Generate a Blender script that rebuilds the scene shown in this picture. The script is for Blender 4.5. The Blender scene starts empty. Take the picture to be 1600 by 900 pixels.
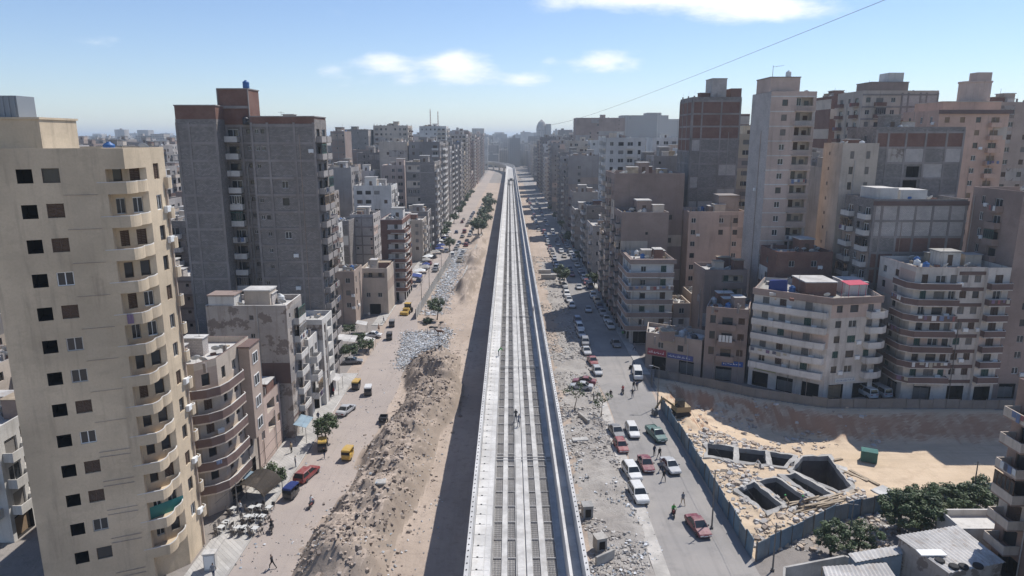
import bpy, bmesh, math, random
import numpy as np
from mathutils import Vector, Matrix, Euler
R = math.radians
rnd = random.Random(7)
scene = bpy.context.scene
col = scene.collection
# ---------------------------------------------------------------- camera
CAMH = 45.0
FPX = 1067.0
PITCH = math.atan(234 / FPX)
YAW = math.atan(4 / FPX)
cam = bpy.data.cameras.new('camera')
cam.sensor_width = 36.0
cam.lens = FPX / 1600 * 36
cam.clip_start = 0.5
cam.clip_end = 60000
camo = bpy.data.objects.new('camera', cam)
col.objects.link(camo)
camo.location = (0, 0, CAMH)
camo.rotation_euler = (R(90) - PITCH, 0, -YAW)
scene.camera = camo
_RM = camo.rotation_euler.to_matrix()


def ray(x, y):
    return _RM @ Vector(((x - 800) / FPX, (450 - y) / FPX, -1.0))


def G(x, y, z=0.0):
    """the ground point that stands at a place of the photograph"""
    d = ray(x, y)
    t = (z - CAMH) / d.z
    return Vector((d.x * t, d.y * t, z))


def AT(x, y, Y):
    d = ray(x, y)
    t = Y / d.y
    return Vector((d.x * t, Y, CAMH + d.z * t))


# ---------------------------------------------------------------- light
SUN_AZ, SUN_EL = 46.0, 56.0
sd = Vector((math.sin(R(SUN_AZ)) * math.cos(R(SUN_EL)), math.cos(R(SUN_AZ)) * math.cos(R(SUN_EL)), math.sin(R(SUN_EL))))
sl = bpy.data.lights.new('sun', 'SUN')
sl.energy = 5.0
sl.angle = R(0.53)
sl.color = (1.0, 0.965, 0.92)
so = bpy.data.objects.new('sun', sl)
col.objects.link(so)
so.location = sd * 400
so.rotation_euler = sd.to_track_quat('Z', 'Y').to_euler()
world = bpy.data.worlds.new('World')
scene.world = world
world.use_nodes = True
wt = world.node_tree
for n in list(wt.nodes):
    wt.nodes.remove(n)


class NT:
    """short hand for node trees"""
    def __init__(s, t):
        s.t = t

    def n(s, typ, **kw):
        nd = s.t.nodes.new(typ)
        for k, v in kw.items():
            if k.startswith('_'):
                setattr(nd, k[1:], v)
        for k, v in kw.items():
            if not k.startswith('_'):
                s.put(nd, k, v)
        return nd

    def put(s, nd, k, v):
        sk = nd.inputs[int(k[1:])] if k[0] == 'i' and k[1:].isdigit() else nd.inputs[k.replace('_', ' ')]
        if isinstance(v, bpy.types.NodeSocket):
            s.t.links.new(v, sk)
        else:
            sk.default_value = v

    def m(s, op, a, b=0.0, c=0.0, clamp=False):
        nd = s.t.nodes.new('ShaderNodeMath')
        nd.operation = op
        nd.use_clamp = clamp
        for i, v in enumerate((a, b, c)):
            if isinstance(v, bpy.types.NodeSocket):
                s.t.links.new(v, nd.inputs[i])
            else:
                nd.inputs[i].default_value = v
        return nd.outputs[0]

    def mix(s, f, a, b, blend='MIX'):
        nd = s.t.nodes.new('ShaderNodeMix')
        nd.data_type = 'RGBA'
        nd.blend_type = blend
        for i, v in ((0, f), (6, a), (7, b)):
            if isinstance(v, bpy.types.NodeSocket):
                s.t.links.new(v, nd.inputs[i])
            else:
                nd.inputs[i].default_value = v if i == 0 else (*v[:3], 1)
        return nd.outputs[2]

    def noise(s, vec, scale, detail=4, rough=.55):
        nd = s.n('ShaderNodeTexNoise', Scale=scale, Detail=detail, Roughness=rough)
        if vec is not None:
            s.t.links.new(vec, nd.inputs['Vector'])
        return nd.outputs[0]

    def ramp(s, f, lo, hi):
        nd = s.t.nodes.new('ShaderNodeMapRange')
        nd.interpolation_type = 'SMOOTHSTEP'
        s.t.links.new(f, nd.inputs[0])
        nd.inputs[1].default_value = lo
        nd.inputs[2].default_value = hi
        return nd.outputs[0]

    def scale(s, vec, sc):
        nd = s.t.nodes.new('ShaderNodeMapping')
        s.t.links.new(vec, nd.inputs[0])
        nd.inputs['Scale'].default_value = sc
        return nd.outputs[0]


w = NT(wt)
sky = w.n('ShaderNodeTexSky', _sky_type='NISHITA', _sun_disc=False, _sun_elevation=R(SUN_EL), _sun_rotation=R(SUN_AZ),
          _air_density=1.0, _dust_density=0.05, _ozone_density=2.2, _altitude=10)
tcw = w.n('ShaderNodeTexCoord')
sep = w.n('ShaderNodeSeparateXYZ', Vector=tcw.outputs['Generated'])
dx, dy, dz = sep.outputs
dyc = w.m('MAXIMUM', dy, 0.05)
aa = w.m('DIVIDE', dx, dyc)
ee = w.m('DIVIDE', dz, dyc)
front = w.ramp(dy, 0.05, 0.3)
tot = None
for (px, py, rx, ry, amp) in ((592, 100, 55, 26, .56), (640, 128, 30, 12, .25), (716, 112, 58, 26, .74), (700, 98, 30, 14, .3), (820, 124, 36, 13, .6), (945, 97, 58, 17, .68),
                              (860, 97, 22, 9, .33), (1130, 6, 150, 30, .55), (1010, -8, 110, 18, .45), (1240, 14, 100, 22, .4), (155, 70, 60, 14, .27), (515, 110, 26, 12, .36),
                              (900, 2, 90, 16, .38), (700, 160, 60, 10, .22), (480, 20, 90, 14, .2), (1290, 95, 120, 14, .15)):
    d = ray(px, py)
    a0, e0 = d.x / d.y, d.z / d.y
    ra, re = rx / FPX, ry / FPX
    u = w.m('DIVIDE', w.m('SUBTRACT', aa, a0), ra)
    v = w.m('DIVIDE', w.m('SUBTRACT', ee, e0), re)
    q = w.m('ADD', w.m('MULTIPLY', u, u), w.m('MULTIPLY', v, v))
    g = w.m('MULTIPLY', w.m('POWER', 2.718, w.m('MULTIPLY', q, -1.0)), amp)
    tot = g if tot is None else w.m('ADD', tot, g)
tot = w.m('MULTIPLY', tot, front)
dzc = w.m('MAXIMUM', w.m('ADD', dz, 0.12), 0.06)
cmb = w.n('ShaderNodeCombineXYZ', X=w.m('DIVIDE', dx, dzc), Y=w.m('DIVIDE', dy, dzc), Z=0.0)
nz = w.noise(cmb.outputs[0], 2.2, 7, .62)
nz2 = w.noise(w.scale(tcw.outputs['Generated'], (1, 1, 2.2)), 14, 8, .6)
cl = w.m('ADD', w.m('ADD', w.m('MULTIPLY', nz, .42), w.m('MULTIPLY', nz2, .62)), w.m('MULTIPLY', tot, .66))
cl = w.m('MULTIPLY', w.m('MULTIPLY', w.ramp(cl, .66, 1.08), w.ramp(dz, .01, .06)), .92)
warm = w.mix(1.0, sky.outputs[0], (0.93, 0.965, 1.09), 'MULTIPLY')
skyc = w.mix(cl, warm, (9.6, 9.7, 9.9))
bg = w.n('ShaderNodeBackground', Color=skyc, Strength=0.119)
wo = w.n('ShaderNodeOutputWorld', Surface=bg.outputs[0])
scene.view_settings.view_transform = 'Standard'
scene.view_settings.look = 'None'
scene.view_settings.exposure = 0.08
scene.view_settings.gamma = 1.0
scene.cycles.use_denoising = True
scene.cycles.max_bounces = 5
scene.cycles.diffuse_bounces = 3
scene.cycles.glossy_bounces = 2
scene.cycles.transmission_bounces = 2
scene.cycles.transparent_max_bounces = 4
scene.cycles.volume_bounces = 0
scene.cycles.use_adaptive_sampling = True
scene.cycles.adaptive_threshold = 0.02
# ---------------------------------------------------------------- materials
_mc = {}


def newmat(name):
    m = bpy.data.materials.new(name)
    m.use_nodes = True
    t = m.node_tree
    for n in list(t.nodes):
        t.nodes.remove(n)
    k = NT(t)
    b = k.n('ShaderNodeBsdfPrincipled')
    o = k.n('ShaderNodeOutputMaterial', Surface=b.outputs[0])
    return m, k, b


def flat(name, c, rough=.6, metal=0.0, spec=.4, coat=0.0):
    key = ('flat', name, tuple(c))
    if key not in _mc:
        m, k, b = newmat(name)
        k.put(b, 'Base Color', (*c, 1))
        k.put(b, 'Roughness', rough)
        k.put(b, 'Metallic', metal)
        k.put(b, 'Specular IOR Level', spec)
        if coat:
            k.put(b, 'Coat Weight', coat)
            k.put(b, 'Coat Roughness', .08)
        _mc[key] = m
    return _mc[key]


def weathered(name, c, amt=.28, streak=.35, big=.12, rough=.9, bump=.25, dirt=(.17, .135, .105), spot=0.0, grain=5.0):
    """plaster, concrete, render: blotches, rain streaks, grain"""
    key = ('w', name, tuple(c))
    if key in _mc:
        return _mc[key]
    m, k, b = newmat(name)
    ge = k.n('ShaderNodeNewGeometry')
    p = ge.outputs['Position']
    n1 = k.noise(p, big, 5, .6)
    n2 = k.noise(k.scale(p, (1.1, 1.1, .1)), 1.0, 5, .65)
    n3 = k.noise(p, grain, 3, .6)
    lo = tuple(x * (1 - amt) for x in c)
    hi = tuple(min(x * (1 + amt * .55), .95) for x in c)
    c1 = k.mix(k.ramp(n1, .3, .7), lo, hi)
    c2 = k.mix(k.m('MULTIPLY', k.ramp(n2, .5, .74), streak), c1, dirt)
    n5 = k.noise(k.scale(p, (.5, .5, .9)), .55, 6, .68)
    c2 = k.mix(k.m('MULTIPLY', k.ramp(n5, .52, .6), amt * 1.1), c2, tuple(x * .62 for x in c))
    c2 = k.mix(k.m('MULTIPLY', k.ramp(n5, .36, .44), amt * -1.0 + amt), c2, hi) if False else c2
    c3 = k.mix(k.m('MULTIPLY', k.ramp(n3, .35, .75), .16), c2, tuple(x * .5 for x in c))
    if spot:
        n4 = k.noise(p, .45, 6, .7)
        c3 = k.mix(k.m('MULTIPLY', k.ramp(n4, .53, .57), spot), c3, (.15, .115, .095))
    k.put(b, 'Base Color', c3)
    k.put(b, 'Roughness', rough)
    k.put(b, 'Specular IOR Level', .25)
    if bump:
        bp = k.n('ShaderNodeBump', Strength=bump, Distance=.05, Height=k.m('ADD', n3, n2))
        k.put(b, 'Normal', bp.outputs[0])
    _mc[key] = m
    return m


def masonry(name, c, mortar, bw=.42, bh=.2, amt=.25):
    key = ('b', name, tuple(c))
    if key in _mc:
        return _mc[key]
    m, k, b = newmat(name)
    ge = k.n('ShaderNodeNewGeometry')
    ps = k.n('ShaderNodeSeparateXYZ', Vector=ge.outputs['Position'])
    u = k.m('ADD', ps.outputs[0], ps.outputs[1])
    cv = k.n('ShaderNodeCombineXYZ', X=u, Y=ps.outputs[2], Z=0.0)
    br = k.n('ShaderNodeTexBrick', Scale=1.0)
    k.put(br, 'Vector', cv.outputs[0])
    k.put(br, 'Color1', (*[x * (1 - amt) for x in c], 1))
    k.put(br, 'Color2', (*[min(1, x * (1 + amt)) for x in c], 1))
    k.put(br, 'Mortar', (*mortar, 1))
    k.put(br, 'Brick Width', bw)
    k.put(br, 'Row Height', bh)
    k.put(br, 'Mortar Size', .022)
    n1 = k.noise(ge.outputs['Position'], .35, 5, .65)
    c2 = k.mix(k.m('MULTIPLY', k.ramp(n1, .38, .72), .55), br.outputs[0], tuple(x * .55 for x in c))
    k.put(b, 'Base Color', c2)
    k.put(b, 'Roughness', .92)
    k.put(b, 'Specular IOR Level', .2)
    bp = k.n('ShaderNodeBump', Strength=.35, Distance=.03, Height=br.outputs[1])
    bp.invert = True
    k.put(b, 'Normal', bp.outputs[0])
    _mc[key] = m
    return m


def ground_mat(name, c1, c2, c3, s1=.06, s2=.9, slope=None, stones=.3, bump=.6, cross=False):
    m, k, b = newmat(name)
    ge = k.n('ShaderNodeNewGeometry')
    p = ge.outputs['Position']
    a = k.mix(k.ramp(k.noise(p, s1, 6, .65), .35, .65), c1, c2)
    a = k.mix(k.m('MULTIPLY', k.ramp(k.noise(p, s2, 6, .7), .48, .72), .7), a, c3)
    # tyre streaks along the way of travel
    st = k.noise(k.scale(p, (1.6, .05, 1)), 1.0, 4, .6)
    a = k.mix(k.m('MULTIPLY', k.ramp(st, .5, .72), .3), a, tuple(x * .68 for x in c1))
    if cross:
        st2 = k.noise(k.scale(p, (.05, .9, 1)), 1.0, 5, .65)
        a = k.mix(k.m('MULTIPLY', k.ramp(st2, .46, .62), .45), a, tuple(x * .72 for x in c1))
    vo = k.n('ShaderNodeTexVoronoi', Scale=3.2, Vector=p)
    sp = k.m('MULTIPLY', k.m('LESS_THAN', vo.outputs['Distance'], .16), k.ramp(k.noise(p, .35, 3), .45, .65))
    a = k.mix(k.m('MULTIPLY', sp, stones), a, (.5, .47, .43))
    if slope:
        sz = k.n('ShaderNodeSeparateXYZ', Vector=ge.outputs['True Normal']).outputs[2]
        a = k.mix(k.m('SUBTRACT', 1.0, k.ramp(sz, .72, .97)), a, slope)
    k.put(b, 'Base Color', a)
    k.put(b, 'Roughness', .95)
    k.put(b, 'Specular IOR Level', .15)
    bp = k.n('ShaderNodeBump', Strength=bump, Distance=.12, Height=k.noise(p, 2.5, 7, .7))
    k.put(b, 'Normal', bp.outputs[0])
    return m


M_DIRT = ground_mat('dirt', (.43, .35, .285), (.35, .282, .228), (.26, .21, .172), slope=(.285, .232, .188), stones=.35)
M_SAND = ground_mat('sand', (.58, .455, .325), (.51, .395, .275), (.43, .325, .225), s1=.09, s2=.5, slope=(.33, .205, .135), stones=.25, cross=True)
M_VERGE = ground_mat('verge_dust', (.36, .335, .305), (.29, .265, .24), (.21, .19, .172), s1=.2, s2=1.4, slope=(.24, .215, .19), stones=.8, bump=1.0)
M_TOWN = ground_mat('town_ground', (.28, .25, .225), (.22, .20, .185), (.17, .155, .14), stones=.2)
M_LROAD = ground_mat('dusty_road', (.37, .315, .275), (.32, .275, .245), (.29, .25, .225), s1=.05, s2=.35, stones=.35, bump=.25)
M_RROAD = ground_mat('asphalt_dusty', (.26, .245, .23), (.32, .295, .27), (.20, .19, .18), s1=.07, s2=.25, stones=.3, bump=.2)
M_PAVE = masonry('paving', (.42, .40, .37), (.25, .23, .21), .6, .6, .1)
M_KERB = weathered('kerb_concrete', (.42, .40, .37), streak=.2)
M_CONC = weathered('viaduct_concrete', (.54, .525, .50), amt=.2, streak=.3, big=.35, bump=.12, dirt=(.3, .26, .22))
M_CONC2 = weathered('viaduct_plinth', (.49, .475, .45), amt=.25, streak=.35, big=.6, bump=.1, dirt=(.27, .23, .19))
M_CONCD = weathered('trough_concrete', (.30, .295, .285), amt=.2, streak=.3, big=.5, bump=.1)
M_REBAR = flat('rebar_steel', (.19, .175, .165), .7, .2)
M_OLDC = weathered('old_concrete', (.40, .38, .35), amt=.25, streak=.4, big=.4)
M_GLASS = flat('window_glass', (.030, .034, .038), .12, 0, .5)
M_DARK = flat('room_dark', (.035, .031, .028), .9, 0, .1)  # near-black recesses: the shade of unlit rooms put into the colour
M_ALU = flat('aluminium', (.46, .46, .45), .45, .3)
M_WHITE = flat('white_plastic', (.72, .72, .70), .5)
M_STEEL = flat('galvanised', (.33, .34, .35), .5, .6)
M_BLACK = flat('black_rubber', (.025, .025, .027), .8, 0, .3)
M_POLE = flat('pole_paint', (.16, .155, .15), .6, .3)
M_ROOF = weathered('roof_screed', (.50, .48, .45), amt=.25, streak=.0, big=.35, grain=2)
M_ROOFD = weathered('roof_screed_grey', (.33, .315, .29), amt=.3, streak=0, big=.4, grain=2)
M_CBLK = masonry('concrete_block', (.262, .236, .217), (.155, .14, .13), .42, .21, .2)
M_CBLKL = masonry('concrete_block_pale', (.50, .455, .42), (.28, .255, .235), .42, .21, .1)
M_BRICK = masonry('red_brick', (.235, .105, .075), (.17, .13, .11), .26, .09, .2)
M_FRAME = weathered('frame_concrete', (.28, .25, .232), amt=.3, streak=.5)
SHUT = [flat('shutter_brown', (.10, .062, .042), .7), flat('shutter_grey', (.20, .185, .17), .7), flat('shutter_green', (.045, .095, .075), .7), flat('shutter_tan', (.27, .19, .12), .7)]
M_CLOTH = [flat('laundry', c, .9) for c in ((.6, .6, .58), (.16, .2, .3), (.3, .12, .11), (.42, .38, .3), (.2, .14, .2), (.12, .12, .14))]
M_BLUETARP = weathered('blue_tarp', (.025, .045, .17), amt=.2, streak=.1, rough=.5)
M_SHEET = weathered('corrugated_sheet', (.47, .45, .425), amt=.25, streak=.5, big=.3, rough=.6, dirt=(.24, .16, .1))
M_CONCSHADE = weathered('wet_concrete', (.115, .108, .10), amt=.35, streak=.5, big=.5)  # chamber walls: the shade of the deep pit put into the concrete colour
M_FENCE2 = weathered('fence_blue_dull', (.21, .26, .295), amt=.25, streak=.6, big=.3, rough=.6, dirt=(.17, .16, .15))
M_FENCE3 = weathered('fence_blue_deep', (.13, .22, .31), amt=.25, streak=.5, big=.3, rough=.5, dirt=(.15, .15, .14))
M_FENCE = weathered('fence_blue', (.165, .245, .31), amt=.22, streak=.5, big=.3, rough=.55, dirt=(.16, .16, .15))
M_FENCEG = weathered('fence_grey', (.19, .18, .17), amt=.2, streak=.4, big=.3, rough=.7)
M_WOOD = weathered('timber', (.36, .29, .21), amt=.3, streak=.3, big=.8)
# ---------------------------------------------------------------- mesh helpers


class MB:
    def __init__(s):
        s.v, s.f, s.m = [], [], []

    def quad(s, a, b, c, d, mi=0):
        i = len(s.v)
        s.v += [a, b, c, d]
        s.f.append((i, i + 1, i + 2, i + 3))
        s.m.append(mi)

    def poly(s, pts, mi=0):
        i = len(s.v)
        s.v += list(pts)
        s.f.append(tuple(range(i, i + len(pts))))
        s.m.append(mi)

    def hexa(s, p, mi=0):
        """8 points: bottom ring ccw, top ring ccw"""
        i = len(s.v)
        s.v += list(p)
        for f in ((3, 2, 1, 0), (4, 5, 6, 7), (0, 1, 5, 4), (1, 2, 6, 5), (2, 3, 7, 6), (3, 0, 4, 7)):
            s.f.append(tuple(i + q for q in f))
            s.m.append(mi)

    def box(s, x0, x1, y0, y1, z0, z1, mi=0):
        s.hexa([(x0, y0, z0), (x1, y0, z0), (x1, y1, z0), (x0, y1, z0), (x0, y0, z1), (x1, y0, z1), (x1, y1, z1), (x0, y1, z1)], mi)

    def bar(s, a, b, r, mi=0, n=4, r2=None):
        a, b = Vector(a), Vector(b)
        d = (b - a)
        if d.length < 1e-6:
            return
        q = d.to_track_quat('Z', 'Y')
        i = len(s.v)
        r2 = r if r2 is None else r2
        for c, rr in ((a, r), (b, r2)):
            for k in range(n):
                t = 2 * math.pi * (k + .5) / n
                s.v.append(tuple(c + q @ Vector((math.cos(t) * rr, math.sin(t) * rr, 0))))
        for k in range(n):
            s.f.append((i + k, i + (k + 1) % n, i + n + (k + 1) % n, i + n + k))
            s.m.append(mi)
        s.f.append(tuple(i + k for k in reversed(range(n))))
        s.f.append(tuple(i + n + k for k in range(n)))
        s.m += [mi, mi]

    def loft(s, rings, mi=0, cap=True, closed=True):
        i = len(s.v)
        n = len(rings[0])
        for r in rings:
            s.v += list(r)
        for j in range(len(rings) - 1):
            for k in range(n if closed else n - 1):
                s.f.append((i + j * n + k, i + j * n + (k + 1) % n, i + (j + 1) * n + (k + 1) % n, i + (j + 1) * n + k))
                s.m.append(mi)
        if cap:
            s.f.append(tuple(i + k for k in reversed(range(n))))
            s.f.append(tuple(i + (len(rings) - 1) * n + k for k in range(n)))
            s.m += [mi, mi]

    def lathe(s, prof, n=12, c=(0, 0, 0), mi=0):
        rings = [[(c[0] + r * math.cos(2 * math.pi * k / n), c[1] + r * math.sin(2 * math.pi * k / n), c[2] + z) for k in range(n)] for r, z in prof]
        s.loft(rings, mi)

    def mesh(s, name, mats, smooth=False):
        me = bpy.data.meshes.new(name)
        me.from_pydata([tuple(p) for p in s.v], [], s.f)
        for m in mats:
            me.materials.append(m)
        if len(mats) > 1:
            me.polygons.foreach_set('material_index', s.m)
        if smooth:
            me.polygons.foreach_set('use_smooth', [True] * len(s.f))
        me.update()
        return me

    def build(s, name, mats, parent=None, loc=(0, 0, 0), smooth=False):
        if not isinstance(mats, (list, tuple)):
            mats = [mats]
        return put(name, s.mesh(name, mats, smooth), parent, loc)


def put(name, me, parent=None, loc=(0, 0, 0), rz=0.0, sc=None, rot=None):
    o = bpy.data.objects.new(name, me)
    o.location = loc
    if rot is not None:
        o.rotation_euler = rot
    elif rz:
        o.rotation_euler = (0, 0, rz)
    if sc is not None:
        o.scale = sc
    if parent is not None:
        o.parent = parent
    col.objects.link(o)
    return o


def thing(name, label, cat, loc=(0, 0, 0), rz=0.0, group=None):
    o = bpy.data.objects.new(name, None)
    o.empty_display_size = .2
    o.location = loc
    o.rotation_euler = (0, 0, rz)
    col.objects.link(o)
    return tag(o, label, cat, group)


def tag(o, label, cat=None, group=None, kind=None):
    if label:
        o['label'] = label
        if cat and not kind:
            o['kind'] = 'thing'
    if cat:
        o['category'] = cat
    if group:
        o['group'] = group
    if kind:
        o['kind'] = kind
    return o


def copy_tree(o, parent=None):
    c = o.copy()
    col.objects.link(c)
    c.parent = parent
    for ch in KIDS.get(o.name, ()):
        k = copy_tree(ch, c)
        KIDS.setdefault(c.name, []).append(k)
    return c


KIDS = {}


def kids(o, *ch):
    KIDS.setdefault(o.name, []).extend(ch)


def vnoise(x, y, seed=0):
    x = np.asarray(x, float)
    y = np.asarray(y, float)
    xi, yi = np.floor(x), np.floor(y)
    xf, yf = x - xi, y - yi

    def h(a, b):
        q = np.sin(a * 127.1 + b * 311.7 + seed * 74.7) * 43758.5453
        return q - np.floor(q)
    u, v = xf * xf * (3 - 2 * xf), yf * yf * (3 - 2 * yf)
    return (h(xi, yi) * (1 - u) + h(xi + 1, yi) * u) * (1 - v) + (h(xi, yi + 1) * (1 - u) + h(xi + 1, yi + 1) * u) * v


def fbm(x, y, seed=0, o=4):
    s, a = 0, .5
    for i in range(o):
        s = s + a * vnoise(np.asarray(x) * 2 ** i, np.asarray(y) * 2 ** i, seed + i)
        a *= .5
    return s / (1 - .5 ** o)


def sstep(a, b, x):
    t = np.clip((np.asarray(x, float) - a) / (b - a), 0, 1)
    return t * t * (3 - 2 * t)


def inpoly(x, y, P):
    x = np.asarray(x, float)
    r = np.zeros(x.shape, bool)
    j = len(P) - 1
    for i in range(len(P)):
        xi, yi, xj, yj = P[i][0], P[i][1], P[j][0], P[j][1]
        c = ((yi > y) != (yj > y)) & (x < (xj - xi) * (y - yi) / (yj - yi + 1e-12) + xi)
        r ^= c
        j = i
    return r


def poly_dist(x, y, P):
    """distance to the outline of a polygon"""
    d = np.full(np.shape(x), 1e9)
    for i in range(len(P)):
        ax, ay = P[i][0], P[i][1]
        bx, by = P[(i + 1) % len(P)][0], P[(i + 1) % len(P)][1]
        t = np.clip(((x - ax) * (bx - ax) + (y - ay) * (by - ay)) / ((bx - ax) ** 2 + (by - ay) ** 2), 0, 1)
        d = np.minimum(d, np.hypot(x - ax - t * (bx - ax), y - ay - t * (by - ay)))
    return d
# ================================================================ ground
YARD = [(27.6, 124.5), (25.9, 109.0), (26.7, 66.4), (38.8, 74.0), (46.5, 76.6), (62, 79.5), (92, 84), (92, 108.2), (54.2, 109.2), (43.6, 114), (36, 119.6)]
OPEN_PX = [[(1105, 696), (1147, 702), (1146, 723), (1105, 715)], [(1153, 703), (1196, 708), (1198, 729), (1154, 724)], [(1202, 709), (1240, 715), (1225, 732), (1206, 730)],
           [(1254, 716), (1294, 716), (1330, 764), (1310, 771), (1237, 737)], [(1151, 768), (1178, 757), (1223, 793), (1197, 803)], [(1184, 755), (1213, 749), (1264, 783), (1231, 791)],
           [(1225, 747), (1242, 743), (1300, 776), (1275, 781)]]
OPENS = [[G(x, y)[:2] for x, y in p] for p in OPEN_PX]


def ground_z(x, y):
    x = np.asarray(x, float)
    y = np.asarray(y, float)
    n = fbm(x * .35, y * .35, 3, 5)
    n2 = fbm(x * .09, y * .09, 11, 3)
    # heap of spoil along the road west of the viaduct
    cx = -15.6 + 1.6 * np.sin(y * .07) - .6 * np.sin(y * .21)
    wd = 5.0 + 2.6 * (n2 - .5)
    q = np.clip(1 - ((x - cx) / wd) ** 2, 0, 1)
    along = sstep(52, 64, y) * (1 - sstep(130, 143, y))
    n3 = fbm(x * 1.1, y * 1.1, 21, 4)
    z = q * along * (1.7 + 3.6 * n2) * (.3 + 1.3 * n) + np.sqrt(q) * along * (1.3 * np.abs(n3 - .5) + .9 * np.abs(fbm(x * .55, y * .5, 81, 3) - .5))
    q2 = np.clip(1 - np.hypot((x + 12.6) / 4.0, (y - 206) / 14), 0, 1)
    z += q2 * 2.4 * (.4 + n)
    q3 = np.clip(1 - ((x + 12.8 + 1.3 * np.sin(y * .13)) / 3.6) ** 2, 0, 1)
    z += q3 * sstep(146, 156, y) * (1 - sstep(300, 330, y)) * np.clip(fbm(x * .16, y * .09, 71, 3) - .42, 0, 1) * 7.0 * (.35 + 1.2 * n)
    strip = sstep(-19.5, -17.5, x) * (1 - sstep(-9.5, -7, x))
    z += strip * (.35 * (n - .35)) * (y < 400)
    e = sstep(7.5, 9, x) * (1 - sstep(14.5, 16.2, x))
    z += e * (np.clip(1.3 * (n - .38), 0, 1) + .35 * np.abs(fbm(x * 1.4, y * 1.4, 61, 3) - .5)) * (y < 420)
    # the sunken yard
    ins = inpoly(x, y, YARD)
    ds = poly_dist(x, y, YARD)
    north = sstep(0.0, 6.5, ds)
    dep = 3.3 * sstep(30, 47, x + .55 * (y - 96)) * sstep(84, 92, y + .15 * (x - 46)) + 1.2 * sstep(46, 56, x) * sstep(77, 86, y)
    zz = -np.clip(dep, 0, 3.4) * north + .55 * (n - .4) * sstep(.4, 3, ds) * (1 - .6 * sstep(40, 52, x))
    gl = fbm(x * .9, y * .22, 31, 4)
    zz += (gl - .5) * 1.5 * sstep(.5, 2, ds) * (1 - sstep(5.5, 9, ds)) * sstep(96, 102, y)
    zz += .9 * np.abs(fbm(x * .7, y * .7, 41, 4) - .5) * sstep(1, 4, ds) * (1 - sstep(44, 50, x)) * (1 - sstep(99, 104, y))
    hump = np.clip(1 - np.hypot((x - 34.5) / 6.5, (y - 112) / 3.2), 0, 1)
    zz += hump * 1.5 * (.5 + n)
    z = np.where(ins, zz, z)
    near = (x > 24) & (x < 50) & (y > 70) & (y < 102)
    if near.any():
        for P in OPENS:
            z = np.where(near & inpoly(x, y, P), -11.0, z)
    return z


def lines(*seg):
    out = []
    for a, b, s in seg:
        k = max(1, int(round((b - a) / s)))
        out += [a + (b - a) * i / k for i in range(k)]
    return out + [seg[-1][1]]


gx = np.array([-9000, -4000, -1500, -600, -250, -120] + lines((-60, -32, 7), (-32, -20, 1.0), (-20, -9, .36), (-9, -6, .8), (-6, 7.5, 1.5), (7.5, 16.5, .5), (16.5, 25.5, 1.5), (25.5, 50, .42), (50, 92, .8)) + [110, 180, 400, 1000, 2500, 9000.])
gy = np.array([-200, -60, 0, 20, 40] + lines((50, 62, 1.0), (62, 128, .42), (128, 150, .9), (150, 260, 1.6), (260, 420, 6), (420, 1000, 60)) + [1500, 2500, 4500, 9000, 16000.])
XX, YY = np.meshgrid(gx, gy)
ZZ = ground_z(XX, YY)
nx, ny = len(gx), len(gy)
verts = np.stack([XX, YY, ZZ], -1).reshape(-1, 3)
ii = (np.arange(ny - 1)[:, None] * nx + np.arange(nx - 1)[None, :]).reshape(-1)
faces = np.stack([ii, ii + 1, ii + nx + 1, ii + nx], -1)
me = bpy.data.meshes.new('ground')
me.from_pydata(verts.tolist(), [], faces.tolist())
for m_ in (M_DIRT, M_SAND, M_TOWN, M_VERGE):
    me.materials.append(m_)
fc = verts[faces].mean(1)
vb = fc[:, 0] > 8.2 + 3.5 * (fbm(fc[:, 0] * .3, fc[:, 1] * .3, 51, 3) - .35) + np.where(fc[:, 1] > 140, 2.5, 0)
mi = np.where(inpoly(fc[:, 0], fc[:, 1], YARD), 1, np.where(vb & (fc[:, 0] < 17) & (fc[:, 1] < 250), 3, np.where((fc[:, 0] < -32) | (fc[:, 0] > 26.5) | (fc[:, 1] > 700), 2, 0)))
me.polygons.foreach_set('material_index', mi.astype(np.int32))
me.polygons.foreach_set('use_smooth', [True] * len(faces))
tag(put('ground', me), 'dusty bare ground with spoil heaps and a sunken sandy yard', kind='structure')


def strip(name, pts, z, mat, label, step=6):
    """a road sheet: list of (Y, x left, x right)"""
    mb = MB()
    ys = lines(*[(pts[i][0], pts[i + 1][0], step) for i in range(len(pts) - 1)])
    Y = [p[0] for p in pts]
    xl = np.interp(ys, Y, [p[1] for p in pts])
    xr = np.interp(ys, Y, [p[2] for p in pts])
    wob = lambda y, s: .35 * float(fbm(y * .2, s, 5, 3) - .5) * 2
    for i in range(len(ys) - 1):
        a, b = ys[i], ys[i + 1]
        mb.quad((xl[i] + wob(a, 1), a, z), (xr[i] + wob(a, 9), a, z), (xr[i + 1] + wob(b, 9), b, z), (xl[i + 1] + wob(b, 1), b, z))
    return tag(mb.build(name, mat), label, kind='structure')


strip('west_road', [(20, -29.6, -21), (150, -29.6, -20.6), (175, -31, -24.5), (260, -31, -23.2), (1000, -30, -20)], .03, M_LROAD, 'dusty pinkish street west of the viaduct', 3)
strip('east_road', [(20, 16.6, 30), (64, 16.8, 26.3), (112, 17.2, 25.6), (140, 15.4, 25.6), (1000, 13.5, 25.3)], .03, M_RROAD, 'grey asphalt street east of the viaduct', 3)
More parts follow.
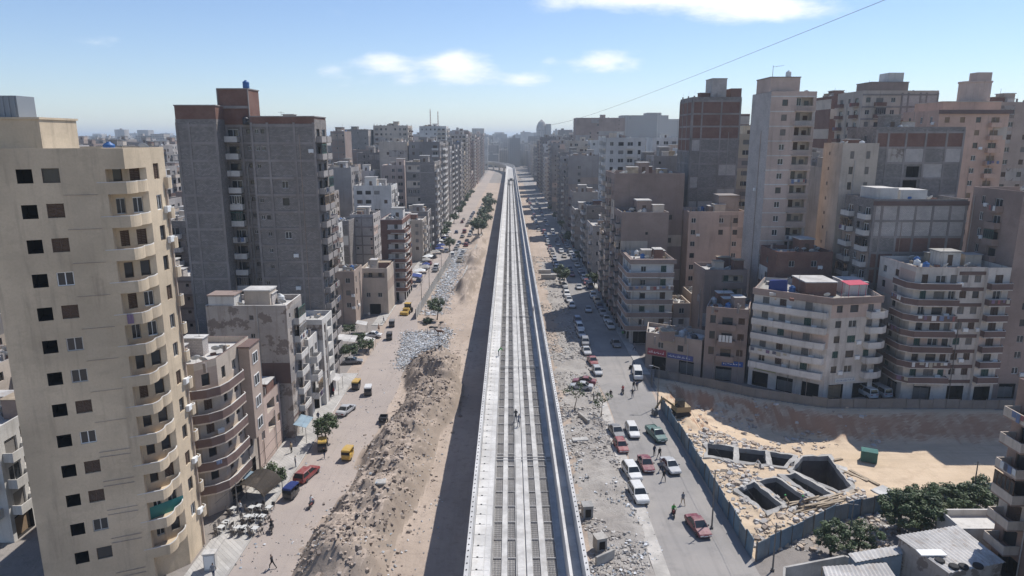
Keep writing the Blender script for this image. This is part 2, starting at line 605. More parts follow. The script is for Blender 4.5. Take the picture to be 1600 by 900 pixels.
# pavements with kerbs
mb = MB()
mb.box(-34.2, -29.9, 56, 127, 0, .14)
pv = tag(mb.build('pavement', M_PAVE), 'pale paved pavement before the western buildings', kind='structure')
mb = MB()
mb.box(-29.88, -29.62, 56, 127, 0, .16)
mb.build('kerb', M_KERB, pv)
mb = MB()
mb.hexa([(15.3, 62, 0), (16.9, 62, 0), (16.9, 112, 0), (15.3, 112, 0), (15.3, 62, .14), (16.9, 62, .14), (16.9, 112, .14), (15.3, 112, .14)])
pv2 = tag(mb.build('median_pavement', weathered('dusty_slab', (.46, .43, .39), streak=0, big=.3)), 'dust covered concrete strip beside the eastern street', kind='structure')
mb = MB()
mb.box(25.62, 27.4, 126, 520, 0, .14)
tag(mb.build('east_pavement', M_PAVE), 'narrow pavement along the eastern buildings', kind='structure')
mb = MB()
mb.box(-33.9, -31.2, 162, 520, 0, .14)
tag(mb.build('west_pavement', M_PAVE), 'narrow pavement along the far western buildings', kind='structure')
# ================================================================ viaduct
VY0, VS = 30.0, 860.0


def vpath(s, x, z):
    """a point of the viaduct: s along it, x across, z up; straight, then bending west"""
    if s <= VS:
        return (x, s, z)
    Rr = 520.0
    t = (s - VS) / Rr
    return (-Rr + (Rr + x) * math.cos(t), VS + (Rr + x) * math.sin(t), z)


def sweep(mb, prof, ss, mi=0, cap=True):
    mb.loft([[vpath(s, x, z) for x, z in prof] for s in ss], mi, cap)


SS = [VY0, 200, 500, VS] + [VS + 25 * i for i in range(1, 24)]
ROOTV = thing('metro_viaduct', 'long concrete metro viaduct under construction running down the middle', 'viaduct', (0, 0, 0))
mb = MB()
ZP, ZF, ZT = 11.2, 9.3, 7.9
# trough girder: flanges, webs and floor in one outline
sweep(mb, [(-3.66, ZF), (-3.66, ZF - .35), (-2.4, ZF - .5), (-1.9, 6.5), (-.9, 6.3), (3.6, 6.3), (4.9, 6.5), (5.3, ZF - .5), (6.4, ZF - .35), (6.4, ZF),
           (5.22, ZF), (5.22, 9.8), (4.96, 9.8), (4.9, ZT), (-1.6, ZT), (-1.68, ZF + .02), (-1.72, ZF + .02)], SS)
mb.build('trough_girder', M_CONC, ROOTV)
for nm, x0, x1 in (('parapet', -3.66, -3.3), ('parapet', 6.06, 6.4)):
    mb = MB()
    sweep(mb, [(x0, ZF + .01), (x1, ZF + .01), (x1, ZP), (x0, ZP)], SS)
    mb.build(nm, M_CONC, ROOTV)
# precast walkway panels on the flange: single pieces while they can be told apart
pm = MB()
pm.box(-3.25, -2.3, 0, 1.68, ZF + .004, ZF + .09)
pmw = pm.mesh('walkway_panel', [M_CONC])
pm = MB()
pm.box(-2.2, -1.74, 0, 1.72, ZF + .004, ZF + .05)
pml = pm.mesh('ledge_panel', [M_CONC])
pm = MB()
pm.box(5.26, 6.03, 0, 1.72, ZF + .004, ZF + .06)
pmr = pm.mesh('walkway_panel', [M_CONC])
dot = MB()
dot.lathe([(.1, 0), (.1, .03)], 8)
dotm = dot.mesh('anchor_bolt', [M_BLACK])
y = 46.0
for i in range(150):
    if y + 1.75 > 240:
        break
    pnl = put('walkway_panel', pmw, ROOTV, (0, y, 0))
    if i < 60:
        put('anchor_socket', dotm, pnl, (-2.82, .06, ZF + .07))
    put('walkway_panel', pmr, ROOTV, (0, y, 0))
    if i < 50:
        put('ledge_panel', pml, ROOTV, (0, y, 0))
    y += 1.75
mb = MB()
while y < 700:
    for a, b in ((-3.27, -2.27), (5.26, 6.03)):
        mb.box(a, b, y, y + 1.72, ZF + .004, ZF + .07)
    y += 1.75
tag(mb.build('far_walkway_panels', M_CONC, ROOTV), None, kind='stuff')
# bolt heads on the parapet tops
mb = MB()
y = 46.0
while y < 200:
    for x in (-3.48, 6.23):
        mb.lathe([(.06, 0), (.06, .06)], 6, (x, y, ZP))
    y += .875
tag(mb.build('parapet_bolts', M_BLACK, ROOTV), None, kind='stuff')
# plinths
for a, b, h in ((-.73, -.2, .16), (.68, 1.37, .2), (1.53, 2.04, .2), (2.74, 3.31, .16)):
    mb = MB()
    sweep(mb, [(a, ZT + .003), (b, ZT + .003), (b, ZT + h), (a, ZT + h)], [VY0, 300, 600, VS])
    mb.build('track_plinth', M_CONC2, ROOTV)
mb = MB()
sweep(mb, [(-1.58, ZT + .003), (-1.5, ZT + .003), (-1.5, ZT + .12), (-1.58, ZT + .12)], [VY0, VS])
sweep(mb, [(.57, ZT + .003), (.63, ZT + .003), (.63, ZT + .22), (.57, ZT + .22)], [VY0, VS])
sweep(mb, [(4.2, ZT + .003), (4.3, ZT + .003), (4.3, ZT + .22), (4.2, ZT + .22)], [VY0, VS])
mb.build('edge_rib', M_CONC2, ROOTV)
# reinforcement cages waiting for concrete


def cage(wd, L=2.86):
    mb = MB()
    nb = max(5, int(wd / .125))
    for i in range(nb + 1):
        x = wd * i / nb
        mb.bar((x, 0, .05), (x, L, .05), .011)
        if i % 2 == 0:
            mb.bar((x, 0, .2), (x, L, .2), .011)
    k = int(L / .16)
    for j in range(k + 1):
        yy = L * j / k
        mb.bar((0, yy, .075), (wd, yy, .075), .011)
        if j % 2 == 0:
            mb.bar((0, yy, .22), (wd, yy, .22), .012)
            mb.bar((0, yy, .05), (0, yy, .22), .011)
            mb.bar((wd, yy, .05), (wd, yy, .22), .011)
    return mb.mesh('rebar_cage', [M_REBAR])


floor_m = weathered('slab_between', (.42, .405, .385), amt=.22, streak=.2, big=.7)
for (a, b) in ((-1.5, -.76), (-.17, .55), (2.07, 2.71), (3.34, 4.17)):
    mb = MB()
    mb.quad((a, VY0, ZT + .004), (b, VY0, ZT + .004), (b, VS, ZT + .004), (a, VS, ZT + .004))
    mb.build('rebar_bed', floor_m, ROOTV)
    cg = cage(b - a)
    mb = MB()
    for i in range(150):
        mb.box(a, b, 52 - .1 + 2.96 * i, 52 - .0 + 2.96 * i, ZT + .006, ZT + .17)
    tag(mb.build('cross_ribs', M_CONC, ROOTV), None, kind='stuff')
    y = 52.0
    for i in range(75):
        o_ = put('rebar_cage', cg, ROOTV, (a, y + rnd.uniform(-.03, .03), ZT))
        o_.scale.z = rnd.uniform(.85, 1.2)
        y += 2.96
    mb = MB()
    while y < 640:
        for q in range(4):
            x = a + (b - a) * (q + .5) / 4
            mb.bar((x, y, ZT + .1), (x, y + 2.8, ZT + .1), .03)
        for q in range(6):
            mb.bar((a, y + q * .5, ZT + .12), (b, y + q * .5, ZT + .12), .03)
        y += 2.96
    tag(mb.build('far_rebar', M_REBAR, ROOTV), None, kind='stuff')
# span joints, piers
pier = MB()
pier.lathe([(1.15, -.3), (1.15, 4.6), (1.3, 5.0)], 16, (1.4, 0, 0))
pier.hexa([(-.3, -1.1, 4.7), (3.1, -1.1, 4.7), (3.1, 1.1, 4.7), (-.3, 1.1, 4.7), (-1.7, -1.3, 6.25), (4.5, -1.3, 6.25), (4.5, 1.3, 6.25), (-1.7, 1.3, 6.25)])
pierm = pier.mesh('pier', [M_CONC])
jm = MB()
jm.box(-1.55, 4.85, -.04, .04, ZT + .006, ZT + .23)
jmesh = jm.mesh('joint_angle', [M_CONC2])
for k in range(26):
    y = 41.6 + 32.8 * k
    put('pier', pierm, ROOTV, (0, y, 0))
    if k < 12:
        put('joint_angle', jmesh, ROOTV, (0, y - .35, 0))
        put('joint_angle', jmesh, ROOTV, (0, y + .35, 0))
for k in range(16):
    s = VS + 30 + 32.8 * k
    p = vpath(s, 0, 0)
    put('pier', pierm, ROOTV, p, rz=(s - VS) / 520.0)
# a small gantry standing on the far deck
g = thing('launching_gantry', 'small dark construction gantry standing far along the viaduct deck', 'machine', (1.4, 560, ZT + .2))
mb = MB()
for sx in (-2, 2):
    for sy in (-3, 3):
        mb.bar((sx, sy, 0), (sx, sy, 3.2), .22)
mb.build('legs_frame', M_POLE, g)
mb = MB()
mb.box(-2.3, 2.3, -4, 4, 3.2, 3.9)
mb.box(-1.2, 1.2, -2, 2, 3.9, 5.2)
mb.build('cab_deck', M_POLE, g)
# ================================================================ building kit
PL = {
    'beige': weathered('beige_render', (.56, .455, .325), amt=.2, streak=.38),
    'cream': weathered('cream_render', (.51, .435, .36), amt=.2, streak=.4),
    'white': weathered('white_render', (.60, .575, .535), amt=.2, streak=.42),
    'grey': weathered('grey_render', (.32, .293, .275), amt=.2, streak=.4),
    'tan': weathered('tan_render', (.40, .318, .265), amt=.2, streak=.4),
    'pink': weathered('pink_render', (.53, .41, .345), amt=.18, streak=.35),
    'orange': weathered('orange_render', (.58, .39, .295), amt=.16, streak=.4),
    'brown': weathered('brown_render', (.30, .228, .195), amt=.22, streak=.4),
    'stained': weathered('stained_render', (.41, .365, .325), amt=.25, streak=.6, spot=.75),
    'maroon': weathered('maroon_paint', (.165, .112, .098), amt=.25, streak=.35),
    'block': M_CBLK, 'blockpale': M_CBLKL, 'brick': M_BRICK, 'frame': M_FRAME,
    'offwhite': weathered('offwhite_render', (.57, .52, .465), amt=.25, streak=.6),
    'russet': weathered('russet_render', (.31, .215, .17), amt=.25, streak=.45),
    'slate': weathered('slate_render', (.255, .235, .225), amt=.18, streak=.35),
}
TONE = {'beige': 'beige', 'cream': 'cream', 'white': 'off-white', 'grey': 'grey', 'tan': 'tan', 'pink': 'pale pinkish', 'orange': 'orange', 'brown': 'brown', 'stained': 'stained', 'maroon': 'maroon',
        'block': 'bare grey block', 'blockpale': 'pale bare block', 'brick': 'red brick', 'frame': 'raw concrete', 'slate': 'dark grey', 'offwhite': 'off-white', 'russet': 'brown'}
KIND = {'W': (1.15, 1.25, .95, .2), 'w': (.62, .68, 1.45, .2), 'D': (1.9, 1.3, .9, .2), 'H': (1.15, 1.2, .95, 2.4), 'B': (1.9, 2.1, .06, .22), 'T': (1.0, 1.5, .85, .2), 'S': (3.0, 2.7, .05, 1.6)}


def unit_window(kind):
    f, p = MB(), MB()
    t = .06
    if kind == 'glass':
        for x0, x1, z0, z1 in ((-.5, -.5 + t, 0, 1), (.5 - t, .5, 0, 1), (-.5 + t, .5 - t, 0, t), (-.5 + t, .5 - t, 1 - t, 1), (-.03, .03, t, 1 - t)):
            f.box(x0, x1, -.07, 0, z0, z1)
        p.box(-.45, .45, -.03, -.01, .05, .95)
        return f, p
    if kind == 'dark':
        for x0, x1, z0, z1 in ((-.5, -.5 + t, 0, 1), (.5 - t, .5, 0, 1), (-.5 + t, .5 - t, 1 - t, 1), (-.5 + t, .5 - t, 0, t)):
            f.box(x0, x1, -.06, 0, z0, z1)
        p.box(-.45, .45, -.02, -.01, .05, .95)
        return f, p
    for x0, x1 in ((-.5, -.44), (.44, .5), (-.03, .03)):
        f.box(x0, x1, -.08, 0, 0, 1)
    for q in range(9):
        z = .02 + q * .107
        f.hexa([(-.44, -.02, z), (.44, -.02, z), (.44, -.01, z), (-.44, -.01, z), (-.44, -.07, z + .085), (.44, -.07, z + .085), (.44, -.05, z + .1), (-.44, -.05, z + .1)])
    return f, None


WIN = {}
for k_ in ('glass', 'dark'):
    f_, p_ = unit_window(k_)
    WIN[k_] = (f_.mesh('window_frame', [M_ALU if k_ == 'glass' else flat('dark_timber', (.085, .065, .05), .7)]), p_.mesh('pane', [M_GLASS]))
f_, _ = unit_window('white')
f_, p_ = unit_window('glass')
WIN['white'] = (f_.mesh('window_frame', [M_WHITE]), WIN['glass'][1])
for i_, sm in enumerate(SHUT):
    f_, _ = unit_window('shut')
    WIN['shut%d' % i_] = (f_.mesh('shutter', [sm]), None)
WMAT = [M_GLASS, M_ALU] + SHUT + [M_DARK, M_WHITE]
_pb = MB()
_pb.box(-.5, .5, -.07, 0, 0, 1)
PANEL = {k: _pb.mesh('infill_panel', [PL[k]]) for k in ('block', 'blockpale', 'brick')}
_ac = MB()
_ac.box(-.42, .42, -.36, -.04, 0, .58)
_ac.lathe([(.2, 0), (.2, .01)], 10, (0, 0, 0))
AC = MB()
AC.box(-.42, .42, -.38, -.03, 0, .58)
AC.box(-.34, -.3, -.3, -.0, -.12, 0)
AC.box(.3, .34, -.3, -.0, -.12, 0)
for q_ in range(5):
    AC.box(-.34, .1, -.395, -.38, .08 + q_ * .1, .12 + q_ * .1)
ACM = AC.mesh('air_conditioner', [M_WHITE])
# dish: shallow bowl on a short arm
DI = MB()
rings = []
for r_, z_ in ((.02, 0), (.25, .03), (.42, .09), (.55, .17), (.53, .18), (.4, .11), (.02, .03)):
    rings.append([(r_ * math.cos(2 * math.pi * k / 14), r_ * math.sin(2 * math.pi * k / 14), z_) for k in range(14)])
DI.loft([[tuple(Matrix.Rotation(R(48), 3, 'X') @ Vector(p) + Vector((0, 0, .75))) for p in r] for r in rings])
DI.bar((0, 0, 0), (0, .05, .75), .03)
DI.bar((0, 0, .5), (0, -.45, 1.0), .015)
DISHM = DI.mesh('satellite_dish', [flat('dish_grey', (.42, .42, .41), .6)], True)
TK = MB()
TK.lathe([(.52, 0), (.55, .1), (.55, .35), (.57, .4), (.55, .45), (.55, .9), (.57, .95), (.5, 1.1), (.2, 1.28), (.2, 1.36), (.02, 1.36)], 14)
TANKM = [TK.mesh('water_tank', [flat('tank_' + n, c, .5)], True) for n, c in (('white', (.62, .62, .60)), ('blue', (.04, .12, .30)), ('grey', (.35, .35, .35)), ('black', (.05, .05, .055)))]
CLOTHS = []
for m_ in M_CLOTH:
    _c = MB()
    _c.loft([[(-.5 + k / 6, -.02 + .035 * math.sin(k * 2.1), z) for k in range(7)] + [(.5 - k / 6, .0 + .035 * math.sin((6 - k) * 2.1), z) for k in range(7)] for z in (0, .5, 1)])
    CLOTHS.append(_c.mesh('hanging_cloth', [m_]))
ENC = []
for m_ in SHUT + [M_ALU]:
    _e = MB()
    for q_ in range(5):
        _e.box(-.5 + q_ * .2 + .006, -.3 + q_ * .2 - .006, -.03, .03, 0, 1, 0)
        _e.box(-.5 + q_ * .2 + .03, -.3 + q_ * .2 - .03, -.04, -.03, .15 if q_ % 2 else .05, .9, 1)
    ENC.append(_e.mesh('balcony_enclosure', [m_, M_GLASS]))
OCC = []   # footprints taken: x0,x1,y0,y1
_bc = {}


class Bld:
    def __init__(s, name, label, poly, H, nf, wall='grey', trim='brown', gh=3.6, det=2, group=None, styles=None, roofm=None, ph=.85, cat='building', side=None):
        s.P = [Vector((p[0], p[1])) for p in poly]
        a = sum(s.P[i].x * s.P[(i + 1) % len(poly)].y - s.P[(i + 1) % len(poly)].x * s.P[i].y for i in range(len(poly)))
        assert a > 0, name
        s.H, s.nf, s.gh, s.det, s.ph = H, nf, gh, det, ph
        s.fh = (H - gh) / max(1, nf - 1)
        cx = sum(p.x for p in s.P) / len(s.P)
        cy = sum(p.y for p in s.P) / len(s.P)
        s.o = Vector((cx, cy))
        s.root = thing(name, label, cat, (cx, cy, 0), group=group)
        s.wallm, s.trimm = PL[wall], PL[trim]
        s.w, s.wn, s.bl, s.fr, s.st = MB(), MB(), MB(), MB(), MB()
        s.done = set()
        s.styles = styles or ('glass', 'dark', 'shut1', 'glass', 'shut0')
        s.side = side or {}
        s.roofm = roofm or rnd.choice((M_ROOF, M_ROOF, M_ROOFD))
        s.deck = None
        s.pk = {}
        s.patch = .14
        s.altm = PL[rnd.choice(('cream', 'white', 'tan', 'grey', 'pink', 'stained', 'blockpale'))]
        OCC.append((min(p.x for p in s.P), max(p.x for p in s.P), min(p.y for p in s.P), max(p.y for p in s.P)))

    def ed(s, i):
        a, b = s.P[i % len(s.P)] - s.o, s.P[(i + 1) % len(s.P)] - s.o
        t = b - a
        L = t.length
        t = t / L
        return a, t, Vector((t.y, -t.x)), L

    def pt(s, i, u, z, w=0.0):
        a, t, n, L = s.ed(i)
        p = a + t * u + n * w
        return (p.x, p.y, z)

    def zf(s, f):
        return 0.0 if f == 0 else s.gh + (f - 1) * s.fh

    def face(s, i, ops, z0=0.0, z1=None, mi=0, u0=0.0, u1=None):
        """wall of edge i with openings (u0,u1,z0,z1,depth,kind)"""
        a, t, n, L = s.ed(i)
        z1 = s.H + s.ph if z1 is None else z1
        u1 = L if u1 is None else u1
        us = sorted({u0, u1} | {round(o[0], 4) for o in ops} | {round(o[1], 4) for o in ops})
        us = [u for u in us if u0 - 1e-6 <= u <= u1 + 1e-6]
        Q = lambda u, z, w=0: s.pt(i, u, z, w)
        for k in range(len(us) - 1):
            ua, ub = us[k], us[k + 1]
            if ub - ua < 1e-4:
                continue
            um = (ua + ub) / 2
            zs = z0
            def seg(za, zb):
                # floor by floor, some flats keep another coat of paint
                while zb - za > 1e-4:
                    f = int((za - s.gh + .02) / s.fh) + 1 if za >= s.gh - .02 else 0
                    zn = min(zb, s.gh + f * s.fh) if s.patch and f < s.nf else zb
                    if zn - za < 1e-3:
                        zn = zb
                    k_ = (i, f, int(um / 6.5))
                    if k_ not in s.pk:
                        s.pk[k_] = 5 if s.patch and rnd.random() < s.patch and 0 < f < s.nf else mi
                    s.w.quad(Q(ua, za), Q(ub, za), Q(ub, zn), Q(ua, zn), s.pk[k_])
                    za = zn
            for o in sorted((o for o in ops if o[0] < um < o[1]), key=lambda o: o[2]):
                if o[2] > zs + 1e-4:
                    seg(zs, o[2])
                zs = max(zs, o[3])
            if z1 > zs + 1e-4:
                seg(zs, z1)
        ang = math.atan2(t.y, t.x)
        for (a0, a1, b0, b1, dp, kd) in ops:
            deep = dp > 1.2
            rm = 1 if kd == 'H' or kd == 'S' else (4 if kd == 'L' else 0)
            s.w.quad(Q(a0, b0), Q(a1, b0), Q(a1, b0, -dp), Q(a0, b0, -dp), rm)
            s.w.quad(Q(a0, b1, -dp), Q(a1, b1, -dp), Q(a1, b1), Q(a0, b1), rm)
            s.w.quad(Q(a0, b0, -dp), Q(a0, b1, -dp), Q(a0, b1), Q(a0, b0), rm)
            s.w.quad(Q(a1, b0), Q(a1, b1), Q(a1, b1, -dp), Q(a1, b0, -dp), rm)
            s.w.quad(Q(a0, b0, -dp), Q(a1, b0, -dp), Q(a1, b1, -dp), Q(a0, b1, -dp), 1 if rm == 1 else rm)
            if kd == 'H' or (kd == 'S' and rnd.random() < .5):
                continue
            if kd == 'L':
                # a door and a window at the back of the loggia
                c = (a0 + a1) / 2
                for uc, ww, hh, zb in ((c - (a1 - a0) * .22, .95, b1 - b0, b0), (c + (a1 - a0) * .24, .9, .95, b0 + .1)):
                    if ww < (a1 - a0) * .5:
                        s.window(i, uc, zb, ww, hh, dp - .02, ang)
                continue
            if kd == 'S':
                s.window(i, (a0 + a1) / 2, b0, a1 - a0 - .1, (b1 - b0) * rnd.uniform(.6, 1), .5, ang, rnd.choice(('shut1', 'shut1', 'shut3')))
                continue
            s.window(i, (a0 + a1) / 2, b0, a1 - a0, b1 - b0, dp - .015, ang)

    def window(s, i, uc, z, w, h, dp, ang, st=None):
        st = st or rnd.choice(s.styles)
        if s.det >= 2:
            f, p = WIN[st]
            o = put('window' if not st.startswith('shut') else 'shutter_window', f, s.root, s.pt(i, uc, z, -dp), ang, (w, 1, h))
            if p is not None:
                put('pane', p, o)
        else:
            mi = {'glass': 0, 'dark': 6, 'white': 0}.get(st)
            mi = int(st[-1]) + 2 if mi is None else mi
            e = .04 if mi < 2 else 0
            a, b, c, d = s.pt(i, uc - w / 2, z, -dp), s.pt(i, uc + w / 2, z, -dp), s.pt(i, uc + w / 2, z + h, -dp), s.pt(i, uc - w / 2, z + h, -dp)
            s.wn.quad(a, b, c, d, mi)
            if st in ('glass', 'white') and w > .9:
                s.wn.quad(s.pt(i, uc - .06, z, -dp + .03), s.pt(i, uc + .06, z, -dp + .03), s.pt(i, uc + .06, z + h, -dp + .03), s.pt(i, uc - .06, z + h, -dp + .03), 7 if st == 'white' else 1)

    def balcony(s, i, uc, z, bw, bd=1.1, ph=.95, mat=None, rail=False):
        a, t, n, L = s.ed(i)
        ang = math.atan2(t.y, t.x)
        key = (round(bw, 2), round(bd, 2), round(ph, 2), rail, (mat or s.trimm).name, s.wallm.name)
        if s.det >= 2:
            if key not in _bc:
                a_, b_ = MB(), MB()
                a_.box(-bw / 2, bw / 2, -bd, -.003, -.16, 0)
                if rail:
                    b_.box(-bw / 2, bw / 2, -bd, -bd + .06, ph - .07, ph)
                    for sx in (-bw / 2, bw / 2 - .06):
                        b_.box(sx, sx + .06, -bd + .06, -.01, ph - .07, ph)
                    q = int(bw / .3)
                    for k in range(q + 1):
                        x = -bw / 2 + .06 + (bw - .12) * k / q
                        b_.bar((x, -bd + .03, 0), (x, -bd + .03, ph - .07), .035)
                else:
                    b_.box(-bw / 2, bw / 2, -bd, -bd + .1, .002, ph)
                    b_.box(-bw / 2, -bw / 2 + .1, -bd + .1, -.003, .002, ph)
                    b_.box(bw / 2 - .1, bw / 2, -bd + .1, -.003, .002, ph)
                _bc[key] = (a_.mesh('balcony', [s.wallm]), b_.mesh('parapet', [mat or s.trimm]))
            o = put('balcony', _bc[key][0], s.root, s.pt(i, uc, z), ang)
            put('parapet', _bc[key][1], o)
            if not rail and rnd.random() < .16:
                put('balcony_enclosure', ENC[rnd.randrange(len(ENC))], o, (0, -bd + .05, ph + .01), sc=(bw - .1, 1, s.fh - ph - .35))
            if rnd.random() < .18:
                x = -bw / 2 + .2
                while x < bw / 2 - .4:
                    ww = rnd.uniform(.3, .6)
                    if rnd.random() < .7:
                        hh = rnd.uniform(.5, .95)
                        put('hanging_cloth', rnd.choice(CLOTHS), o, (x + ww / 2, -bd - .1, ph - hh + .02), sc=(ww, 1, hh))
                    x += ww + .08
        else:
            Q = lambda u, zz, w: s.pt(i, uc + u, zz, w)
            h = bw / 2
            s.bl.hexa([Q(-h, z - .16, bd), Q(h, z - .16, bd), Q(h, z - .16, .003), Q(-h, z - .16, .003), Q(-h, z + .0, bd), Q(h, z, bd), Q(h, z, .003), Q(-h, z, .003)], 0)
            for u0, u1, w0, w1 in ((-h, h, bd, bd - .1), (-h, -h + .1, bd - .1, .003), (h - .1, h, bd - .1, .003)):
                s.bl.hexa([Q(u0, z, w0), Q(u1, z, w0), Q(u1, z, w1), Q(u0, z, w1), Q(u0, z + ph, w0), Q(u1, z + ph, w0), Q(u1, z + ph, w1), Q(u0, z + ph, w1)], 1)

    def facade(s, i, cols, ground=True, f0=1, f1=None, skip=0.0, bm=None, rail=False, acp=.12, mi=0, extra=()):
        """cols: (u, kind[, width]) repeated on every floor"""
        a, t, n, L = s.ed(i)
        ang = math.atan2(t.y, t.x)
        ops = list(extra)
        f1 = s.nf if f1 is None else f1
        for f in range(f0, f1):
            z = s.zf(f)
            for c in cols:
                u, kd = c[0], c[1]
                if rnd.random() < skip:
                    continue
                if kd == 'L':
                    ww, hh, sl, dp = c[2], s.fh - 1.32, .98, 1.35
                else:
                    ww, hh, sl, dp = KIND[kd]
                    hh = min(hh, s.fh - sl - .3)
                    if len(c) > 2 and kd != 'B':
                        ww = c[2]
                if u - ww / 2 < .12 or u + ww / 2 > L - .12:
                    continue
                ops.append((u - ww / 2, u + ww / 2, z + sl, z + sl + hh, dp, kd))
                if kd == 'B':
                    s.balcony(i, u, z, min(c[2] if len(c) > 2 else 2.9, 2 * min(u, L - u) - .1), c[3] if len(c) > 3 else 1.1, mat=bm, rail=rail)
                elif kd in 'WwDT' and s.det >= 2 and rnd.random() < acp:
                    put('air_conditioner', ACM, s.root, s.pt(i, u + ww / 2 + .6, z + sl - .3), ang)
        if ground:
            k = max(1, int(L / 3.9))
            for q in range(k):
                u = L * (q + .5) / k
                wd = min(2.9, L / k - .7)
                if wd > 1.2:
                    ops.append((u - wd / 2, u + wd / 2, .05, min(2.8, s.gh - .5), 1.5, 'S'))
        s.face(i, ops, mi=mi)
        s.done.add(i % len(s.P))

    def bands(s, i, z, h=.35, w=.06, mi=0):
        L = s.ed(i)[3]
        Q = lambda u, zz, ww: s.pt(i, u, zz, ww)
        s.st.hexa([Q(-w, z, w), Q(L + w, z, w), Q(L, z, 0.002), Q(0, z, .002), Q(-w, z + h, w), Q(L + w, z + h, w), Q(L, z + h, .002), Q(0, z + h, .002)], mi)

    def frame(s, i, br, panels=('block',), cw=.4, pr=.16, bh=.42, f0=0, top=('brick',), topn=0, holes=()):
        """concrete skeleton proud of the infill; br: bay lines along the edge; each infill a panel of its own when near"""
        a, t, n, L = s.ed(i)
        ang = math.atan2(t.y, t.x)
        Q = lambda u, z, w=0: s.pt(i, u, z, w)
        for u in br:
            u0, u1 = max(0, u - cw / 2), min(L, u + cw / 2)
            if u <= .01:
                u0, u1 = 0, cw
            if u >= L - .01:
                u0, u1 = L - cw, L
            s.fr.hexa([Q(u0, 0, pr), Q(u1, 0, pr), Q(u1, 0, .002), Q(u0, 0, .002), Q(u0, s.H + .3, pr), Q(u1, s.H + .3, pr), Q(u1, s.H + .3, .002), Q(u0, s.H + .3, .002)])
        for f in range(1, s.nf + 1):
            z = s.gh + (f - 1) * s.fh
            s.fr.hexa([Q(0, z - bh, pr - .02), Q(L, z - bh, pr - .02), Q(L, z - bh, .002), Q(0, z - bh, .002), Q(0, z, pr - .02), Q(L, z, pr - .02), Q(L, z, .002), Q(0, z, .002)])
        for f in range(f0, s.nf):
            z0, z1 = s.zf(f), (s.gh + f * s.fh - bh) if f else s.gh - bh
            for k in range(len(br) - 1):
                if (f, k) in holes:
                    continue
                u0, u1 = br[k] + cw / 2 + .01, br[k + 1] - cw / 2 - .01
                pm = rnd.choice(top if f >= s.nf - topn else panels)
                if s.det >= 2:
                    put('infill_panel', PANEL[pm], s.root, s.pt(i, (u0 + u1) / 2, z0 + .005, 0.002), ang, (u1 - u0, rnd.uniform(.7, 1.3), z1 - z0 - .01))

    def finish(s, junk=1.0, bulk=True, tank=True, huts=True):
        N = len(s.P)
        for i in range(N):
            if i not in s.done:
                s.face(i, [])
        # roof: deck, parapet inside and top
        th = .2
        ins = []
        for i in range(N):
            a0, t0, n0, _ = s.ed(i - 1)
            a1, t1, n1, _ = s.ed(i)
            b = (n0 + n1)
            k = th / max(.25, (1 + n0.dot(n1)))
            ins.append(a1 - b * k)
        out = [s.ed(i)[0] for i in range(N)]
        H, T = s.H, s.H + s.ph
        s.w.poly([(p.x, p.y, H) for p in ins], 3)
        for i in range(N):
            j = (i + 1) % N
            s.w.quad((ins[j].x, ins[j].y, H), (ins[i].x, ins[i].y, H), (ins[i].x, ins[i].y, T), (ins[j].x, ins[j].y, T), 0)
            s.w.quad((out[i].x, out[i].y, T), (out[j].x, out[j].y, T), (ins[j].x, ins[j].y, T), (ins[i].x, ins[i].y, T), 2)
        xs, ys = [p.x for p in ins], [p.y for p in ins]
        x0, x1, y0, y1 = min(xs), max(xs), min(ys), max(ys)
        mx, my = (x0 + x1) / 2, (y0 + y1) / 2
        s.w.build('wall', [s.wallm, M_DARK, s.trimm, s.roofm, PL['cream'] if s.wallm is not PL['white'] else s.wallm, s.altm], s.root)
        if s.wn.v:
            tag(s.wn.build('windows', WMAT, s.root), None, kind='stuff')
        if s.bl.v:
            tag(s.bl.build('balconies', [s.wallm, s.trimm], s.root), None, kind='stuff')
        if s.fr.v:
            s.fr.build('concrete_frame', M_FRAME, s.root)
        if s.st.v:
            s.st.build('facade_band', [s.trimm, PL['white'], PL['maroon']], s.root)
        if s.det >= 1:
            for i in range(N):
                if i in s.done:
                    L = s.ed(i)[3]
                    for q in range(rnd.randint(0, 2) if L > 4 else 0):
                        u = rnd.uniform(.4, L - .4)
                        m = MB()
                        m.bar(s.pt(i, u, .3, .14), s.pt(i, u, s.H * rnd.uniform(.6, 1), .14), .06, n=5)
                        m.build('drain_pipe', rnd.choice((M_OLDC, M_POLE, PL['tan'])), s.root)
        if huts and s.det >= 1 and x1 - x0 > 6 and rnd.random() < .75:
            for q in range(rnd.randint(1, 3)):
                hx, hy = mx + rnd.uniform(-.36, .3) * (x1 - x0), my + rnd.uniform(-.36, .3) * (y1 - y0)
                hw, hd, hh = rnd.uniform(1.5, 3), rnd.uniform(1.5, 3), rnd.uniform(1.4, 2.5)
                m = MB()
                m.box(hx, hx + hw, hy, hy + hd, H + .003, H + hh, 0)
                m.box(hx - .15, hx + hw + .15, hy - .15, hy + hd + .15, H + hh + .003, H + hh + .1, 1)
                m.build('roof_hut', [rnd.choice((PL['brick'], M_WOOD, PL['cream'], PL['blockpale'], PL['brown'])), rnd.choice((M_SHEET, M_ROOF, M_WOOD))], s.root)
            if rnd.random() < .4:
                m = MB()
                for px_ in (x0 + .3, mx, x1 - .3):
                    for py_ in (y0 + .3, my, y1 - .3):
                        if rnd.random() < .7:
                            m.box(px_ - .16, px_ + .16, py_ - .16, py_ + .16, H + .003, H + rnd.uniform(1.1, 1.9))
                            m.bar((px_ + .1, py_, H + 1), (px_ + .12, py_, H + 2.6), .015)
                if m.v:
                    tag(m.build('starter_columns', M_FRAME, s.root), None, kind='stuff')
            m = MB()
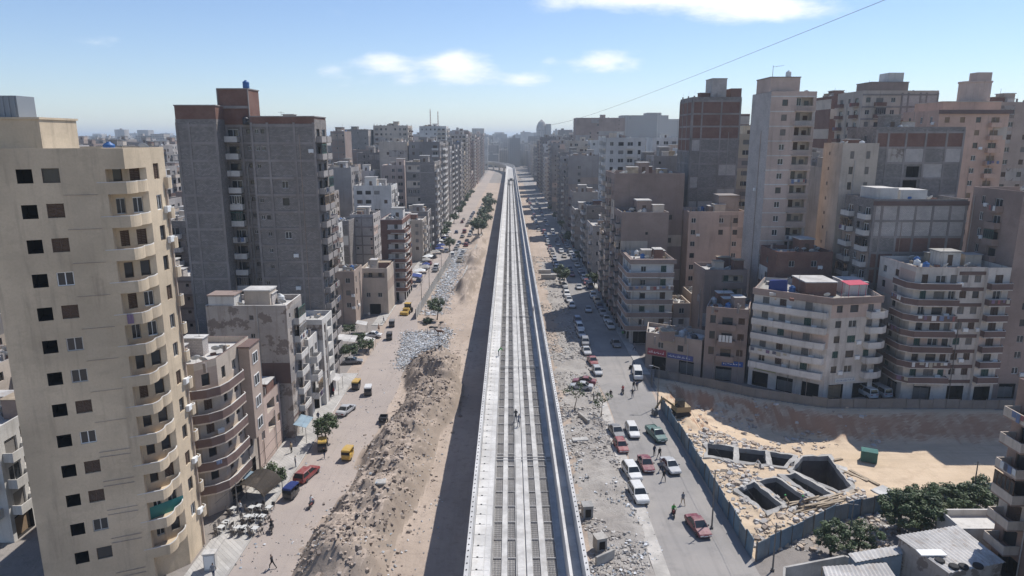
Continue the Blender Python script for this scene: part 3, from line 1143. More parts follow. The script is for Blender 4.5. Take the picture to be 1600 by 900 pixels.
            ax, ay = mx + rnd.uniform(-.3, .3) * (x1 - x0), my + rnd.uniform(-.2, .3) * (y1 - y0)
            m.bar((ax, ay, H), (ax, ay, H + rnd.uniform(2.5, 4.5)), .03)
            m.bar((ax - .6, ay, H + 2.4), (ax + .6, ay, H + 2.4), .02)
            m.build('aerial', M_POLE, s.root)
        if bulk and x1 - x0 > 5 and y1 - y0 > 5:
            bw, bd, bh = rnd.uniform(2.6, 4), rnd.uniform(3, 4.5), rnd.uniform(2.4, 3.4)
            bx, by = mx + rnd.uniform(-.2, .2) * (x1 - x0), my + rnd.uniform(0, .25) * (y1 - y0)
            m = MB()
            m.box(bx - bw / 2, bx + bw / 2, by - bd / 2, by + bd / 2, H, H + bh, 0)
            m.box(bx - bw / 2 - .2, bx + bw / 2 + .2, by - bd / 2 - .2, by + bd / 2 + .2, H + bh + .002, H + bh + .2, 1)
            m.box(bx - .45, bx + .45, by - bd / 2 - .03, by - bd / 2 - .004, H + .05, H + 2, 2)
            m.build('stair_house', [s.wallm, s.roofm, SHUT[0]], s.root)
        if s.det >= 1:
            nt = rnd.randint(1, 3) if tank else 0
            for q in range(nt):
                put('water_tank', rnd.choice(TANKM), s.root, (mx + rnd.uniform(-.35, .35) * (x1 - x0), my + rnd.uniform(-.35, .3) * (y1 - y0), H), rnd.random() * 6)
            for q in range(int(rnd.randint(2, 6) * junk)):
                put('satellite_dish', DISHM, s.root, (mx + rnd.uniform(-.42, .42) * (x1 - x0), my + rnd.uniform(-.42, .42) * (y1 - y0), H), R(rnd.uniform(-30, 30)) + R(190))
            m = MB()
            for q in range(int(14 * junk)):
                px, py = mx + rnd.uniform(-.44, .44) * (x1 - x0), my + rnd.uniform(-.44, .44) * (y1 - y0)
                sz = rnd.uniform(.15, .7)
                h = rnd.uniform(.1, .6)
                an = rnd.random() * 3
                c, sn = math.cos(an) * sz, math.sin(an) * sz
                e = rnd.uniform(.3, 1.2)
                pts = [(px + c, py + sn), (px - sn * e, py + c * e), (px - c, py - sn), (px + sn * e, py - c * e)]
                m.hexa([(p[0], p[1], H) for p in pts] + [(p[0], p[1], H + h) for p in pts], rnd.randrange(4))
            if m.v:
                tag(m.build('roof_clutter', [M_OLDC, M_WOOD, PL['brick'], M_SHEET], s.root), None, kind='stuff')
        return s


def rect(x0, x1, y0, y1):
    return [(x0, y0), (x1, y0), (x1, y1), (x0, y1)]


def spread(L, n, m=.5):
    return [m + (L - 2 * m) * (k + .5) / n for k in range(n)]


# occlusion buffer over the picture columns, for deciding which far houses show at all
HB = np.full(1600, 1e9)


def project(x, y, z):
    v = _RM.transposed() @ Vector((x, y, z - CAMH))
    if v.z > -.5:
        return None
    return 800 + v.x / -v.z * FPX, 450 - v.y / -v.z * FPX


def shows(x0, x1, y0, y1, H, need=4, mark=True):
    pts = [project(x, y, H) for x in (x0, x1) for y in (y0, y1)]
    pts = [p for p in pts if p]
    if not pts:
        return False
    a, b = int(max(0, min(p[0] for p in pts))), int(min(1600, max(p[0] for p in pts)))
    if b - a < 2:
        return False
    top = min(p[1] for p in pts)
    if top > 900:
        return False
    vis = (HB[a:b] > top + 1.5).sum() >= min(need, b - a)
    if mark:
        low = max(p[1] for p in pts) if H < CAMH else min(p[1] for p in pts)
        k = int((b - a) * .08)
        HB[a + k:b - k] = np.minimum(HB[a + k:b - k], top + 1)
    return vis
# ================================================================ buildings one can tell apart


def wrapmesh(name, outer, inner, ph, slabm, parm, o, rail=.11):
    """balcony slab and solid parapet along a path; returns two meshes"""
    a, b = MB(), MB()
    n = len(outer)
    T = []
    for p, q in zip(outer, inner):
        p, q = Vector(p[:2]) - o, Vector(q[:2]) - o
        d = (q - p)
        T.append((p, p + d.normalized() * min(rail, d.length * .9) if d.length > .01 else p, q))
    for k in range(n - 1):
        p0, m0, q0 = T[k]
        p1, m1, q1 = T[k + 1]
        a.hexa([(p0.x, p0.y, -.18), (p1.x, p1.y, -.18), (q1.x, q1.y, -.18), (q0.x, q0.y, -.18), (p0.x, p0.y, 0), (p1.x, p1.y, 0), (q1.x, q1.y, 0), (q0.x, q0.y, 0)])
        b.hexa([(p0.x, p0.y, .002), (p1.x, p1.y, .002), (m1.x, m1.y, .002), (m0.x, m0.y, .002), (p0.x, p0.y, ph), (p1.x, p1.y, ph), (m1.x, m1.y, ph), (m0.x, m0.y, ph)])
        b.hexa([(p0.x, p0.y, ph + .002), (p1.x, p1.y, ph + .002), (m1.x, m1.y, ph + .002), (m0.x, m0.y, ph + .002), (p0.x, p0.y, ph + .07), (p1.x, p1.y, ph + .07), (m1.x, m1.y, ph + .07), (m0.x, m0.y, ph + .07)], 1)
    return a.mesh('balcony', [slabm]), b.mesh('parapet', [parm, PL['white']])


def wraps(b, outer, inner, floors, ph=.95, slabm=None, parm=None, laundry=.3):
    ma, mp = wrapmesh('balcony', outer, inner, ph, slabm or b.wallm, parm or b.trimm, b.o)
    for f in floors:
        o = put('balcony', ma, b.root, (0, 0, b.zf(f)))
        put('parapet', mp, o)
        if rnd.random() < laundry:
            k = rnd.randrange(len(outer) - 1)
            p, q = Vector(outer[k]) - b.o, Vector(outer[k + 1]) - b.o
            if (q - p).length > 1.5:
                t = (q - p).normalized()
                nn = Vector((t.y, -t.x)) * .06
                u = .3
                while u < (q - p).length - .5:
                    ww = rnd.uniform(.35, .8)
                    A = p + t * (u + ww / 2) + nn
                    z0 = ph - rnd.uniform(.4, .9)
                    put('hanging_cloth', rnd.choice(CLOTHS), o, (A.x, A.y, z0), math.atan2(t.y, t.x), (ww, 1, ph - z0))
                    u += ww + rnd.uniform(.05, .8)


def part_box(b, name, x0, x1, y0, y1, z0, z1, mat, cap=None):
    m = MB()
    m.box(x0 - b.o.x, x1 - b.o.x, y0 - b.o.y, y1 - b.o.y, z0, z1, 0)
    if cap:
        m.box(x0 - b.o.x - .12, x1 - b.o.x + .12, y0 - b.o.y - .12, y1 - b.o.y + .12, z1 + .002, z1 + .18, 1)
    return m.build(name, [mat, cap or mat], b.root)


PL['tan2'] = weathered('patch_a', (.54, .44, .318), amt=.2, streak=.4)
PL['beige2'] = weathered('patch_b', (.575, .47, .34), amt=.2, streak=.4)
PL['beige3'] = weathered('patch_c', (.55, .445, .318), amt=.25, streak=.5)
# ---- beige tower, north-west corner block beside the street
F_, C_, E_ = Vector((-44.3, 57.8)), Vector((-34.5, 62.3)), Vector((-34.6, 69.8))
u_ = (C_ - F_).normalized()
n_ = Vector((u_.y, -u_.x))
C1 = F_ + u_ * 9.2
J_ = C1 - n_ * 2.0
C3 = C_ + (E_ - C_) * .49
bt = Bld('apartment_tower', 'tall beige rendered tower with rippled corner balconies, bottom at the street edge', [F_, C1, J_, C3, E_, (-42, 76), (-50, 70)], 43.3, 14, 'beige', 'beige', 3.8, styles=('glass', 'dark', 'dark', 'shut0', 'white'), roofm=M_ROOF)
bt.patch = 0
bt.facade(0, [(3.2, 'H'), (5.1, 'W', 1.3)], ground=False, acp=0)
bt.facade(1, [], ground=False)
bt.facade(2, [(1.0, 'T', .95), (2.4, 'B')], ground=False, acp=0) if False else bt.facade(2, [(.8, 'T', .8), (2.3, 'T', .9)], ground=False, acp=0)
bt.facade(3, [(1.9, 'T', 1.05)], ground=False, acp=.25)
bt.facade(4, [(2.6, 'W'), (6.5, 'W')], ground=False, acp=0)
out = [C1 - u_ * .75 + n_ * .02, C1 + n_ * .02, C_ - u_ * .05]
inn = [C1 - u_ * .75 - n_ * .3, J_, J_.lerp(C3, .15)]
K = 12
for k in range(1, K + 1):
    t = k / K
    p = C_.lerp(C3, t)
    out.append(p + Vector((.2 * abs(math.sin(t * math.pi * 2.0)) * (1 if t < .98 else 0), 0)))
    inn.append(J_.lerp(C3, .15 + .8 * t) if k < K else C3 + Vector((-.3, .05)))
wraps(bt, out, inn, range(1, 14), .85, laundry=.35)
# little rounded balconies on the rear corner
out = [E_ + Vector(q) for q in ((.05, -.6), (.4, -.55), (.5, -.2), (.4, .2), (0, .4))]
inn = [E_ + Vector(q) for q in ((.02, -.6), (.02, -.5), (.02, -.2), (-.1, .1), (-.3, .25))]
wraps(bt, out, inn, range(1, 14), .9, laundry=.1)
mb = MB()
mb.bar(bt.pt(0, 10.9 - 3.2, .0, .06), bt.pt(0, 7.7, .01, .06), .04)
for f in range(0, 13):   # waste pipes run across the wall to the balcony
    z = bt.zf(f) + 2.9
    if f > 4:
        continue
    mb.bar(bt.pt(0, 5.8, z, .05), bt.pt(0, 8.4, z - .06, .05), .03, n=6)
    mb.bar(bt.pt(0, 5.8, z - .5, .05), bt.pt(0, 8.4, z - .58, .05), .03, n=6)
for f in range(5, 13):
    z = bt.zf(f) + 2.9
    mb.bar(bt.pt(0, 5.8, z, .05), bt.pt(0, 8.4, z - .03, .05), .02, n=6)
mb.bar(bt.pt(3, 3.3, .2, .12), bt.pt(3, 3.3, 40, .12), .09, n=6)
mb.build('waste_pipe', PL['tan'], bt.root)
part_box(bt, 'stair_house', -49.5, -40.6, 60.8, 66, 43.3, 46.6, PL['beige'], PL['beige'])
mb = MB()
mb.box(-46 - bt.o.x, -42.6 - bt.o.x, 61.3 - bt.o.y, 63.6 - bt.o.y, 46.8, 48.6)
for q in range(7):
    mb.box(-45.9 + q * .5 - bt.o.x, -45.75 + q * .5 - bt.o.x, 61.24 - bt.o.y, 61.298 - bt.o.y, 46.82, 48.58)
mb.build('water_tank', flat('tank_steel', (.22, .24, .26), .5), bt.root)
# roof slab and parapet over the notch
zt = 43.3 + bt.ph
mb = MB()
pp = [p - bt.o for p in (C1, C_, C3, J_)]
mb.hexa([(p.x, p.y, 42.3) for p in pp] + [(p.x, p.y, zt - .01) for p in pp])
mb.build('corner_cornice', PL['beige'], bt.root)
for k in range(7):      # patched render, each a slightly different mix
    u0_, z0_ = (6.0, 6.9, 6.3, .5)[k % 4], 3.0 + k * 5.6
    u1_, z1_ = u0_ + (1.6, 1.3, 2.2, 1.9)[k % 4], z0_ + rnd.uniform(1.0, 3.8)
    m = MB()
    m.poly([bt.pt(0, u0_, z0_ + rnd.uniform(-.4, .4), .006), bt.pt(0, (u0_ + u1_) / 2, z0_ + rnd.uniform(-.4, .4), .006), bt.pt(0, u1_, z0_, .006), bt.pt(0, u1_ + rnd.uniform(-.3, .3), z1_, .006), bt.pt(0, (u0_ + u1_) / 2, z1_ + rnd.uniform(-.5, .5), .006), bt.pt(0, u0_ + rnd.uniform(-.1, .3), z1_, .006)])
    m.build('render_patch', (PL['tan2'], PL['beige2'], PL['beige3'])[k % 3], bt.root)
bt.finish(junk=.5, bulk=False, huts=False)
# green tiled balcony floor wall: turquoise paint inside one low balcony
m = MB()
a = J_ - bt.o
c = C3 - bt.o
q = (c - a).normalized()
nn = Vector((q.y, -q.x)) * .02
m.quad((a.x + nn.x, a.y + nn.y, bt.zf(2)), (c.x + nn.x, c.y + nn.y, bt.zf(2)), (c.x + nn.x, c.y + nn.y, bt.zf(2) + 1.3), (a.x + nn.x, a.y + nn.y, bt.zf(2) + 1.3))
m.build('painted_dado', flat('turquoise_paint', (.05, .24, .22), .6), bt.root)

# ---- bare grey block tower
P = [(-56.2, 118.4), (-49.3, 118.4), (-49.3, 122), (-43.9, 122), (-43.9, 119), (-33, 119), (-33, 126.5), (-40, 126.6), (-40, 136), (-56.2, 136)]
b_ = 0
b = Bld('apartment_tower', 'broad bare grey block tower with brick crown behind the stained white house', P, 47.3, 16, 'block', 'brick', 3.4, styles=('dark', 'glass', 'white', 'dark'), roofm=M_ROOFD)
b.patch = 0
b.facade(0, [(4.6, 'w')], ground=False, skip=.7, acp=0)
b.frame(0, [0, 2.2, 6.9], ('block',), topn=0)
b.facade(1, [], ground=False)
b.facade(2, [(1.2, 'B', 2.2, 1.3), (3.9, 'w')], ground=False, bm=PL['white'], acp=0)
b.frame(2, [0, 2.7, 5.4], ('block',), topn=5, top=('brick',), holes={(f, 0) for f in range(16)} | {(f, 1) for f in range(16)})
b.facade(3, [], ground=False)
b.facade(4, [(1.0, 'w'), (2.0, 'w'), (5.2, 'W'), (9.2, 'w')], ground=False, skip=.5, acp=.1)
b.frame(4, [0, 2.9, 7.4, 10.9], ('block',), holes={(f, 0) for f in range(16)} | {(f, 1) for f in (9, 10, 11, 12)})
b.facade(5, [(1.9, 'B', 3.0, 1.0), (5.4, 'B', 3.0, 1.0)], ground=False, bm=PL['grey'])
part_box(b, 'brick_crown', -56.16, -49.34, 118.44, 135, 48.16, 50.3, PL['brick'], PL['frame'])
part_box(b, 'brick_crown', -43.86, -33.04, 118.96, 126.4, 47.4, 48.5, PL['brick'], PL['frame'])
st = part_box(b, 'stair_house', -50.1, -44.9, 121.8, 127, 47.31, 53.2, PL['brick'], PL['frame'])
m = MB()
for x in (-50.2, -44.95):
    m.box(x - b.o.x, x + .16 - b.o.x, 121.6 - b.o.y, 121.8 - b.o.y, 47.3, 53.2)
for z in (50.0,):
    m.box(-50.0 - b.o.x, -44.96 - b.o.x, 121.62 - b.o.y, 121.79 - b.o.y, z, z + .45)
m.build('stair_house_frame', M_FRAME, b.root)
put('water_tank', TANKM[1], b.root, (-45.9 - b.o.x, 124 - b.o.y, 53.38), sc=(1, 1, 1.1))
b.finish(junk=.6, bulk=False)

# ---- stained white seven-storey house
b = Bld('apartment_house', 'narrow white house with flaking brown stained wall and a brown band', rect(-44.6, -32.8, 97.4, 104.8), 20.2, 7, 'stained', 'white', 3.4, roofm=M_ROOF, styles=('dark', 'shut1', 'glass'))
b.facade(0, [(4.2, 'w'), (6.6, 'w')], ground=False, skip=.35, acp=0)
b.facade(1, [(1.4, 'w'), (4.6, 'B', 3.6, .9)], bm=PL['white'], ground=True)
m = MB()
m.quad(b.pt(1, .01, 3.2, .03), b.pt(1, 7.39, 3.2, .03), b.pt(1, 7.39, 3.6, .03), b.pt(1, .01, 3.6, .03))
m.box(-5.88, 5.86, -3.76, -3.705, 9.0, 12.2)
m.build('brown_band', PL['maroon'], b.root)
m = MB()
for x in (1.6, 2.2):
    m.bar((x, -3.78, 0.2), (x, -3.78, 20.8 if x < 2 else 9), .07, n=6)
m.build('drain_pipe', M_OLDC, b.root)
part_box(b, 'stair_house', -39.8, -36, 100, 103, 20.2, 22.6, PL['cream'], M_ROOF)
part_box(b, 'roof_shed', -44.2, -40.4, 97.6, 100.5, 20.21, 22.4, PL['white'], PL['brown'])
b.finish(junk=1.2, bulk=False)

# ---- brown banded house with curved balconies
P = [(-46, 74.5), (-36.6, 75.4), (-34.9, 77.6), (-34.6, 87), (-46, 87)]
b = Bld('apartment_house', 'cream house with maroon curved corner balconies above the pavement tables', P, 18.6, 6, 'cream', 'maroon', 3.6, roofm=M_ROOF, styles=('dark', 'shut3', 'shut0', 'glass'))
b.facade(0, [(4.6, 'W'), (7.4, 'T')], ground=True, acp=0)
b.facade(1, [(1.3, 'T')], ground=False)
b.facade(2, [(1.6, 'T'), (4.6, 'W'), (7.2, 'D')], ground=True)
out, inn = [], []
for p, q in (((-46, 73.2), (-46, 74.5)), ((-36.4, 74.0), (-36.6, 75.4)), ((-35.0, 74.6), (-36.2, 75.7)), ((-33.9, 75.8), (-35.5, 76.7)), ((-33.5, 77.4), (-34.9, 77.6)), ((-33.3, 81.5), (-34.75, 81.5)), ((-33.6, 81.9), (-34.7, 81.9))):
    out.append(p)
    inn.append(q)
wraps(b, out, inn, range(1, 6), 1.0, parm=PL['maroon'], slabm=PL['cream'])
part_box(b, 'oriel', -34.6, -33.2, 83.4, 86.9, 6.5, 18.9, PL['tan'], PL['maroon'])
for z in (7.4, 10.4, 13.4, 16.4):
    put('window', WIN['white'][0], b.root, (-33.19 - b.o.x, 85.1 - b.o.y, z), R(90), (1.7, 1, 1.5))
    put('pane', WIN['white'][1], b.root, (-33.19 - b.o.x, 85.1 - b.o.y, z), R(90), (1.7, 1, 1.5))
part_box(b, 'roof_shed', -45.8, -42.5, 80.5, 85.5, 18.61, 21, PL['white'], PL['cream'])
b.finish(junk=1.5, bulk=False)

# ---- low pink house
b = Bld('low_house', 'low pink brick-edged house with open roof terrace beside the stained white house', rect(-44, -34.4, 87.2, 96.6), 8.6, 3, 'pink', 'maroon', 2.8, styles=('dark', 'shut3', 'glass'))
b.facade(1, [(1.8, 'W'), (5.4, 'L', 3.0), (8.3, 'W')], ground=False)
b.facade(0, [(7.4, 'T')], ground=False)
b.finish(bulk=False)

# ---- white balconied houses
b = Bld('apartment_house', 'white four-storey house with rounded balconies, shop awnings below', rect(-44, -32.3, 105.3, 110.6), 12.6, 4, 'white', 'white', 3.4, styles=('dark', 'glass', 'shut1'))
b.facade(1, [(1.5, 'B', 2.6, 1.2), (4.0, 'W')])
b.facade(0, [(8, 'W')], ground=False)
b.finish()
b = Bld('apartment_house', 'taller white street house with dark loggias at foot of grey tower', rect(-44, -31.5, 110.9, 117.4), 14.4, 5, 'white', 'white', 3.4, styles=('dark', 'glass', 'shut1'))
b.facade(1, [(1.6, 'T'), (4.4, 'L', 2.6)])
b.facade(0, [(9.5, 'W'), (6, 'w')], ground=False)
b.finish(bulk=False)

# ---- tan and small houses beyond the garden
b = Bld('apartment_house', 'plain tan four-storey house with small windows behind the hedged garden', rect(-46, -37.8, 163, 172), 12.6, 4, 'tan', 'tan', 3.4)
b.facade(0, [(3.5, 'W'), (6.6, 'W')], ground=False)
b.facade(1, [(2, 'T'), (6, 'T')], ground=False)
b.finish(bulk=False, junk=1.5)
b = Bld('apartment_house', 'low cream house with a dark open upper gallery beside brick striped house', rect(-38.4, -31.6, 173.2, 186), 11.4, 4, 'cream', 'cream', 3.4)
b.facade(0, [(3.4, 'L', 5.4)], f0=3, ground=True, extra=[(1.2, 2.3, 4.6, 5.8, .2, 'W'), (4.2, 5.3, 4.6, 5.8, .2, 'W')])
b.finish(bulk=False)
b = Bld('apartment_house', 'slim brick-and-white banded house with corner balconies by the yellow loader', rect(-35.4, -29.5, 187, 203), 22.4, 8, 'white', 'brick', 3.4, styles=('dark', 'glass', 'shut1'), roofm=M_ROOFD)
b.facade(0, [(1.3, 'D', 1.4), (4.2, 'T')], ground=True, acp=0)
b.facade(1, [(2, 'T'), (5, 'W'), (8, 'B', 2.8), (11.5, 'W'), (14.2, 'T')])
for i in (0, 1):
    for f in range(1, 9):
        b.bands(i, b.zf(f) - .55, 1.25, .05)
m = MB()
m.box(-2.99 + .03, -1.2, -8.06, -8.004, 3.4, 22.4)
m.build('brick_strip', PL['brick'], b.root)
outr = [(-32.5, 185.7), (-28.6, 185.7), (-28.3, 186.4), (-28.3, 191)]
innr = [(-32.5, 187), (-29.5, 187), (-29.5, 187.2), (-29.5, 191)]
wraps(b, outr, innr, range(1, 8), .95, parm=PL['brick'])
b.finish()

# ================ east side
P = rect(26.8, 36, 147, 159)
b = Bld('apartment_house', 'white six-storey corner house wrapped in brown balcony bands above the street', P, 18.4, 6, 'white', 'brown', 3.4, styles=('shut2', 'dark', 'shut0', 'glass'), roofm=M_ROOF)
b.facade(0, [(2.6, 'W'), (7, 'T', 1.2)], acp=.4)
b.facade(3, [(2, 'W'), (6, 'W'), (10, 'W')])
wraps(b, [(25.6, 158), (25.6, 146.2), (25.9, 145.7), (35.9, 145.7)], [(26.8, 158), (26.8, 147), (26.9, 147), (35.9, 147)], range(1, 6), 1.0, parm=PL['brown'])
b.bands(0, 18.2, 1.0, .5)
b.bands(3, 18.2, 1.0, .5)
b.finish(bulk=False)

b = Bld('apartment_tower', 'raw grey block building with ragged balconies directly behind the brown-banded corner house', rect(26.4, 37.5, 160.2, 172), 27.2, 9, 'brown', 'frame', 3.4, styles=('dark', 'glass', 'shut1'))
b.facade(0, [(6, 'w')], skip=.4, acp=.3, ground=False)
b.facade(3, [(2, 'B', 3), (6, 'W'), (9.6, 'B', 3)])
b.finish(junk=1.4)
b = Bld('apartment_tower', 'wide blank brown-grey party wall block rising above the corner house', rect(26.4, 43.8, 172.4, 190), 35.6, 12, 'brown', 'brown', 3.4, styles=('glass', 'dark', 'shut1'))
b.facade(0, [(14.2, 'W')], skip=.5, ground=False)
b.facade(3, [(2, 'B', 3), (6, 'W'), (10, 'B', 3), (14.5, 'W')], bm=PL['cream'])
b.finish()

# pale pink slim tower
b = Bld('apartment_tower', 'slim pinkish tower with stacked white balustrade balconies and blank grey flank', rect(53, 62.2, 143, 154), 53.4, 18, 'pink', 'pink', 3.4, styles=('dark', 'shut0', 'shut1', 'white'), roofm=M_ROOFD)
b.facade(0, [(2.9, 'W'), (6.9, 'L', 3.4)], ground=False, acp=.15)
b.facade(3, [(5, 'w')], skip=.5, ground=False)
for f in range(1, 18):
    b.balcony(0, 6.9, b.zf(f), 4.0, .9, rail=True, mat=PL['cream'])
m = MB()
m.box(-4.66, -4.604, -5.5, 5.45, .01, 54.2)
m.build('bare_flank', PL['blockpale'], b.root)
for f in range(1, 19):
    b.bands(0, b.zf(f) - .25, .22, .04, 1)
part_box(b, 'stair_house', 53.0, 59, 144, 152, 53.41, 57, PL['pink'], PL['frame'])
put('water_tank', TANKM[0], b.root, (-.3, -2.4, 57.2))
m = MB()
m.bar((-3.4, -2, 57.18), (-3.4, -2, 59.6), .05)
m.bar((-3.4, -2, 59.3), (-1.2, -2, 59.6), .04)
m.build('antenna', M_POLE, b.root)
b.finish(bulk=False)
# low pinkish block in front
b = Bld('apartment_house', 'wide weathered pinkish block with scattered small windows before a grey tower', rect(44, 58.4, 167, 179), 26.6, 9, 'pink', 'pink', 3.4, styles=('dark', 'white', 'glass'), roofm=M_ROOFD)
b.facade(0, [(1.2, 'W'), (8, 'W'), (11.5, 'W')], skip=.12, ground=False)
for f in range(1, 9):
    b.bands(0, b.zf(f) - .1, .16, .03, 0)
part_box(b, 'penthouse', 52, 57, 170, 176, 26.61, 31, PL['tan'], PL['frame'])
b.finish(bulk=False)
b = Bld('apartment_tower', 'grey concrete-frame tower with red brick infill near its crown', rect(47.5, 60.2, 183, 196), 54.6, 17, 'block', 'frame', 3.4, styles=('dark',), roofm=M_ROOFD)
b.facade(0, [], ground=False)
b.frame(0, [0, 2.6, 7.6, 12.7], ('block', 'blockpale'), topn=3, top=('brick',))
b.facade(3, [], ground=False)
b.frame(3, [0, 4, 8.5, 13], ('block',), topn=4, top=('brick',))
part_box(b, 'stair_house', 52.6, 56.4, 184, 190, 54.61, 60, PL['blockpale'], PL['frame'])
part_box(b, 'brick_crown', 57.4, 60.1, 183.2, 190, 54.62, 57.6, PL['brick'])
m = MB()
for k in range(5):
    m.bar((-9 + k * .5, -2 + k, 30), (-9 + k * .5, -2 + k, 55 + k), .12)
b.finish(bulk=False)

# ---- shops and houses round the sandy yard
b = Bld('shop_row', 'low tan shop terrace with red and blue banners at the street corner', [(27.2, 130.4), (36.6, 124.4), (40, 131), (29, 138)], 6.6, 2, 'tan', 'cream', 3.6, roofm=M_ROOF, styles=('dark', 'glass'))
b.facade(0, [(3, 'W'), (7, 'W')])
b.facade(3, [(3, 'W')])


def sign(b, i, u0, u1, z0, z1, c, w=.12, marks=(.85, .85, .85)):
    Q = lambda u, z, ww: b.pt(i, u, z, ww)
    m = MB()
    m.hexa([Q(u0, z0, w), Q(u1, z0, w), Q(u1, z0, .01), Q(u0, z0, .01), Q(u0, z1, w), Q(u1, z1, w), Q(u1, z1, .01), Q(u0, z1, .01)])
    o = m.build('shop_sign', flat('sign_paint', c, .5), b.root)
    m = MB()
    u = u0 + .25
    h = z1 - z0
    while u < u1 - .4:     # small connected strokes, as the blurred lettering reads
        L = rnd.uniform(.15, .45)
        zb = z0 + h * rnd.uniform(.3, .42)
        m.quad(Q(u, zb, w + .01), Q(u + L, zb, w + .01), Q(u + L, zb + h * .1, w + .01), Q(u, zb + h * .1, w + .01))
        if rnd.random() < .7:
            t = u + L * rnd.random()
            m.quad(Q(t, zb, w + .012), Q(t + .06, zb, w + .012), Q(t + .06, zb + h * rnd.uniform(.25, .45), w + .012), Q(t, zb + h * rnd.uniform(.25, .45), w + .012))
        u += L + rnd.uniform(.03, .22)
    m.build('lettering', flat('sign_letters', marks, .6), o)


sign(b, 0, .4, 4.2, 3.0, 4.3, (.30, .05, .07))
sign(b, 0, 4.5, 9.6, 3.0, 4.0, (.10, .11, .26))
b.finish(bulk=False, junk=2)
b = Bld('apartment_house', 'brown three-storey house with hanging laundry and a blue shop sign', [(36.9, 124), (44, 121.4), (47.4, 130), (40.4, 132.4)], 13.4, 4, 'brown', 'brown', 4.2, styles=('dark', 'shut0'))
b.facade(0, [(1.3, 'T'), (3.9, 'B', 3.2, 1.0), (6.4, 'W')])
b.facade(3, [(3, 'W')], ground=False)
sign(b, 0, 3.4, 7.2, 3.1, 4.1, (.03, .09, .32))
for k in range(4):
    put('hanging_cloth', CLOTHS[0], b.root, b.pt(0, 2.85 + k * .62, 8.0, 1.2), math.atan2(b.ed(0)[1].y, b.ed(0)[1].x), (.5, 1, 1.3))
b.finish(bulk=False, junk=.6)
P = [(44.6, 121.1), (54.9, 112.7), (64.3, 114.5), (66, 126), (50, 131)]
b = Bld('apartment_house', 'pale five-storey corner house with blue roof tarpaulin above the sandy yard', P, 17.6, 6, 'offwhite', 'brown', 4.0, styles=('shut2', 'dark', 'shut0', 'glass', 'shut1'), roofm=M_ROOFD)
b.facade(0, [(2.2, 'W'), (5.2, 'W'), (9.6, 'T', 1.2)], acp=.3)
L0 = b.ed(0)[3]
b.facade(1, [(1.6, 'W'), (4.4, 'D', 1.6), (7.6, 'W')], acp=.3)
o0, t0, n0, _ = b.ed(0)
A0 = Vector(P[0])
wo = [A0 + t0 * u + n0 * ww for u, ww in ((.2, .05), (.25, 1.3), (9.5, 1.3), (12.8, .9), (12.9, .05))]
wi = [A0 + t0 * u for u in (.15, .5, 9.4, 12.6, 12.9)]
wraps(b, wo, wi, range(1, 6), .95, parm=PL['white'], laundry=.3)
o1, t1, n1, _ = b.ed(1)
A1 = Vector(P[1])
wo = [A1 + t1 * u + n1 * ww for u, ww in ((6.9, .05), (7.0, 1.1), (9.55, 1.1))] + [Vector(P[2]) + Vector((1.2, -.3)), Vector(P[2]) + Vector((1.3, 3.5))]
wi = [A1 + t1 * u for u in (6.8, 7.2, 9.3)] + [Vector(P[2]), Vector(P[2]) + Vector((.5, 3.5))]
wraps(b, wo, wi, range(1, 6), .95, parm=PL['white'], laundry=.3)
for i in (0, 1):
    b.bands(i, 17.3, 1.2, .25)
# roof works: brick huts, blue tarpaulin, red parasol roof
part_box(b, 'brick_hut', 52.5, 58, 118, 124, 17.61, 20.0, PL['brick'], M_SHEET)
part_box(b, 'brick_hut', 60, 64, 119, 124, 17.61, 19.8, PL['white'], M_SHEET)
m = MB()
m.hexa([(46.8 - b.o.x, 120.4 - b.o.y, 17.62), (49.4 - b.o.x, 118.4 - b.o.y, 17.62), (50.2 - b.o.x, 120.2 - b.o.y, 17.62), (47.8 - b.o.x, 122.2 - b.o.y, 17.62),
        (46.9 - b.o.x, 120.5 - b.o.y, 19.9), (49.3 - b.o.x, 118.6 - b.o.y, 20.4), (50.1 - b.o.x, 120.2 - b.o.y, 20.1), (47.9 - b.o.x, 122.1 - b.o.y, 19.8)])
m.build('blue_tarpaulin', M_BLUETARP, b.root)
m = MB()
m.hexa([(58.6 - b.o.x, 114.9 - b.o.y, 20.2), (62.4 - b.o.x, 115.6 - b.o.y, 20.2), (62.0 - b.o.x, 118 - b.o.y, 20.5), (58.2 - b.o.x, 117.4 - b.o.y, 20.5),
        (58.6 - b.o.x, 114.9 - b.o.y, 20.26), (62.4 - b.o.x, 115.6 - b.o.y, 20.26), (62.0 - b.o.x, 118 - b.o.y, 20.56), (58.2 - b.o.x, 117.4 - b.o.y, 20.56)])
for x, y in ((58.8, 115.2), (62.1, 115.9), (61.8, 117.7), (58.5, 117.1)):
    m.bar((x - b.o.x, y - b.o.y, 17.6), (x - b.o.x, y - b.o.y, 20.3), .04)
m.build('red_sunshade', flat('red_cloth', (.42, .05, .09), .8), b.root)
sign(b, 1, 2.0, 6.0, 3.2, 3.9, (.55, .55, .52), marks=(.1, .15, .3))
sign(b, 0, 1.0, 5.0, 3.2, 3.95, (.28, .30, .16))
b.finish(bulk=False, junk=1.5)

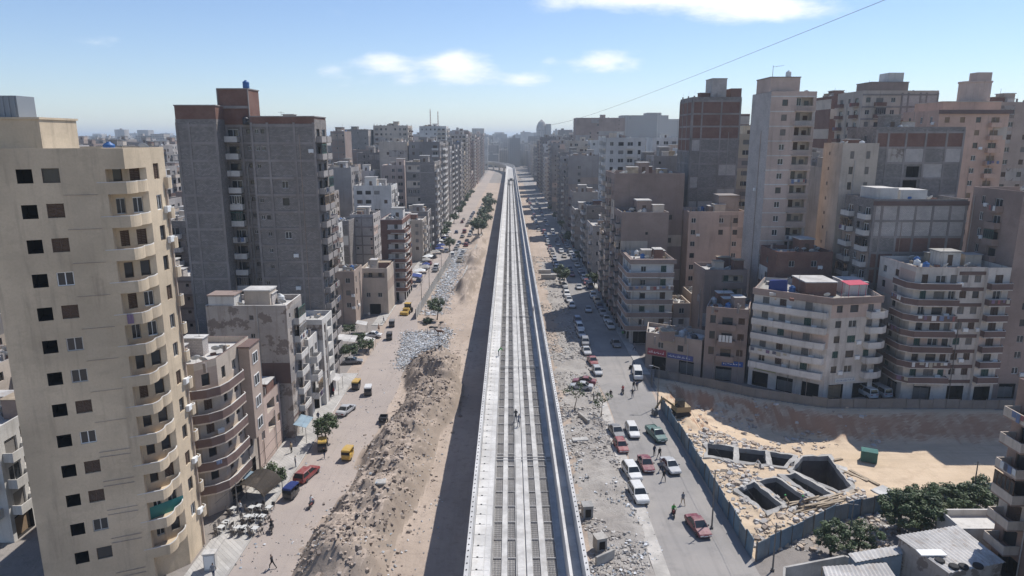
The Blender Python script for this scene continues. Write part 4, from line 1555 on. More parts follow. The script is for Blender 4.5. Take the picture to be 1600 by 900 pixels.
P = [(68.4, 112.6), (75.4, 112.0), (75.5, 112.5), (80.2, 112.5), (80.3, 112.0), (84.2, 112.2), (84.2, 124), (68.4, 124)]
b = Bld('apartment_block', 'broad eight-storey off-white block striped with maroon balconies facing the sandy yard', P, 23.0, 8, 'offwhite', 'maroon', 3.8, styles=('dark', 'shut0', 'glass', 'shut1', 'shut2'), roofm=M_ROOFD)
b.facade(0, [(1.6, 'T'), (4.2, 'D', 1.7), (6.2, 'T')], acp=.2)
b.facade(1, [], ground=False)
b.facade(2, [(1.3, 'W'), (3.5, 'W')], acp=.25)
b.facade(3, [], ground=False)
b.facade(4, [(2.0, 'T', 1.4)], acp=.2)
b.facade(7, [(2, 'W'), (6, 'W')], acp=.2)
wraps(b, [(67.2, 117), (67.2, 112.8), (68.6, 111.2), (75.3, 110.8), (75.42, 112)], [(68.4, 117), (68.4, 113), (68.6, 112.7), (75.2, 112.1), (75.42, 112.4)], range(1, 8), 1.0, parm=PL['maroon'], laundry=.5)
wraps(b, [(80.35, 111.9), (80.4, 110.9), (84.1, 111.1), (84.6, 112.3)], [(80.35, 112.3), (80.5, 112.1), (84.0, 112.3), (84.2, 112.8)], range(1, 8), 1.0, parm=PL['maroon'], laundry=.5)
for f in range(1, 9):
    b.bands(2, b.zf(f) - .5, .6, .05)
b.finish(junk=1.5)

# raw concrete frame house behind
P = rect(67.2, 84.5, 126, 137)
b = Bld('apartment_block', 'concrete-frame block with whitewashed roof walls and block infill behind striped block', P, 33.2, 11, 'block', 'frame', 3.4, styles=('dark', 'white', 'glass'), roofm=M_ROOF)
b.facade(0, [], ground=False)
b.frame(0, [0, 1.6, 4.6, 7.8, 11.0, 14.2, 17.3], ('brick', 'brick', 'block'), topn=2, top=('blockpale',))
b.bands(0, 32.9, .8, .22, 2)
b.facade(3, [(2.5, 'B', 3.4), (6, 'W'), (9, 'B', 3)], bm=PL['white'])
part_box(b, 'whitewashed_wall', 68, 72, 127, 133, 33.21, 36, PL['white'])
part_box(b, 'whitewashed_wall', 73, 78, 128, 134, 33.21, 35.6, PL['white'])
b.finish(bulk=False, junk=2)
b = Bld('apartment_tower', 'unfinished grey frame tower with brick panels on its top storey', rect(74, 92, 141, 153), 46.4, 15, 'block', 'frame', 3.4, roofm=M_ROOFD)
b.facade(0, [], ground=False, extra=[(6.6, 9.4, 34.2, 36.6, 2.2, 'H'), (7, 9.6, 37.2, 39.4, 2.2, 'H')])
b.frame(0, [0, 2.6, 6.2, 10.2, 14.4, 18], ('block', 'blockpale'), topn=1, top=('brick',), holes={(10, 2), (11, 2), (9, 2), (12, 2), (13, 1)})
b.facade(3, [(3, 'W'), (8, 'W')], ground=False)
b.finish(junk=.6)
b = Bld('apartment_tower', 'slender pale beige tower with twin window columns beside the unfinished grey tower', rect(66.4, 73.6, 138.5, 147), 43.2, 14, 'cream', 'cream', 3.4, styles=('dark', 'shut1'), roofm=M_ROOF)
b.facade(0, [(2, 'T', .8), (5.2, 'T', .8)], ground=False)
b.facade(3, [(3, 'w')], ground=False)
b.finish(bulk=False)
b = Bld('apartment_tower', 'high cream tower with white and brick flank panels on the skyline', rect(93, 113, 186, 200), 56.4, 18, 'cream', 'brick', 3.4, styles=('dark', 'shut1', 'glass'))
b.facade(0, [(1.6, 'W'), (4.6, 'B', 2.8), (8.2, 'W')], acp=.1)
b.frame(0, [10.4, 12.0, 15.2, 16.8, 20.0], ('brick',), topn=2, top=('blockpale',))
b.facade(3, [(2.5, 'B', 3), (7, 'W'), (11, 'B', 3)])
part_box(b, 'stair_house', 97, 107, 190, 198, 56.41, 59.6, PL['brown'], PL['frame'])
part_box(b, 'plant_room', 102, 106, 191, 196, 59.8, 62.2, PL['white'])
b.finish(bulk=False)
b = Bld('apartment_tower', 'orange rendered tower with dark roof balcony band and round stair head', rect(101, 117.5, 165, 180), 50.6, 17, 'orange', 'orange', 3.4, styles=('dark', 'glass', 'shut3', 'white'))
b.facade(0, [(2, 'W'), (5.6, 'W'), (9.4, 'W'), (13.4, 'B', 3.0)], acp=.15, bm=PL['orange'])
b.facade(3, [(3, 'T'), (8, 'T'), (12, 'T')])
b.bands(0, 50.6, .9, .5, 2)
part_box(b, 'penthouse', 103, 117, 167.5, 179, 50.61, 53.4, PL['orange'], PL['cream'])
mb = MB()
mb.lathe([(3.4, 0), (3.4, 4.4), (3.6, 4.45), (3.6, 4.8)], 20, (113 - b.o.x, 172 - b.o.y, 53.6))
mb.box(112 - b.o.x, 115.5 - b.o.x, 170 - b.o.y, 173 - b.o.y, 58.5, 60.4)
mb.build('round_stair_head', PL['pink'], b.root)
b.finish(bulk=False)
b = Bld('apartment_tower', 'grey-tan tower with pale balconies at the edge behind the orange one', rect(120, 134, 176, 190), 53, 17, 'tan', 'cream', 3.4)
b.facade(0, [(2, 'B', 3), (6, 'W'), (10, 'W')])
b.facade(3, [(2, 'B', 3), (6, 'W'), (10, 'B', 3)])
b.finish()
b = Bld('apartment_block', 'plain pinkish brown block beside striped block, closing the yard', rect(85.2, 100, 113.5, 126), 35.5, 12, 'brown', 'brown', 3.6, styles=('glass', 'white', 'dark'))
b.facade(0, [(3.4, 'W'), (7.5, 'W')], acp=.3)
b.facade(3, [(3, 'T'), (7, 'B', 2.6)])
b.finish()
# brick house at the picture's lower corner
b = Bld('apartment_house', 'brown brick house with white-lipped balconies overlooking the green trees', rect(51.7, 66, 50, 65.5), 20.4, 7, 'russet', 'maroon', 3.6, styles=('dark', 'shut0', 'glass'))
b.facade(3, [(2.2, 'B', 3.0, 1.6), (6.5, 'W'), (10.5, 'B', 3.0, 1.6), (15, 'W')], acp=.2, bm=PL['cream'])
b.facade(2, [(3, 'W'), (8, 'W')])
mt = PL['white']
m = MB()
ox, oy = b.o
for q in ((48.6, 52.4, 66.0, 66.2), (48.6, 48.8, 66.2, 70.0), (48.8, 54.4, 69.8, 70.0), (54.2, 54.4, 65.6, 69.8)):
    m.box(q[0] - ox, q[1] - ox, q[2] - oy, q[3] - oy, 0, 4.0)
m.box(48.8 - ox, 54.2 - ox, 66.2 - oy, 69.8 - oy, 3.0, 3.2)
m.build('terrace', [mt], b.root)
b.finish()
# brick house further up the yard
b = Bld('apartment_house', 'maroon-walled house with white roofing sheets behind the blue tarpaulin roof', rect(52.5, 63.5, 132, 141), 22.4, 7, 'brick', 'brick', 3.6, styles=('dark', 'glass'), roofm=M_ROOF)
b.facade(0, [(3, 'W'), (7.4, 'W')], ground=False)
b.facade(3, [(4, 'W')], ground=False)
b.finish(junk=2)
b = Bld('apartment_house', 'narrow brick-sided house with turquoise gallery rooms behind the shop row', rect(40.6, 49.5, 139, 148), 17.5, 6, 'brown', 'brown', 3.4, styles=('dark', 'shut2'))
b.facade(0, [(5.8, 'L', 4.4)])
b.facade(3, [], ground=False)
b.finish(bulk=False)
b = Bld('low_house', 'two-storey house with bright white roof beside the brown-banded corner house', rect(36.6, 40.4, 148, 156), 8.2, 3, 'tan', 'cream', 3.2, roofm=M_ROOF)
b.facade(0, [(1.9, 'W')], ground=False)
b.finish(bulk=False)
b = Bld('low_house', 'small tan house with open porch in the lane behind the shops', rect(41.5, 47, 152, 160), 9.5, 3, 'tan', 'cream', 3.2, roofm=M_ROOF)
b.facade(0, [(2.6, 'L', 3.6)], ground=False)
b.finish(bulk=False)
NEAR_HERO = len(OCC)
# ================================================================ the rest of the town
ORD = ['first', 'second', 'third', 'fourth', 'fifth', 'sixth', 'seventh', 'eighth', 'ninth', 'tenth', 'eleventh', 'twelfth', 'thirteenth', 'fourteenth', 'fifteenth', 'sixteenth', 'seventeenth', 'eighteenth', 'nineteenth', 'twentieth']


def ordinal(n):
    if n < 20:
        return ORD[n]
    if n >= 99:
        return 'hundred and ' + ordinal(n - 100) if n > 99 else 'hundredth'
    t = ['twenty', 'thirty', 'forty', 'fifty', 'sixty', 'seventy', 'eighty', 'ninety'][(n + 1) // 10 - 2]
    r = (n + 1) % 10
    return (t + '-' + ORD[r - 1]) if r else t[:-1] + 'ieth'


WALLS = ['grey', 'tan', 'cream', 'white', 'block', 'blockpale', 'brown', 'pink', 'beige', 'slate', 'stained', 'block', 'grey']
FEAT = ['with roof stair house', 'with roof tanks', 'with cluttered roof', 'with roof dishes', 'with flat roof']


def gen(x0, x1, y0, y1, H, wall=None, side=0, det=1, label=None, group=None, zone='', blank=None, trim=None, name='apartment_block', junk=.6):
    wall = wall or rnd.choice(WALLS)
    n = max(2, int(round((H - 3.4) / 3.0)) + 1)
    trim = trim or rnd.choice(('white', 'cream', 'brown', 'grey', wall, 'maroon', 'white'))
    blank = (rnd.random() < .42) if blank is None else blank
    if label is None:
        label = '%s %s-storey block %s %s' % (TONE[wall], n, rnd.choice(FEAT), zone)
    j = rnd.uniform(-.15, .15)
    b = Bld(name, label, rect(x0, x1, y0, y1), H, n, wall, trim, 3.4, det=det, group=group, ph=.85 if det else .6, roofm=rnd.choice((M_ROOF, M_ROOF, M_ROOFD)))
    w, d = x1 - x0, y1 - y0
    if blank:
        b.facade(0, [(w * q, rnd.choice('wwW')) for q in rnd.sample((.15, .3, .45, .62, .75, .88), rnd.choice((1, 2, 3)))], ground=False, skip=.35)
        if wall in ('block', 'blockpale', 'brown', 'slate') and y0 < 420:
            k = max(2, int(w / 4))
            b.frame(0, [w * q / k for q in range(k + 1)])
    else:
        k = max(2, int(w / 2.9))
        cols = [(u, rnd.choice('WWBDT')) for u in spread(w, k)]
        b.facade(0, cols, ground=False, skip=.14)
    if side:
        k = max(2, int(d / 3.0))
        cols = [(u, rnd.choice('WBBWDL') if det else rnd.choice('WBBD')) for u in spread(d, k)]
        cols = [(u, kd, 2.3) if kd == 'L' else (u, kd) for u, kd in cols]
        b.facade(1 if side > 0 else 3, cols, ground=(y0 < 300), skip=.03)
    b.finish(junk=junk if det else 0)
    return b


# marked out mid-distance houses: picture columns of the front, its top row, distance, depth
MID = [
    (546, 583, 335, 214, 12, 'blockpale', 1, 'small bare block cube with one pale flank behind the tan house', True),
    (521, 545, 345, 206, 10, 'block', 0, 'dark block house with unfinished roof columns beside the pale-flanked cube', True),
    (552, 611, 290, 236, 13, 'white', 1, 'off-white house with dark roof hut and blue sheet canopy', False),
    (500, 548, 262, 262, 14, 'grey', 1, 'grey plastered house topped by a brick hut in the crowded quarter', True),
    (633, 679, 253, 279, 22, 'block', 1, 'tall bare grey slab with a dark column of stair openings and balconied flank', True),
    (596, 632, 258, 300, 14, 'pink', 0, 'pale pink-walled house squeezed between two grey slabs', False),
    (678, 720, 222, 445, 26, 'slate', 1, 'big slate-grey blank walled tower along the western street', True),
    (655, 697, 197, 500, 20, 'white', 1, 'white tower with brick top storeys rising over the slate-grey one', False),
    (583, 637, 196, 430, 20, 'cream', 1, 'cream wide tower with many loggias on the western skyline', False),
    (532, 575, 202, 420, 18, 'block', 0, 'grey block tower half hidden behind the cream skyline tower', True),
    (516, 538, 205, 330, 14, 'brown', 0, 'narrow brown tower just beyond the bare block tower', True),
    (889, 944, 243, 316, 16, 'grey', -1, 'grey rendered slab with a lit column of dark stair windows', True),
    (947, 1009, 215, 250, 18, 'white', -1, 'white stepped building with stacked terraces over the eastern street', False),
    (887, 947, 220, 400, 20, 'cream', -1, 'cream building with many small rooftop huts behind the terraces', False),
    (900, 977, 184, 520, 20, 'brown', 0, 'brown brick-topped tower on the eastern skyline', True),
    (1020, 1062, 215, 300, 14, 'white', 0, 'white narrow tower carrying masts beside the brick-crowned tower', False),
    (1262, 1300, 245, 196, 12, 'stained', 0, 'shabby stained tower full of washing lines behind the pinkish tower', False),
    (1296, 1330, 262, 178, 12, 'cream', 0, 'pale slim house beside the shabby stained tower', False),
    (1300, 1345, 150, 215, 14, 'brick', 0, 'dark brick gridded tower beside the high cream one', True),
    (1262, 1310, 185, 300, 16, 'grey', 0, 'distant grey block showing between the pinkish and cream towers', False),
    (1150, 1172, 178, 260, 14, 'brick', 0, 'brick block peeking behind the pinkish slim tower', True),
    (1118, 1168, 240, 240, 14, 'white', 0, 'white balconied block between two towers', False),
]
for (xa, xb, yt, Yf, dp, wl, sd_, lab, bl) in MID:
    a, c = AT(xa, yt, Yf), AT(xb, yt, Yf)
    gen(a.x, c.x, Yf, Yf + dp, a.z - .85, wl, sd_, 1, lab, blank=bl)
for (x0, x1, y0, y1, H, wl, lab) in ((-67, -56.4, 70, 82, 13, 'white', 'white and dark striped house at the very edge beyond beige tower'), (-55.6, -48.6, 78, 88, 7, 'beige', 'low yellowish house behind the beige tower'),
                                     (-66, -57, 86, 97, 9, 'brick', 'brick house with cluttered roof behind the striped house'), (-55.5, -47.4, 90, 99, 10, 'tan', 'tan house tucked behind the low yellowish one'),
                                     (-68, -58, 100, 112, 12, 'brown', 'brown house deep behind the beige tower'), (-56.8, -46, 101, 114, 9, 'stained', 'stained low house at the grey tower foot'),
                                     (-82, -70, 84, 98, 14, 'cream', 'cream house beyond the striped house'), (-80, -70, 101, 115, 11, 'grey', 'grey house beyond the brick one')):
    gen(x0, x1, y0, y1, H, wl, 1, 1, lab, blank=False, junk=2)
MIDN = len(OCC)


def free(x0, x1, y0, y1, g=.4):
    for (a, b, c, d) in OCC:
        if x0 < b + g and x1 > a - g and y0 < d + g and y1 > c - g:
            return False
    return True


# how high the roofs stand against the sky, column by column
SKYL = np.full(1600, 208.0)
for a_, b_, v_ in ((0, 300, 206), (505, 640, 203), (640, 735, 196), (735, 780, 201), (780, 838, 222), (838, 870, 205), (870, 975, 190), (965, 1072, 212), (1072, 1260, 190), (1260, 1330, 195), (1330, 1600, 160)):
    SKYL[a_:b_] = v_
CAND = []
# street fronts
for side, X, zone, y0, y1 in ((1, -31.4, 'on the western street front', 204, 1010), (-1, 26.4, 'on the eastern street front', 191, 980)):
    y = y0
    while y < y1:
        wd = rnd.uniform(11, 19) if y < 500 else rnd.uniform(16, 26)
        d = rnd.uniform(11, 15)
        if side > 0:
            H = rnd.uniform(11, 17) if y < 275 else (rnd.choice((14, 30, 36, 40, 44, 47)) + rnd.uniform(-2, 3))
        else:
            H = (rnd.choice((15, 18, 20, 22, 26)) if y < 300 else rnd.choice((24, 30, 34, 38))) + rnd.uniform(-2, 3) if y < 420 else rnd.choice((30, 38, 44, 48, 52)) + rnd.uniform(-2, 3)
        if y > 620:
            H = rnd.choice((36, 42, 46, 50, 54))
        off = rnd.uniform(0, 1.2)
        r = (X - d - off, X - off) if side > 0 else (X + off, X + d + off)
        CAND.append((r[0], r[1], y, y + wd - .4, H, side, zone, 'row'))
        y += wd
# quarters behind
for sgn, zone in ((-1, 'in the western quarter'), (1, 'in the eastern quarter')):
    y = 78.0
    while y < 1000:
        pitch = 14 if y < 260 else (16 if y < 500 else 21)
        x = 48.0 if sgn < 0 else 44.0
        far = y * .95 + 40
        while x < far:
            wd, d = rnd.uniform(.68, .93) * pitch, rnd.uniform(.65, .9) * pitch
            if sgn < 0:
                base = 14 if y < 170 else (20 if y < 300 else 26)
                H = base + rnd.random() ** 2 * 17
                if rnd.random() < .14 and y > 300:
                    H += 14
            else:
                base = 15 if y < 170 else 24
                H = base + rnd.random() ** 1.4 * 20
                if rnd.random() < .16 and y > 190:
                    H += 15
            jx, jy = rnd.uniform(-1.5, 1.5), rnd.uniform(-2, 2)
            xa = sgn * (x + jx) - (wd if sgn < 0 else 0)
            CAND.append((xa, xa + wd, y + jy, y + jy + d, H, 0, zone, 'fill'))
            x += pitch * (1.0 if rnd.random() < .8 else 1.35)
        y += pitch
CAND.sort(key=lambda c: c[2])
hero = sorted([(o[2], o) for o in OCC])
hh_ = {}
HI = {}
ob_h = [(o, None) for o in OCC]
cnt = {}
hq = 0
NB = 0
LEFT = []
HH = [None] * len(OCC)
_roots = [o for o in bpy.data.objects if o.type == 'EMPTY' and o.get('category') == 'building']
for o in _roots:
    zs = [c.dimensions.z for c in o.children if c.name.startswith('wall')]
    for k, q in enumerate(OCC):
        if q[0] - .1 <= o.location.x <= q[1] + .1 and q[2] - .1 <= o.location.y <= q[3] + .1 and HH[k] is None:
            me_ = [c for c in o.children if c.name.startswith('wall')]
            HH[k] = max((v.co.z for v in me_[0].data.vertices), default=20) if me_ else 20
order = sorted(range(len(OCC)), key=lambda k: OCC[k][2])
for (x0, x1, y0, y1, H, side, zone, kind) in CAND:
    while hq < len(order) and OCC[order[hq]][2] <= y0:
        q = OCC[order[hq]]
        shows(q[0], min(q[1], -36) if q[2] < 60 else q[1], q[2], min(q[3], q[2] + 8), HH[order[hq]] or 15)
        hq += 1
    if y0 < 125 and x1 > 15:
        continue
    # street corridor, garden, yard and the near lane stay open
    if x1 > -33 and x0 < 27 and kind == 'fill':
        continue
    if kind == 'fill' and x1 > -46 and x0 < 0 and y0 < 165:
        continue
    if not free(x0, x1, y0, y1):
        continue
    pa_, pb_ = project(x0, y0, 40), project(x1, y0, 40)
    lo_ = min(SKYL[max(0, min(1599, int(q_[0])))] for q_ in (pa_, pb_, ((pa_[0] + pb_[0]) / 2, 0)))
    hi_ = max(SKYL[max(0, min(1599, int(q_[0])))] for q_ in (pa_, pb_, ((pa_[0] + pb_[0]) / 2, 0)))
    cap_ = AT(800, hi_ + rnd.uniform(0, 9), y0).z - 1
    if H > cap_ - 3:
        H = min(H, cap_ - rnd.uniform(3, 6))
    if not shows(x0, x1, y0, y1, H + .8, need=4):
        continue
    if NB >= 232:
        LEFT.append((x0, x1, y0, y1, H))
        continue
    NB += 1
    det = 1 if y0 < 330 else 0
    if y0 < 125:
        det = 1
    k = cnt.get(zone, 0)
    cnt[zone] = k + 1
    wl = rnd.choice(WALLS)
    if kind == 'row':
        lab = '%s block, %s along its row %s' % (TONE[wl], ordinal(k), zone)
        gen(x0, x1, y0, y1, H, wl, side, det, lab, 'blocks lining the two streets', zone)
    else:
        lab = '%s %d-storey block, %s nearest %s' % (TONE[wl], max(2, int(round((H - 3.4) / 3.0)) + 1), ordinal(k), zone)
        gen(x0, x1, y0, y1, H, wl, (1 if x0 < 0 else -1) if y0 < 420 else 0, det, lab, 'blocks of the crowded quarters', zone)
# far blocks with an outline of their own
HOTEL = thing('hotel_block', 'huge pale hotel with stepped roofline far off in haze on the skyline', 'building', (190, 900, 0))
mb = MB()
for xa, xb, yt in ((972, 1065, 186), (985, 1045, 180), (1012, 1034, 176), (972, 984, 180), (1062, 1072, 186), (1045, 1104, 197)):
    a, c = AT(xa, yt, 900), AT(xb, yt, 900)
    o_ = rnd.uniform(0, 3)
    mb.box(a.x - 190, c.x - 190, o_, 30 - o_, 0, a.z)
M_FAR, kf, bf = newmat('far_facades')
ge = kf.n('ShaderNodeNewGeometry')
sp = kf.n('ShaderNodeSeparateXYZ', Vector=ge.outputs['Position'])
sn = kf.n('ShaderNodeSeparateXYZ', Vector=ge.outputs['True Normal'])
uu = kf.m('ADD', kf.m('MULTIPLY', sp.outputs[0], kf.m('ABSOLUTE', sn.outputs[1])), kf.m('MULTIPLY', sp.outputs[1], kf.m('ABSOLUTE', sn.outputs[0])))
fu = kf.m('FRACT', kf.m('DIVIDE', uu, 3.4))
fv = kf.m('FRACT', kf.m('DIVIDE', sp.outputs[2], 3.05))
wv = kf.m('MULTIPLY', kf.m('MULTIPLY', kf.m('GREATER_THAN', fu, .3), kf.m('LESS_THAN', fu, .72)), kf.m('MULTIPLY', kf.m('GREATER_THAN', fv, .3), kf.m('LESS_THAN', fv, .76)))
wv = kf.m('MULTIPLY', wv, kf.m('LESS_THAN', kf.m('ABSOLUTE', sn.outputs[2]), .5))
cell = kf.n('ShaderNodeTexWhiteNoise')
cc = kf.n('ShaderNodeCombineXYZ', X=kf.m('FLOOR', kf.m('DIVIDE', sp.outputs[0], 21)), Y=kf.m('FLOOR', kf.m('DIVIDE', sp.outputs[1], 33)), Z=0.0)
kf.put(cell, 'Vector', cc.outputs[0])
base = kf.mix(cell.outputs[0], (.27, .25, .23), (.50, .45, .39))
base = kf.mix(kf.m('MULTIPLY', kf.ramp(kf.noise(ge.outputs['Position'], .06, 4), .4, .6), .4), base, (.26, .2, .17))
c_ = kf.mix(kf.m('MULTIPLY', wv, .85), base, (.06, .06, .06))
kf.put(bf, 'Base Color', c_)
kf.put(bf, 'Roughness', .9)
mb.build('wings', M_FAR, HOTEL)
DOME = thing('domed_tower', 'bluish domed tower alone on the far skyline above the street end', 'tower', (64, 1400, 0))
mb = MB()
a = AT(832, 205, 1400)
mb.lathe([(10, 0), (10, a.z), (10.5, a.z + 2), (9.5, a.z + 10), (6.5, a.z + 17), (2.5, a.z + 21), (.3, a.z + 23)], 20)
mb.box(9, 19, -8, 8, 0, a.z + 14)
mb.build('shaft', M_FAR, DOME)
# transmitter masts
for xa, yt, Yf, lab in ((672, 172, 620, 'lattice radio mast, taller of the pair on the western skyline'), (684, 174, 640, 'lattice radio mast, shorter of the pair on the western skyline')):
    p = AT(xa, yt, Yf)
    t = thing('radio_mast', lab, 'mast', (p.x, Yf, 0), group='radio masts')
    m = MB()
    for k in range(3):
        an = k * 2.094
        m.bar((1.6 * math.cos(an), 1.6 * math.sin(an), 0), (.25 * math.cos(an), .25 * math.sin(an), p.z), .14)
    z = 2.0
    while z < p.z - 1:
        r = 1.6 - 1.35 * z / p.z
        for k in range(3):
            a1, a2 = k * 2.094, (k + 1) * 2.094
            m.bar((r * math.cos(a1), r * math.sin(a1), z), (r * math.cos(a2), r * math.sin(a2), z + 2.2), .07)
        z += 2.2
    m.build('lattice', flat('mast_red', (.32, .10, .08), .6), t)
# everything further out, and what the count leaves over
mb = MB()
r2 = random.Random(5)
for (x0, x1, y0, y1, H) in LEFT:
    mb.box(x0, x1, y0, y1, 0, H)
    bx = r2.uniform(x0 + 1, x1 - 4)
    mb.box(bx, bx + 3.5, y0 + 2, y0 + 6, H, H + 3)
y = 905.0
while y < 5200:
    pt_ = 24 + (y - 900) * .012
    x = -1.05 * y - 60
    while x < 1.05 * y + 60:
        wd = r2.uniform(.6, .95) * pt_
        street = -31 < x + wd and x < 27 and y < 1080
        bend = y < 1250 and -150 < x < 40 and abs(math.hypot(x + 10 + 520, y - 860) - 520) < 30
        if not street and not bend:
            H = r2.uniform(20, 40) + (r2.random() < .12) * r2.uniform(5, 24)
            if x < -200:
                H = r2.uniform(22, 42) + (r2.random() < .12) * r2.uniform(4, 16)
            H = H if y < 1800 else r2.uniform(26, 48) + (r2.random() < .16) * r2.uniform(4, 22)
            d = r2.uniform(.5, .85) * pt_
            jy = r2.uniform(-4, 4)
            mb.box(x, x + wd, y + jy, y + jy + d, 0, H)
            q = r2.uniform(.1, .6) * wd
            if r2.random() < .7:
                mb.box(x + q, x + q + r2.uniform(3, 6), y + jy + 2, y + jy + 7, H, H + r2.uniform(2, 4.5))
        x += pt_ * r2.choice((1, 1, 1.1, 1.3))
    y += pt_ * 1.15
tag(mb.build('distant_city', M_FAR), 'hazy sea of distant apartment blocks reaching the horizon', 'city', kind='stuff')
print('GENERIC', NB, len(LEFT), cnt)
# ================================================================ hoardings, walls, foundation pit


def panel_fence(name, label, pts, h, mat, pw=2.0, posts=True, lean=.055, z=0.0, ribs=True):
    t = thing(name, label, 'fence', (pts[0][0], pts[0][1], 0))
    o = Vector((pts[0][0], pts[0][1], 0))
    mb = MB()
    mb.box(0, pw - .04, -.02, .02, 0, h)
    if ribs:
        k = int(pw / .25)
        for q in range(k):
            x = .06 + q * (pw - .12) / k
            mb.box(x, x + .09, -.045, -.02, .02, h - .02)
    pms = [mb.mesh('fence_panel', [q]) for q in ((mat, mat, M_FENCE2, M_FENCE3) if mat is M_FENCE else (mat,))]
    pb = MB()
    pb.box(-.05, .05, -.09, -.03 + .12, 0, h + .12)
    pom = pb.mesh('fence_post', [M_POLE])
    for a, b in zip(pts[:-1], pts[1:]):
        a, b = Vector(a), Vector(b)
        d = b - a
        n = max(1, int(round(d.length / pw)))
        ang = math.atan2(d.y, d.x)
        for k in range(n):
            p = a + d * (k / n)
            zz = z
            pn = put('fence_panel', rnd.choice(pms), t, (p.x - o.x, p.y - o.y, zz + rnd.uniform(-.04, .02)), sc=(d.length / n / pw, 1, rnd.uniform(.95, 1.05)), rot=(rnd.uniform(-lean, lean), 0, ang))
            if posts:
                put('fence_post', pom, t, (p.x - o.x, p.y - o.y, zz), ang)
    return t


panel_fence('hoarding_fence', 'blue-grey sheet hoarding along the street side of the sandy yard', [(25.7, 108.8), (26.0, 100), (26.5, 66.6)], 2.3, M_FENCE)
panel_fence('hoarding_fence', 'blue sheet hoarding turning the corner towards the green trees', [(26.8, 66.2), (38.8, 73.8), (46.5, 76.4), (62, 79.3), (86, 83)], 2.3, M_FENCE)
panel_fence('hoarding_fence', 'grey panel fence along the foot of the shops above the sand bank', [(28.0, 124.9), (36, 119.8), (43.6, 114.2), (54.2, 109.4), (92, 108.4)], 1.7, M_FENCEG, 2.2, ribs=False)
panel_fence('hoarding_fence', 'short leaning grey fence by the parked white van at the shop corner', [(26.3, 119.4), (27.4, 125.2)], 1.9, M_FENCEG, 2.0, ribs=False)
panel_fence('boundary_wall', 'pale panel wall between western street and littered ground', [(-23.8, 168), (-22.2, 256)], 2.6, weathered('wall_panel', (.42, .41, .39), streak=.4), 2.4, posts=True, ribs=False, lean=.01)
# low kerb wall beyond
mb = MB()
for k in range(40):
    y = 208 + k * 3
    x = -15.5 + (y - 208) * .02
    mb.box(x - .25, x + .25, y, y + 2.9, 0, .7)
tag(mb.build('low_wall', M_OLDC), 'low concrete kerb wall beside the far littered strip', 'wall')
# cast concrete chambers of the pit
FD = thing('foundation_pit', 'open concrete foundation chambers dug into the sandy yard', 'foundation', (36, 86, 0))
fo = Vector((36, 86))
for P in OPENS:
    c = Vector((sum(p[0] for p in P) / len(P), sum(p[1] for p in P) / len(P)))
    a = sum(P[i][0] * P[(i + 1) % len(P)][1] - P[(i + 1) % len(P)][0] * P[i][1] for i in range(len(P)))
    Q = [Vector(p) for p in (P if a > 0 else P[::-1])]
    N = len(Q)

    def offs(d):
        out = []
        for i in range(N):
            t0 = (Q[i] - Q[i - 1]).normalized()
            t1 = (Q[(i + 1) % N] - Q[i]).normalized()
            n0, n1 = Vector((t0.y, -t0.x)), Vector((t1.y, -t1.x))
            k = d / max(.35, 1 + n0.dot(n1))
            out.append(Q[i] + (n0 + n1) * k - fo)
        return out
    i0, o1 = offs(-.06), offs(.45)
    mb = MB()
    zt = .32 + rnd.uniform(-.03, .12)
    # broken rims: edges cut into short uneven lengths
    I0, O1, ZT_ = [], [], []
    for i in range(N):
        j = (i + 1) % N
        kk = max(2, int((i0[j] - i0[i]).length / .7))
        for q in range(kk):
            f_ = q / kk
            I0.append(i0[i].lerp(i0[j], f_) + Vector((rnd.uniform(-.07, .07), rnd.uniform(-.07, .07))) * (q > 0))
            O1.append(o1[i].lerp(o1[j], f_) + Vector((rnd.uniform(-.3, .3), rnd.uniform(-.3, .3))))
            ZT_.append(zt + rnd.uniform(-.08, .08))
    flo = i0
    i0, o1, N = I0, O1, len(I0)
    for i in range(N):
        j = (i + 1) % N
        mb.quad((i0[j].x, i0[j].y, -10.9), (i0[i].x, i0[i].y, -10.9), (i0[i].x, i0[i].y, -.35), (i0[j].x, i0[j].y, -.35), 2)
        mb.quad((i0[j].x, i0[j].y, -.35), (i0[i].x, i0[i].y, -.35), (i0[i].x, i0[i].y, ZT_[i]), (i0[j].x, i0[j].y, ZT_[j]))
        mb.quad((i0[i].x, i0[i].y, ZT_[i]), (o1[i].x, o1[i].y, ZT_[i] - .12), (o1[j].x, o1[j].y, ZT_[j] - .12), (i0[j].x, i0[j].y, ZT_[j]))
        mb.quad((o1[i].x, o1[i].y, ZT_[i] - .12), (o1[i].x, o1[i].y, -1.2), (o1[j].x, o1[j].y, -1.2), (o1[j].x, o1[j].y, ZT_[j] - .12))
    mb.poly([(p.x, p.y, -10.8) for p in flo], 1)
    mb.build('chamber', [M_OLDC, flat('wet_mud', (.05, .042, .036), .4), M_CONCSHADE], FD)  # floor and lower walls near-black: pit shade painted into their colours
# ================================================================ rubble, litter


def gz(x, y):
    return float(ground_z(np.array([x]), np.array([y]))[0])


